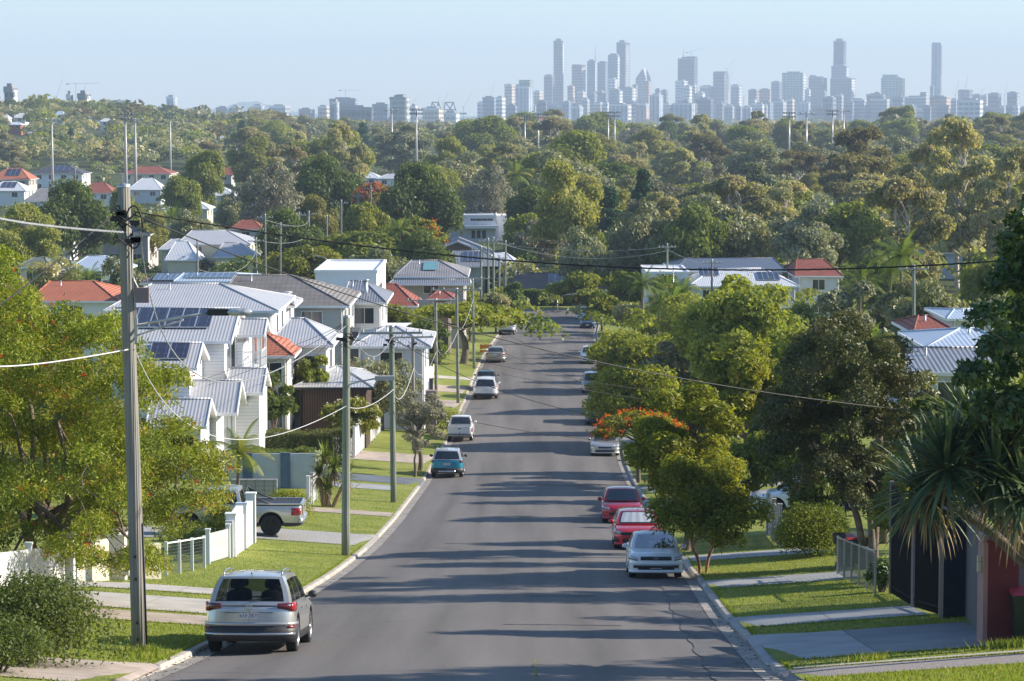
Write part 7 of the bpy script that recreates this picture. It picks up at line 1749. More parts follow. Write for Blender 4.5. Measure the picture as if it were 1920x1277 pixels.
mb = MB(); mb.box(x-.25, x+.0, 51.45, 51.75, H(x, 51.6)+2.09, H(x, 51.6)+2.18); wbuild(mb, 'lamp_hood', M_black, r)
wall_run('garden_wall', 'mauve grey wall behind the maroon pillar at the right edge', 'wall', (x+.2, 53.0), (x+4, 53.0), 2.6, M_mauve, .2)
def bin_(label, x, y, lid, rz=0, h=1.05, group=None):
    root = empty('wheelie_bin', (x, y, H(x, y)), rz, label, 'bin', group); mb = MB(); b0, b1 = .22, .29
    mb.add([(-b0, -b0, .1), (b0, -b0, .1), (b0, b0, .1), (-b0, b0, .1), (-b1, -b1-.04, .95), (b1, -b1-.04, .95), (b1, b1, .95), (-b1, b1, .95)], [(0,3,2,1), (0,1,5,4), (1,2,6,5), (2,3,7,6), (3,0,4,7)]); mb.box(-b1-.02, b1+.02, -b1-.06, b1+.02, .93, .97); mb.build('body', M_binbody, root)
    mb = MB(); mb.add([(-.32, -.36, .975), (.32, -.36, .975), (.32, .3, 1.0), (-.32, .3, 1.0), (-.27, -.3, 1.02), (.27, -.3, 1.02), (.27, .24, 1.07), (-.27, .24, 1.07)], [(0,1,5,4), (1,2,6,5), (2,3,7,6), (3,0,4,7), (4,5,6,7)]); mb.build('lid', lid, root)
    mb = MB(); mb.tube([(-.2, .34, 1.0), (.2, .34, 1.0)], .02, 6); mb.build('handle', M_binbody, root)
    for s in (-1, 1): mb = MB(); mb.lathe([(.001, s*.2), (.1, s*.2), (.1, s*.25), (.001, s*.25)], 12, axis='x', c=(0, .22, .1)); mb.build('wheel', M_tyre, root)
bin_('red lidded bin beside the twisted tree trunks', gx(1586, 83), 83, M_binred, .2); bin_('yellow lidded bin next to the red lidded one by the tree trunks', gx(1613, 84), 84, M_binyel, .1)
bin_('red lidded bin cut off by the right edge of the picture', gx(1925, 51.0), 51.2, M_binred, 0)
bin_('red lidded bin in the yard of the white house', gx(612, 176), 176, M_binred); bin_('yellow lidded bin in the yard of the white house', gx(632, 176), 176, M_binyel); bin_('orange red lidded bin left of the other yard bins', gx(600, 177), 177, M_tileo)
r = empty('letterbox', (gx(1573, 81), 81, H(gx(1573, 81), 81)), 0, 'black letterbox on a thin post by the wire fence', 'letterbox'); mb = MB(); mb.box(-.03, .03, -.03, .03, 0, .95); mb.build('post', M_black, r); mb = MB(); mb.box(-.18, .18, -.15, .15, .93, 1.15); mb.add([(-.2, -.17, 1.15), (.2, -.17, 1.15), (.2, .17, 1.22), (-.2, .17, 1.22)], [(0,1,2,3)]); mb.build('box', M_black, r)
# pool fence with sign
r = empty('pool_fence', g3(1197, 262), 0, 'blue sheeted pool fence with railings and a small white sign', 'fence'); b = r.location; x1 = gx(1272, 258) - b[0]
mb = MB(); mb.box(0, x1, 0, .05, .2, 1.7); mb.build('sheet', M_bluef, r); mb = MB()
for i in range(34): mb.box(x1*i/33-.02, x1*i/33+.02, -.06, -.02, 0, 2.1)
mb.box(0, x1, -.06, -.02, 1.9, 1.96); mb.build('railings', plain('green_rail', (.04, .10, .10), .5), r); mb = MB(); mb.box(.9, 2.0, -.12, -.08, 1.0, 1.3); mb.build('sign', M_white, r)
# ---------------------------------------------------------------- power poles, lamps, cables
def pole(label, pt, pb, Y, r=.14, m=M_pole, arms=(), ins=True, cat='power pole', name='power_pole', extra=None, ground=True):
    """pt (px,py) top, pb px of the foot; arms: list of (row py, half length m, angle deg)"""
    b = G(pb, Y); top = W(pt[0], pt[1], Y); root = empty(name, (b.x, b.y, b.z), 0, label, cat); tx = top.x - b.x; h = top.z - b.z
    mb = MB(); n = 7; mb.tube([(tx*t, 0, h*t - (.3 if t == 0 else 0)) for t in [i/n for i in range(n+1)]], [r*(1.08-.22*i/n) for i in range(n+1)], 14); mb.build('shaft', m, root)
    mb = MB(); mb.lathe([(r*.9, h-.02), (r*.9, h+.04), (.001, h+.06)], 12, c=(tx, 0, 0)); mb.build('cap', M_steel, root)
    for (py, hl, ang) in arms:
        z = W(pt[0], py, Y).z - b.z; a = R(ang); cx = tx*z/h; dx, dy = math.cos(a)*hl, math.sin(a)*hl; oy = -r*1.1
        mb = MB(); mb.beam((cx-dx, oy-dy, z), (cx+dx, oy+dy, z), .09, .11); arm = mb.build('crossarm', M_arm, root)
        for t in (-.92, -.5, .5, .92): mb = MB(); mb.lathe([(.05, z+.05), (.05, z+.1), (.025, z+.12), (.05, z+.15), (.03, z+.2), (.001, z+.21)], 8, c=(cx+dx*t, oy+dy*t, 0)); mb.build('insulator', M_porcelain, arm, uv=False)
        for s in (-1, 1): mb = MB(); mb.beam((cx+dx*.45*s, oy+dy*.45*s, z-.04), (cx, oy, z-.45), .03, .02); mb.build('brace', M_steel, root, uv=False)
    if extra: extra(root, tx, h, b)
    return root
def messy(z0, n=9, seed=1, spread=.35):
    def f(root, tx, h, b):
        rng = random.Random(seed); mb = MB()
        for i in range(n):
            a = rng.uniform(0, 6.28); p = Vector((tx*.95 + math.cos(a)*.16, -.12, h - z0 + rng.uniform(-.2, .2)))
            q = p + Vector((rng.uniform(-spread, spread), rng.uniform(-.2, .1), rng.uniform(-.35, .3))); mid = (p+q)/2 + Vector((rng.uniform(-.1, .1), -.08, rng.uniform(-.2, .1)))
            mb = MB(); mb.tube([p, mid, q, q + Vector((rng.uniform(-.15, .15), 0, -.1))], .014, 5); mb.build('cable_tail', M_cable, root, uv=False)
        for i in range(3):
            mb = MB(); p = Vector((tx*.95 + rng.uniform(-.3, .3), -.16, h - z0 + rng.uniform(-.12, .12))); mb.box(p.x-.09, p.x+.09, p.y-.05, p.y+.05, p.z-.05, p.z+.05); mb.build('junction_clamp', M_cable, root, uv=False)
    return f
def near_extra(root, tx, h, b):
    # street light arm, cable duct, bolts, spare cable ring
    zl = W(240, 610, 52.6).z - b.z; cx = tx*zl/h
    e = W(395, 585, 52.6); ex, ez = e.x - b.x, e.z - b.z
    mb = MB(); mb.box(cx+.12, cx+.18, -.06, .06, zl-.35, zl+.15); br = mb.build('bracket', M_steel, root)
    mb = MB(); mb.tube([(cx+.15, 0, zl), (cx+1.0, -.1, zl+.16), (ex, -.2, ez)], .027, 8); mb.tube([(cx+.15, 0, zl-.2), (cx+1.1, -.1, zl+.12)], .022, 6); arm = mb.build('lamp_arm', M_steel, root, uv=False)
    mb = MB(); mb.box(ex-.03, ex+.38, -.32, -.10, ez-.05, ez+.08); mb.build('lamp_hood', M_black, root)
    mb = MB(); mb.lathe([(.001, -.30), (.10, -.27), (.15, -.1), (.15, .12), (.10, .26), (.001, .3)], 12, axis='x'); mb.v = [(ex+.55+v[0], -.21+v[1]*.9, ez+.02+v[2]*.55) for v in mb.v]; mb.build('lamp', M_lamp, root, uv=False)
    mb = MB(); mb.box(cx+.15, cx+.42, -.08, .05, zl+.45, zl+.75); mb.build('control_box', M_mauve, root); mb = MB(); mb.tube([(cx+.2, -.04, zl+.75), (cx+.12, -.05, zl+.95), (cx+.16, -.04, zl-.05)], .018, 6); mb.build('conduit', M_cablew, root, uv=False)
    mb = MB(); mb.tube([(.155, -.05, 0), (.15+tx*.28, -.05, h*.28)], .02, 6); mb.build('conduit', M_cable, root, uv=False)
    for z in (.28, .62, 1.5, 1.95): mb = MB(); x = tx*z/h; mb.lathe([(.03, -.19), (.03, -.15)], 8, axis='z', c=(0, 0, 0)); mb.v = [(x+v[0], v[2], z+v[1]) for v in mb.v]; mb.f.append(tuple(range(8))); mb.m.append(0); mb.sm.append(False); mb.build('bolt', M_black, root, uv=False)
    mb = MB(); zc = W(255, 425, 52.6).z - b.z; n = 18; c = tx*.93 + .2
    mb.tube([(c + .17*math.cos(k*2*math.pi/n), -.17, zc + .42*math.sin(k*2*math.pi/n)) for k in range(n)], .018, 5); mb.build('cable_loop', M_cable, root, uv=False)
    mb = MB(); zc = W(255, 407, 52.6).z - b.z; mb.box(c-.46, c-.16, -.2, -.07, zc-.08, zc+.03); mb.build('junction_box', M_cable, root)
    mb = MB(); x = tx*.95 + .15; z0 = W(0, 447, 52.6).z - b.z; mb.tube([(x, -.05, z0), (x+.02-.04, -.05, z0-1.3)], .02, 6); mb.build('conduit', M_cableg, root, uv=False)
    messy(1.0, 8, 2, .28)(root, tx, h, b); messy(.62, 4, 3, .25)(root, tx, h, b)
pole('nearest tall leaning timber power pole on the left verge with a street light arm', (232, 349), 262, 52.6, .145, M_pole, extra=near_extra)
def lamp_to(px, py, Y):
    def f(root, tx, h, b):
        e = W(px, py, Y); ex, ez = e.x-b.x, e.z-b.z; mb = MB(); s = 1 if ex > tx else -1
        mb.tube([(tx*.9, -.05, ez-.25), ((tx*.9+ex)/2, -.08, ez-.1), (ex, -.1, ez)], .03, 6); mb.build('lamp_arm', M_steel, root, uv=False); mb = MB(); mb.box(ex-.05, ex+.6*s+.05, -.2, 0, ez-.07, ez+.09) if s > 0 else mb.box(ex-.6, ex+.05, -.2, 0, ez-.07, ez+.09); mb.build('lamp', M_porcelain, root)
    return f
def both(*fs):
    def f(*a):
        for g in fs: g(*a)
    return f
pole('second greenish power pole on the left verge with tangled cables at its top', (650, 594), 648, 94.5, .145, M_poleg, extra=both(messy(.7, 12, 4, .5), lamp_to(706, 709, 94.5)))
pole('third greenish pole with a white crossarm before the pink blossom tree', (734, 612), 738, 125, .135, M_poleg, [(624, 1.45, 6)], extra=messy(.75, 8, 5, .4))
pole('shorter grey pole right behind the third greenish pole', (774, 632), 776, 168, .115, M_pole, [(632, 1.3, 10)], extra=messy(.5, 5, 6))
pole('slim pole with its foot in the grass left of the dark car', (817, 561), 818, 212, .13, M_pole, [(563, 2.4, 8)])
pole('green pole closest to the kerb beside the large white four wheel drive', (856, 541), 859, 209, .125, M_poleg, [(543, 2.0, 8)])
pole('pole with a transformer bracket by the spreading street tree', (886, 524), 889, 246, .125, M_poleg, [(522, 1.6, 0)])
FARP = [(902, 462, 902, 300, 'green'), (915, 447, 916, 318, 'tall'), (925, 445, 926, 330, 'taller'), (948, 452, 947, 345, 'leaning'), (936, 478, 936, 352, 'short'), (480, 446, 481, 368, 'left'), (497, 402, 499, 362, 'bent'), (370, 448, 371, 330, 'thick'), (526, 418, 526, 362, 'slim'), (561, 398, 561, 420, 'crossed'), (640, 375, 640, 440, 'plain'), (613, 404, 613, 430, 'small'), (672, 362, 672, 470, 'side street'), (695, 348, 697, 480, 'street side'), (1251, 457, 1252, 330, 'green'), (1713, 498, 1714, 186, 'tall green'), (1335, 487, 1334, 300, 'pale'), (141, 318, 141, 560, 'left suburb')]
for i, (a, t, b_, Y, d) in enumerate(FARP):
    lab = {0: 'first green pole of the far cluster at the bend', 1: 'second pole of the far cluster, with a crossarm', 2: 'tallest pole of the far cluster before the brown gabled house', 3: 'leaning grey pole at the right of the far cluster', 4: 'shortest pole in the far cluster', 5: 'pole touching the right end of the cream house', 6: 'slightly bent pole right of the cream house', 7: 'thick pole in front of the cream house', 8: 'slim pole left of the transformer pole', 9: 'crossarmed pole beside the transformer pole', 10: 'plain far pole left of the side street', 11: 'small green pole among the lime trees', 12: 'pole at the near side of the distant side street', 13: 'pole under the distant flame tree', 14: 'green pole before the casuarina like tree', 15: 'tall green pole above the dark red gable', 16: 'pale stub pole topped by a crossarm before the solar roofs', 17: 'thin pole in front of the black roofed white house'}[i]
    pole(lab, (a, t), b_, Y, .13 if Y < 400 else .15, M_poleg if i in (0, 1, 2, 5, 14, 15) else M_pole, [(t+6, 1.1, 8)] if i not in (7, 11) else ())
def transf(root, tx, h, b):
    z = W(0, 440, 400).z - b.z; mb = MB(); mb.box(tx-.5, tx+.5, -.5, .1, z-.5, z+.45); mb.build('transformer', M_dsteel, root)
    for x in (-.3, 0, .3): mb = MB(); mb.lathe([(.06, z+.45), (.06, z+.7), (.001, z+.72)], 8, c=(tx+x, -.2, 0)); mb.build('insulator', M_porcelain, root)
pole('transformer pole carrying a grey box in the dip on the left', (579, 396), 580, 400, .16, M_pole, [(402, 1.2, 5)], extra=transf)
# street lamps on steel columns
def lamp(label, px, yt, Y, kind, sp=1.5):
    b = G(px, Y); h = W(px, yt, Y).z - b.z; root = empty('street_lamp', b, 0, label, 'street lamp'); mb = MB(); mb.tube([(0, 0, 0), (0, 0, h-.6)], [.09, .06], 8); mb.build('column', M_steel, root, uv=False)
    for s in ((1, -1) if kind == 2 else (kind,)):
        mb = MB(); mb.tube([(0, 0, h-.7), (s*sp*.5, 0, h-.15), (s*sp, 0, h)], .04, 6); a = mb.build('arm', M_steel, root, uv=False); mb = MB(); mb.box(min(s*sp, s*(sp+.6)), max(s*sp, s*(sp+.6)), -.12, .12, h-.05, h+.08); mb.build('lamp_head', M_porcelain, a)
lamp('double armed street lamp above the white box house', 663, 492, 300, 2, 1.6); lamp('curved single armed lamp left of the double armed one', 620, 480, 310, -1, 1.4); lamp('street lamp column left of the white modern building', 826, 395, 470, -1, .8)
lamp('street lamp leaning out over the solar panelled houses', 1262, 485, 300, 1, 1.6); lamp('white street lamp arm reaching over the far end of the street', 1045, 551, 345, 1, 1.9)
# stadium lights
def flood(label, px, yt, Y, w=5.5, dark=True):
    b = G(px, Y); h = W(px, yt, Y).z - b.z; root = empty('floodlight_mast', b, 0, label, 'floodlight mast'); mb = MB(); mb.tube([(0, 0, 0), (0, 0, h)], [.5, .26], 8); mb.build('mast', M_porcelain, root, uv=False)
    for z in ((h, h-1.4) if dark else (h,)):
        mb = MB(); mb.box(-w/2, w/2, -.1, .1, z-.1, z+.1); bar = mb.build('crossbar', M_porcelain, root)
        n = 5 if dark else 3
        for i in range(n): mb = MB(); x = -w/2 + w*(i+.5)/n; mb.lathe([(.001, -.2), (.4, -.1), (.45, .25), (.001, .25)], 8, c=(x, -.35, z+.35)); mb.build('lamp', M_dsteel if dark else M_lamp, bar, uv=False)
for lab, px, yt, Y, d in (('first floodlight mast from the left, slim and bare', 99, 226, 800, False), ('tall floodlight mast with dark lamps left of the paired one', 237, 216, 760, True), ('white topped floodlight mast right of the tall left one', 255, 225, 790, False), ('floodlight mast below the white tower on the left', 320, 215, 950, True), ('floodlight mast in front of the green glass block', 735, 208, 1000, False), ('floodlight mast with two dark lamps right of the green glass block', 781, 207, 950, True),
  ('floodlight mast below the paired white towers', 984, 219, 1050, True), ('floodlight mast in front of the red roofed hall', 1009, 215, 1080, True), ('left mast of the close pair below the city centre', 1140, 212, 1050, True), ('right mast of the close pair below the city centre', 1152, 212, 1060, True), ('floodlight mast with one dark lamp below the wide glass blocks', 1479, 213, 1000, True), ('floodlight mast with a pale crossbar below the wide glass blocks', 1511, 214, 900, False), ('left mast of the pair below the stepped tower', 1560, 209, 1100, True), ('right mast of the pair below the stepped tower', 1581, 209, 1120, False)):
    flood(lab, px, yt, Y, 5 if d else 6, d)
# cables
def cable(label, pts, r=.012, m=None, name='overhead_cable', group=None, tw=False):
    """pts = [(px,py,Y)] x3: start, lowest/mid, end -> smooth curve through them"""
    P = [W(*p) for p in pts]; root_loc = P[0]; n = 30; out = []
    if len(P) == 2: P = [P[0], (P[0]+P[1])/2 - Vector((0, 0, (P[1]-P[0]).length*.012)), P[1]]
    d1 = (P[1]-P[0]).length; d2 = (P[2]-P[1]).length; tm = d1/(d1+d2)
    for i in range(n+1):
        t = i/n; l0 = (t-tm)*(t-1)/((0-tm)*(0-1)); l1 = t*(t-1)/(tm*(tm-1)); l2 = t*(t-tm)/(1*(1-tm)); out.append(P[0]*l0 + P[1]*l1 + P[2]*l2 - root_loc)
    mb = MB()
    if tw:
        for s in (0, 2.1, 4.2):
            q = []
            for i in range(n*5+1):
                t = i/(n*5)*n; k = min(n-1, int(t)); p = out[k]*(1-(t-k)) + out[k+1]*(t-k); a = s + i*1.1; q.append(p + Vector((0, math.cos(a), math.sin(a)))*r*.8)
            mb.tube(q, r*.8, 4, cap=False)
    else: mb.tube(out, r, 5)
    o = mb.build(name, m or M_cable, None, root_loc, uv=False); tag(o, label, 'cable', group); return o
Y1, Y2, Y3 = 52.5, 94.3, 124.8
cable('long black cable stretching from the nearest pole over to the right edge', [(252, 397, Y1), (1120, 499, 54), (2010, 478, 50)], .013, tw=True)
cable('long black cable falling from nearest pole across the street to dark olive tree', [(252, 402, Y1), (960, 641, 63), (1742, 773, 74)], .014)
cable('dark twisted cable sagging from the nearest pole to the second pole', [(262, 432, Y1), (545, 681, 86), (648, 612, Y2)], .014, M_cableg, tw=True)
cable('pale thin cable sagging from the middle of the nearest pole to the second pole', [(252, 655, Y1), (560, 803, 86), (648, 762, Y2)], .012, M_cablew)
cable('white cable sagging to the left edge from the middle of the nearest pole', [(242, 655, Y1), (90, 680, 50), (-60, 677, 45)], .015, M_cablew)
cable('grey twisted cable sweeping in from the upper left to the nearest pole', [(238, 436, Y1), (95, 424, 49), (-60, 388, 42)], .016, M_cableg, tw=True)
cable('black cable dropping from the nearest pole to the left edge', [(216, 400, Y1), (112, 485, 50), (-60, 608, 42)], .013)
cable('grey loop hanging from the second pole to the third pole', [(652, 612, Y2), (715, 662, 116), (735, 632, Y3)], .016, M_cableg)
cable('pale cable between the second pole and the third pole, lower down', [(650, 762, Y2), (700, 757, 112), (738, 730, Y3)], .015, M_cablew)
cable('pale loop from the third pole to the shorter grey pole', [(738, 733, Y3), (758, 738, 150), (776, 690, 168)], .018, M_cablew)
cable('thin wire from the white stepped house to the second pole, upper', [(350, 735, 152), (480, 690, 130), (645, 607, Y2)], .011)
cable('thin wire from the white stepped house to the second pole, middle', [(352, 722, 152), (520, 660, 130), (640, 606, Y2)], .011)
cable('thin wire from the orange roofed house to the second pole', [(455, 725, 158), (560, 690, 120), (642, 612, Y2)], .010)
for i, (x0, y0, xm, ym, x1, y1, Yb) in enumerate(((738, 634, 1000, 752, 1400, 812, 96), (738, 640, 940, 700, 1205, 748, 150), (776, 640, 960, 690, 1240, 735, 165), (818, 566, 900, 640, 1110, 722, 205), (857, 548, 1000, 650, 1180, 690, 190), (738, 756, 1010, 812, 1210, 830, 130))):
    cable(['lowest long wire crossing the road from the third pole', 'second wire crossing the road from the third pole', 'wire crossing from the shorter grey pole', 'wire crossing from the slim pole on the grass', 'wire crossing from the green pole by the kerb', 'faint low wire over the road before the teal car'][i], [(x0, y0, Y3 if i != 3 else 212), (xm, ym, (Y3+Yb)/2), (x1, y1, Yb)], .013)
for i, (a, b_) in enumerate((((740, 628, Y3), (776, 634, 168)), ((770, 624, Y3), (800, 634, 168)), ((776, 634, 168), (820, 564, 212)), ((818, 566, 212), (858, 545, 209)), ((858, 545, 209), (888, 524, 246)), ((888, 524, 246), (903, 465, 300)), ((870, 544, 209), (900, 524, 246)), ((903, 465, 300), (916, 450, 318)), ((916, 450, 318), (926, 448, 330)), ((926, 448, 330), (948, 456, 345)))):
    cable('wire span ' + ['from the third pole to the grey one', 'beside the third pole wire, outer side', 'from the grey pole to the slim one', 'from the slim pole to the kerbside one', 'from the kerbside pole to the transformer bracket pole', 'from the bracket pole down to the far cluster', 'outer line past the bracket pole', 'first inside the far cluster', 'second inside the far cluster', 'last inside the far cluster'][i], [a, b_], .013)
for i, pts in enumerate(([(888, 560, 246), (870, 610, 228), (859, 610, 209)], [(859, 620, 209), (835, 662, 200), (818, 640, 212)], [(818, 660, 212), (796, 700, 190), (776, 690, 168)])):
    cable(['pale loop between the bracket pole and the kerbside pole', 'pale loop between the kerbside pole and the slim pole', 'pale loop between the slim pole and the grey pole'][i], pts, .016, M_cablew)
for i, (a, m_, b_) in enumerate((((948, 460, 345), (1100, 470, 340), (1252, 462, 330)), ((926, 452, 330), (1090, 484, 332), (1252, 470, 330)), ((1252, 468, 330), (1290, 486, 320), (1335, 492, 300)), ((497, 412, 362), (560, 424, 380), (579, 404, 400)), ((481, 450, 368), (530, 456, 380), (579, 440, 400)), ((371, 505, 330), (430, 512, 345), (481, 470, 368)), ((1335, 500, 300), (1520, 520, 240), (1714, 512, 186)))):
    cable(['upper wire from the far cluster to the casuarina pole', 'lower wire from the far cluster to the casuarina pole', 'wire from the casuarina pole to the pale stub pole', 'wire from the bent pole to the transformer pole', 'wire from the cream house pole to the transformer pole', 'sagging pale wire in front of the cream house', 'wire from the pale stub pole to the tall green pole'][i], [a, m_, b_], .016, M_cablew if i != 6 else M_cable)
# ---------------------------------------------------------------- the city
def facade(name, c, glass, fl=3.6, bay=3.2, solid=.35, rough=.35, vert=False, spec=.6, metal=0.0):
    m, nt, ns, ls, b = nmat(name); uv = ns.new('ShaderNodeUVMap'); sx = ns.new('ShaderNodeSeparateXYZ'); ls.new(uv.outputs[0], sx.inputs[0])
    def band(o, per, duty):
        d = ns.new('ShaderNodeMath'); d.operation = 'DIVIDE'; d.inputs[1].default_value = per; ls.new(o, d.inputs[0]); f = ns.new('ShaderNodeMath'); f.operation = 'FRACT'; ls.new(d.outputs[0], f.inputs[0])
        g = ns.new('ShaderNodeMath'); g.operation = 'GREATER_THAN'; g.inputs[1].default_value = duty; ls.new(f.outputs[0], g.inputs[0]); return g.outputs[0]
    a = band(sx.outputs[1], fl, solid if not vert else .12); b2 = band(sx.outputs[0], bay, .18 if not vert else solid)
    mu = ns.new('ShaderNodeMath'); mu.operation = 'MULTIPLY'; ls.new(a, mu.inputs[0]); ls.new(b2, mu.inputs[1])
    mx = ns.new('ShaderNodeMixRGB'); mx.inputs[1].default_value = (*c, 1); mx.inputs[2].default_value = (*glass, 1); ls.new(mu.outputs[0], mx.inputs[0])
    tc = ns.new('ShaderNodeTexCoord'); n = ns.new('ShaderNodeTexNoise'); n.inputs['Scale'].default_value = .05; ls.new(tc.outputs['Object'], n.inputs['Vector'])
    r = ramp(ns, [(.35, (.8,)*3), (.65, (1.15,)*3)]); ls.new(n.outputs['Fac'], r.inputs[0]); mm = ns.new('ShaderNodeMixRGB'); mm.blend_type = 'MULTIPLY'; mm.inputs[0].default_value = 1
    ls.new(mx.outputs[0], mm.inputs[1]); ls.new(r.outputs[0], mm.inputs[2]); ls.new(mm.outputs[0], b.inputs['Base Color'])
    rr = ns.new('ShaderNodeMapRange'); rr.inputs['To Min'].default_value = .7; rr.inputs['To Max'].default_value = rough; ls.new(mu.outputs[0], rr.inputs[0]); ls.new(rr.outputs[0], b.inputs['Roughness'])
    b.inputs['Specular IOR Level'].default_value = spec; return m
FA = dict(glassd=facade('dark_blue_curtain_wall', (.15, .17, .22), (.03, .05, .085), 7.2, 6, .3), glassb=facade('blue_curtain_wall', (.25, .30, .36), (.09, .14, .20), 7.2, 6, .3), brown=facade('brown_banded_tower', (.34, .29, .27), (.10, .09, .10), 7.2, 8, .45),
 conc=facade('pale_concrete_tower', (.42, .42, .42), (.18, .21, .25), 7.2, 7, .5), white=facade('white_banded_tower', (.72, .71, .70), (.22, .26, .31), 7.2, 9, .5), cream=facade('cream_tower', (.66, .57, .45), (.22, .19, .17), 7.2, 6, .5), vert=facade('vertical_finned_tower', (.46, .50, .55), (.18, .23, .29), 9, 9, .5, vert=True),
 pink=facade('pink_brick_tower', (.55, .36, .28), (.25, .16, .14), 7.2, 7, .5), slate=facade('slate_tower', (.22, .23, .26), (.08, .09, .11), 9, 7, .4), orange=facade('orange_banded_tower', (.78, .50, .30), (.40, .22, .14), 12, 40, .5), green=facade('green_glass_block', (.40, .46, .42), (.12, .20, .19), 6, 9, .35), redf=facade('red_framed_block', (.55, .22, .18), (.5, .5, .5), 40, 9, .4, vert=True))
M_plant = plain('plant_room', (.28, .29, .31), .7, var=.2, scale=.05); M_light = plain('pale_cladding', (.8, .79, .77), .6, var=.08, scale=.05); M_crane = plain('crane_steel', (.42, .44, .47), .6, var=.1)
def tower(label, pa, pb, yt, f, Y=7000, side=None, yaw=-30, top=None, depthr=.8, name='tower', cat='tower', yb=None, shape='box', group=None):
    """silhouette from column pa to pb, top row yt. The block is turned by yaw so its sunlit right flank shows."""
    xa, xb = W(pa, yt, Y).x, W(pb, yt, Y).x; wd = xb - xa; zt = W(pa, yt, Y).z; z0 = -.5; a = R(abs(yaw)); 
    w_ = wd / (math.cos(a) + depthr*math.sin(a)); d_ = w_*depthr; root = empty(name, ((xa+xb)/2, Y, z0), R(yaw), label, cat, group); h = zt - z0; FM = FA[f] if isinstance(f, str) else f
    def blk(nm, x0, x1, y0, y1, za, zb, m): mb = MB(); mb.box(x0, x1, y0, y1, za, zb); return mb.build(nm, m, root)
    if shape == 'box': blk('shaft', -w_/2, w_/2, -d_/2, d_/2, 0, h, FM)
    elif shape == 'round':
        mb = MB(); n = 24; vs = []
        for z in (0, h*.97, h):
            k = 1 if z < h else .9
            for i in range(n): t = 2*math.pi*i/n; c, s = math.cos(t), math.sin(t); e = .55; vs.append((wd/2*k*math.copysign(abs(c)**e, c), wd/2*k*math.copysign(abs(s)**e, s), z))
        mb.add(vs, [(j*n+i, j*n+(i+1) % n, (j+1)*n+(i+1) % n, (j+1)*n+i) for j in range(2) for i in range(n)] + [tuple(2*n+i for i in range(n))], 0); mb.build('shaft', FM, root)
    elif shape == 'wedge':
        mb = MB(); x0, x1, y0, y1 = -w_/2, w_/2, -d_/2, d_/2; hs = h*.82
        mb.add([(x0, y0, 0), (x1, y0, 0), (x1, y1, 0), (x0, y1, 0), (x0, y0, hs), (x1, y0, hs*1.02), (x1, y1, hs), (x0, y1, hs), (x1*.25, y0*.6, h), (x1*.35, y1*.6, h)], [(0,1,5,8,4), (1,2,6,9,8,5), (2,3,7,9,6), (3,0,4,7), (4,8,9,7)]); mb.build('shaft', FM, root)
    elif shape == 'slant':
        mb = MB(); x0, x1, y0, y1 = -w_/2, w_/2, -d_/2, d_/2
        mb.add([(x0, y0, 0), (x1, y0, 0), (x1, y1, 0), (x0, y1, 0), (x0, y0, h*.9), (x1, y0, h), (x1, y1, h), (x0, y1, h*.9)], [(0,1,5,4), (1,2,6,5), (2,3,7,6), (3,0,4,7), (4,5,6,7)]); mb.build('shaft', FM, root)
    if shape != 'round' and shape != 'wedge':
        blk('roof_plant', -w_*.3, w_*.3, -d_*.3, d_*.3, h + (.0 if shape == 'box' else -.02*h), h + max(3, h*.03), M_plant)
        if side: blk('side_panel', w_/2, w_/2 + .6, -d_*.38, d_*.38, h*.02, h*.97, FA[side] if side in FA else M_light)  # paler flank panel: the sunlit side put into the colour
        blk('parapet', -w_/2-.4, w_/2+.4, -d_/2-.4, -d_/2, h-3, h+.8, M_light if f in ('white', 'conc', 'cream', 'vert') else M_plant)
    for t in (top or []):
        if t[0] == 'spire': mb = MB(); x = W(t[1], yt, Y).x - (xa+xb)/2; zz = W(0, t[2], Y).z - z0; mb.tube([(x, 0, h-.5), (x, 0, zz)], [1.1, .5], 6); o = mb.build('spire', M_plant, root, uv=False); o.rotation_euler.z = 0
        if t[0] == 'blk': x0, x1 = W(t[1], yt, Y).x - (xa+xb)/2, W(t[2], yt, Y).x - (xa+xb)/2; zz = W(0, t[3], Y).z - z0; blk('upper_block', x0, x1, -d_*.35, d_*.35, h, zz, FM if len(t) < 5 else FA[t[4]])
    return root
T = tower
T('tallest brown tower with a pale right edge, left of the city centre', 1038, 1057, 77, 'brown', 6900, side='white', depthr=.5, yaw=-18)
T('dark squat tower against the foot of the tallest brown one', 1020, 1040, 142, 'slate', 6850, depthr=.6)
T('twin capped dark green brown tower between the tallest brown one and the glass pair', 1072, 1098, 124, 'brown', 6950, side='cream', top=[('blk', 1074, 1082, 121), ('blk', 1090, 1097, 122)])
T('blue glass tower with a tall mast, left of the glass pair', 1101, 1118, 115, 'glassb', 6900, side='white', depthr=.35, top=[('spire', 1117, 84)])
T('wide blue glass block in the heart of the city', 1120, 1141, 118, 'glassb', 6950, top=[('blk', 1124, 1140, 116, 'slate')])
T('dark top banded tower with a light right flank in the city heart', 1140, 1162, 104, 'glassb', 6880, side='white', depthr=.5, top=[('blk', 1142, 1160, 102, 'slate')])
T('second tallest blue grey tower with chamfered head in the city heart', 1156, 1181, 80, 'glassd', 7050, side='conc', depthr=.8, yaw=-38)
T('wedge topped tower with a sunlit right face', 1192, 1220, 128, 'conc', 6900, shape='wedge', yaw=-35)
T('pale block standing before the wedge topped tower', 1207, 1220, 154, 'pink', 6800)
T('tower under construction with a spire and a crane on top', 1271, 1308, 110, 'glassd', 7000, depthr=.45, top=[('spire', 1281, 89), ('blk', 1290, 1307, 106)])
T('dark unfinished tower with a ragged top and a luffing crane', 1337, 1366, 137, 'slate', 6800, top=[('blk', 1340, 1364, 134)])
T('lone round shouldered tower with two bright seams on the right', 1747, 1768, 80, 'vert', 6900, shape='round', yaw=-10)
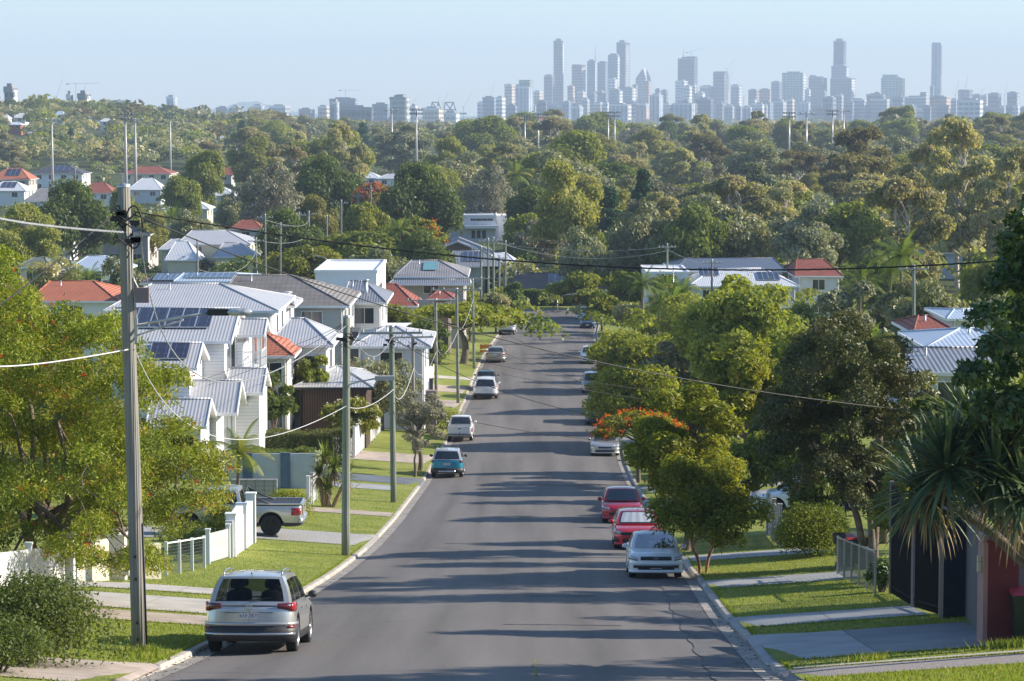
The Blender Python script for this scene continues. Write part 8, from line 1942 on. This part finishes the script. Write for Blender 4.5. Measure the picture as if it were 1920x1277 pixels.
T('slim block leaning on the foot of the lone tower', 1744, 1752, 162, 'slate', 6850)
r = T('stepped tallest tower right of the centre', 1563, 1587, 77, 'glassd', 7000, depthr=.6); 
T('middle step of the stepped tallest tower', 1559, 1592, 124, 'glassb', 6960, side='white', depthr=.5, name='tower_podium'); T('broad base block of the stepped tallest tower', 1557, 1604, 147, 'glassd', 6920, depthr=.5, name='tower_podium', side='white')
T('wide green glass block with flat top', 1467, 1512, 137, 'green', 6900, depthr=.4, side='white')
T('lower glass block left of the wide green one', 1446, 1467, 154, 'glassb', 6850)
T('stepped grey office block right of the wide green one', 1516, 1551, 146, 'slate', 6950, side='conc', top=[('blk', 1520, 1526, 141)])
T('grey glass block with an orange banded right flank', 1652, 1697, 147, 'green', 6900, side='orange', depthr=.5, yaw=-24, top=[('blk', 1656, 1682, 140)])
T('twin pale slabs with white bands on the left of the city', 966, 1000, 163, 'vert', 5600, depthr=.6, top=[('blk', 968, 985, 158), ('blk', 975, 998, 150, 'green')])
T('cream tower pair behind the paired white slabs', 946, 966, 160, 'cream', 6000, top=[('blk', 946, 954, 158)])
T('glass box with a white figure like logo left of the balconied block', 905, 930, 183, 'glassb', 5000, depthr=.3)
T('white balconied apartment block left of the paired slabs', 930, 948, 183, 'white', 4900, depthr=.8, yaw=-38)
T('cream slab right of the paired white slabs', 1000, 1017, 172, 'cream', 6100)
T('orange toned apartment block at the foot of the tallest brown tower', 1064, 1078, 162, 'pink', 6500, side='cream')  # pink brick facade colour, cream panel on the right flank
T('cream stepped block below the twin capped tower', 1082, 1098, 172, 'cream', 6400)
T('wide green banded building in the lower city centre', 1166, 1193, 165, 'green', 6300, side='white')
T('low brown block behind the wide green banded building', 1186, 1196, 160, 'brown', 6400)
T('blue striped slab in the lower city centre', 1143, 1168, 169, 'glassb', 6200, side='white')
T('white slab with bright bands below the dark banded tower', 1140, 1158, 148, 'white', 6500)
T('slate block left of the blue striped slab', 1116, 1136, 172, 'slate', 6200)
T('tall blue striped slab near the bottom of the centre', 1103, 1120, 175, 'glassb', 5900)
T('mottled grey block at the bottom left of the centre', 1090, 1106, 186, 'conc', 5700)
T('blue block below the tallest brown tower', 1054, 1072, 192, 'glassb', 5400); T('pale blue apartment block with white edge', 1071, 1094, 200, 'vert', 5000)
T('long vertical ribbed hall at the bottom of the centre', 1128, 1184, 196, 'vert', 5000, depthr=.3, side='white')
T('red framed apartment block at the bottom of the centre', 1192, 1217, 200, 'redf', 5100, depthr=.5)
T('white and blue round cornered block right of the red framed one', 1218, 1244, 178, 'vert', 5600)
T('grey block behind the round cornered one', 1228, 1240, 168, 'glassb', 6400); T('dark slab left of the spire crane tower', 1240, 1253, 170, 'slate', 6300)
T('scalloped white block before the spire crane tower', 1266, 1290, 152, 'white', 6500, top=[('blk', 1268, 1274, 156)])
T('white block with bold bands right of the scalloped one', 1282, 1298, 162, 'white', 5900, yaw=-35); T('cream block right of the bold banded one', 1296, 1306, 160, 'cream', 6200)
T('wide ribbed blue block under the spire crane tower', 1262, 1304, 194, 'vert', 4800, depthr=.4)
T('glass block left of the unfinished tower', 1304, 1338, 186, 'glassd', 5200, depthr=.4); T('pale stepped block left of the unfinished tower', 1305, 1322, 174, 'white', 6200)
T('blue grey apartments behind the pale stepped block', 1312, 1337, 162, 'conc', 6800)
T('pale tower right of the unfinished tower', 1370, 1391, 160, 'conc', 6600, side='white')
T('grey brown office pair left of the orange hotel', 1403, 1424, 169, 'brown', 6500); T('orange hotel block with small windows', 1423, 1446, 168, 'pink', 6550, yaw=-12)
T('small bright white block in front of the grey brown office', 1408, 1419, 188, 'white', 5600)
T('low blue block right of the small bright white one', 1426, 1450, 192, 'glassb', 5500); T('white tower with round balconies below the wide green block', 1509, 1520, 168, 'white', 6200)
T('striped office in front of the stepped grey office', 1534, 1551, 172, 'glassb', 6200); T('cream slabs below the wide green block', 1475, 1490, 186, 'cream', 5600)
T('low grey slab below the lower glass block', 1450, 1475, 190, 'conc', 5400); T('grey office slab below the broad base block', 1543, 1568, 183, 'slate', 5300); T('concrete block right of the grey office slab', 1568, 1582, 178, 'conc', 5350)
T('long cream hall right of the stepped tower', 1594, 1625, 187, 'conc', 5400, depthr=.4, cat='building', name='office_block')
T('long grey department block left of the orange banded one', 1625, 1660, 177, 'slate', 5900, depthr=.4, cat='building', name='office_block', top=[('blk', 1642, 1648, 172)])
T('pale long block below the orange banded one', 1632, 1668, 186, 'conc', 5400, depthr=.4, cat='building', name='office_block')
T('grey long block right of the pale one', 1674, 1696, 182, 'slate', 5500, depthr=.4, cat='building', name='office_block'); T('wide roofed block left of the lone tower', 1695, 1742, 182, 'conc', 5600, depthr=.4, cat='building', name='office_block', top=[('blk', 1728, 1740, 173)])
T('pink hospital like block with a grid front below the lone tower', 1743, 1782, 182, 'pink', 5300, depthr=.6, cat='building', name='office_block')
T('ringed stadium like tower under cranes right of the lone tower', 1798, 1823, 168, 'slate', 6600, shape='round'); T('blue block right of the ringed tower', 1823, 1843, 178, 'glassb', 6300); T('cream slim block right of the ringed tower', 1843, 1852, 179, 'cream', 6300)
T('slate office with a rooftop box near the right edge', 1852, 1878, 176, 'slate', 6000, top=[('blk', 1860, 1872, 174)]); T('grey office cut near the right edge', 1888, 1912, 174, 'slate', 6000, side='conc')
T('low white framed office block at the right of the skyline', 1795, 1843, 188, 'white', 4200, depthr=.4, cat='building', name='office_block'); T('low grey block left of the white framed office', 1783, 1796, 187, 'conc', 5200, cat='building', name='office_block')
# left part of the skyline
T('white slender tower with wavy dark stripes far left', 312, 332, 182, 'vert', 3800, depthr=.7); T('green glass block with a dark lift core', 731, 769, 183, 'green', 3200, side='conc', depthr=.5, yaw=-28, top=[('blk', 746, 760, 177, 'slate')], name='office_block', cat='building')
T('long blue hangar like office left of the green glass block', 620, 700, 202, 'glassd', 3300, depthr=.25, yaw=-8, name='office_block', cat='building'); T('pale blue block behind the long blue office', 618, 670, 186, 'glassb', 4200, depthr=.3, yaw=-12, name='office_block', cat='building', top=[('blk', 655, 668, 184)])
T('blue slab between the long office and the green glass block', 698, 732, 196, 'glassb', 3900, depthr=.3, name='office_block', cat='building'); T('white twin fin building at the left end of the long blue office', 622, 636, 191, 'vert', 3150, depthr=.8)
T('cream terraced building left of the steel bridge', 792, 832, 203, 'cream', 4300, depthr=.5, name='office_block', cat='building'); T('low white terraces right of the steel bridge', 832, 862, 212, 'white', 4000, depthr=.5, name='office_block', cat='building')
T('pale block right of the green glass block', 770, 783, 199, 'white', 3900, name='office_block', cat='building')
for i, (a, b_, y, f, d) in enumerate(((405, 433, 202, 'glassb', 'grey blue block at the foot of the round hill'), (433, 452, 200, 'conc', 'pale block in front of the round hill'), (473, 496, 198, 'vert', 'twin striped apartment blocks before the hill'), (505, 545, 199, 'conc', 'stepped white apartments right of the hill'), (560, 590, 205, 'slate', 'low dark houses right of the stepped apartments'), (466, 474, 204, 'white', 'slim white block left of the twin striped ones'), (596, 618, 200, 'cream', 'small cream block left of the white twin fins'))):
    T(d, a, b_, y, f, 4600, name='office_block', cat='building', depthr=.5)
T('dark topped apartment building with a red flash on the left ridge', 8, 32, 165, 'slate', 1750, side='white', depthr=.7, top=[('blk', 8, 16, 162)], name='apartment_building', cat='building')
T('unfinished concrete frame under the left crane', 125, 137, 178, 'conc', 2000, name='apartment_building', cat='building'); T('grey block with a brown core under the left cranes', 146, 170, 177, 'slate', 2000, side='white', name='apartment_building', cat='building', top=[('blk', 146, 156, 175, 'brown')])
# filler of the lower city, each a block of its own
rc = random.Random(12); nb = 0
SEG = [(790, 'by the steel bridge'), (900, 'left of the paired white slabs'), (1000, 'below the tallest brown tower'), (1100, 'below the glass pair'), (1200, 'below the wedge topped tower'), (1300, 'below the unfinished tower'), (1400, 'below the orange hotel'), (1500, 'below the wide green block'), (1600, 'below the stepped tower'), (1700, 'left of the lone tower'), (1800, 'right of the lone tower'), (1900, 'at the right end of the skyline')]
names = {}
px = 895
while px < 1925:
    w_ = rc.uniform(9, 24); yt = rc.gauss(200 if px > 1600 else 196, 4); f = rc.choice(['conc', 'glassb', 'white', 'slate', 'vert', 'cream', 'glassd', 'glassb', 'slate', 'conc'])
    sg = min(SEG, key=lambda s: abs(s[0]-px))[1]; dn = {'conc': 'grey concrete', 'glassb': 'blue glazed', 'white': 'white banded', 'slate': 'dark grey', 'vert': 'vertically ribbed', 'cream': 'cream', 'glassd': 'dark glazed'}[f]; k = dn+sg; names[k] = names.get(k, 0) + 1
    T('low ' + dn + ' block ' + sg + ('' if names[k] == 1 else ', ' + ['', '', 'second from left', 'third from left', 'fourth from left', 'fifth from left', 'last'][min(6, names[k])]), px, px+w_, max(188, yt), f, rc.uniform(4700, 6600), name='office_block', cat='building', depthr=rc.uniform(.3, .9), yaw=rc.choice((-8, -20, -38)), shape=rc.choice(('box', 'box', 'slant')), group='low blocks at the foot of the city')
    px += w_ * rc.uniform(.7, 1.3)
# red roofed hall
r = empty('hall', (W(1005, 215, 2600).x, 2600, 0), 0, 'long hall with a red roof below the paired white slabs', 'building'); hh = W(0, 226, 2600).z; hr = W(0, 218, 2600).z; mb = MB(); mb.box(-13, 13, -6, 6, 0, hh); mb.build('wall', M_white, r); mb = MB(); mb.add([(-14, -7, hh), (14, -7, hh), (12, 0, hr), (-12, 0, hr), (-14, 7, hh), (14, 7, hh)], [(0,1,2,3), (5,4,3,2), (1,5,2), (4,0,3)]); mb.build('roof', M_tileo, r)
# cranes
def crane(label, bx, by, tx, ty, kind, mx=None, my=None, Y=6500):
    b = W(bx, by, Y); root = empty('tower_crane', b, 0, label, 'crane'); t = W(tx, ty, Y) - b; mb = MB(); w_ = Y/FPX*.9
    if kind == 'luff':
        k = W(mx, my, Y) - b; mb.beam((0, 0, -25), k, w_*.8, w_*.8); mb.build('mast', M_crane, root); mb = MB(); mb.beam(k, t, w_*.5, w_*.5); mb.build('jib', M_crane, root); mb = MB(); mb.beam(k, k + Vector((-(t.x-k.x)*.16, 0, abs(t.z-k.z)*.05 + w_*2)), w_*.8, w_*.8); mb.build('counterweight', M_dsteel, root)
    else:
        k = W(mx, my, Y) - b; mb.beam((0, 0, -25), (k.x, 0, k.z+w_*2), w_*.7, w_*.7); mb.build('mast', M_crane, root); mb = MB(); mb.beam((k.x-(t.x-k.x)*.35, 0, k.z), (t.x, 0, t.z), w_*.5, w_*.5); mb.build('jib', M_crane, root); mb = MB(); mb.box(k.x-(t.x-k.x)*.4-w_, k.x-(t.x-k.x)*.3+w_, -w_, w_, k.z-w_*1.5, k.z); mb.build('counterweight', M_dsteel, root)
for c in (('long horizontal jib crane on the left ridge', 142, 190, 186, 156, 'flat', 142, 157, 2200), ('steep luffing crane on the left ridge', 104, 192, 117, 148, 'luff', 106, 183, 2200), ('short luffing crane beside the grey block on the left ridge', 155, 180, 160, 160, 'luff', 156, 172, 2200), ('small luffing crane over the concrete frame', 128, 180, 123, 168, 'luff', 128, 176, 2200), ('hammerhead crane above the pale blue block', 648, 190, 678, 169, 'flat', 648, 169, 4300), ('faint hammerhead crane left of the round hill', 377, 215, 398, 204, 'flat', 377, 205, 4500),
  ('luffing crane right of the green glass block', 773, 200, 782, 178, 'luff', 774, 196, 4500), ('luffing crane behind the bridge', 823, 200, 824, 177, 'luff', 822, 192, 5000), ('taller luffing crane by the bridge', 830, 202, 840, 175, 'luff', 831, 194, 5000), ('luffing crane standing alone right of the bridge', 869, 214, 885, 172, 'luff', 869, 202, 5000), ('luffing crane on the glass box by the balconied block', 912, 210, 928, 153, 'luff', 914, 200, 5200),
  ('pale luffing crane before the tallest brown tower', 1027, 200, 1041, 180, 'luff', 1028, 200, 5200), ('crane crowning the spire tower', 1297, 106, 1322, 90, 'flat', 1297, 98, 6900), ('luffing crane on the unfinished tower', 1363, 134, 1379, 109, 'luff', 1363, 130, 6750), ('lower luffing crane behind the unfinished tower', 1367, 152, 1375, 132, 'luff', 1367, 146, 6900), ('stub crane left of the orange hotel', 1394, 190, 1397, 178, 'luff', 1395, 182, 6300),
  ('faint luffing crane right of the lone tower', 1791, 190, 1798, 150, 'luff', 1791, 180, 6500), ('tall luffing crane on the ringed tower', 1811, 168, 1815, 138, 'luff', 1811, 162, 6500), ('luffing crane right of the ringed tower', 1841, 178, 1848, 163, 'luff', 1841, 172, 6500), ('luffing crane between the slate offices', 1884, 186, 1889, 156, 'luff', 1884, 180, 6000)):
    crane(*c[:8], Y=c[8])
# steel cantilever bridge
r = empty('steel_bridge', W(858, 214, 4700), 0, 'dark steel cantilever bridge towers left of the city', 'bridge'); b = r.location; s = 4700/FPX; q = lambda px, py: (W(px, py, 4700).x - b[0], 0, W(px, py, 4700).z - b[2])
for (l, rr_, tl, tr_, top) in ((808, 830, 810, 822, 192), (831, 857, 835, 850, 192)):
    mb = MB(); 
    for p0, p1 in (((l, 216), (tl, top)), ((rr_, 216), (tr_, top)), ((tl, top), (tr_, top)), ((l+3, 206), (rr_-4, 206)), ((tl, top), ((l+rr_)/2, 204)), ((tr_, top), ((l+rr_)/2, 204)), ((l, 216), ((l+rr_)/2, 204)), ((rr_, 216), ((l+rr_)/2, 204))): mb.beam(q(*p0), q(*p1), 1.9, 1.9)
    mb.build('truss_tower', M_bluegrey, r)
mb = MB(); mb.beam(q(795, 213), q(875, 213), 4, 3); mb.build('deck', M_bluegrey, r)
# far round hill
mb = MB(); n = 40; vs = []
for j, (yy, k) in enumerate(((13200, 0), (13600, .75), (14200, 1), (14900, .5), (15500, 0))):
    for i in range(n+1):
        px = 340 + 330*i/n; e = math.exp(-((px-472)/46)**2)*24 + math.exp(-((px-540)/70)**2)*9 + math.exp(-((px-410)/40)**2)*10; e *= 1 + .06*math.sin(i*1.9)
        X = (px-960)/FPX*14200; vs.append((X, yy, e*14200/FPX*k + (2 if k else -20)))
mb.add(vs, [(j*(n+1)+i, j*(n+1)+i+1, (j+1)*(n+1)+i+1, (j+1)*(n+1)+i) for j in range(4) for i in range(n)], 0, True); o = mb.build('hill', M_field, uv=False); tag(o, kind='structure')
# ---------------------------------------------------------------- haze
mb = MB(); mb.box(-3550, 3550, -55, 15750, -2.0, 420)
hz = mb.build('haze', None or plain('haze_air', (1, 1, 1)), uv=False); tag(hz, 'thin pale blue haze over the whole view', 'haze', kind='stuff')
hm = hz.data.materials[0]; hn = hm.node_tree.nodes; hn.clear()
ho = hn.new('ShaderNodeOutputMaterial'); hv = hn.new('ShaderNodeVolumePrincipled')
hv.inputs['Color'].default_value = (0.66, 0.82, 1.0, 1); hv.inputs['Density'].default_value = HAZE; hv.inputs['Anisotropy'].default_value = 0.0
hm.node_tree.links.new(hv.outputs[0], ho.inputs['Volume'])
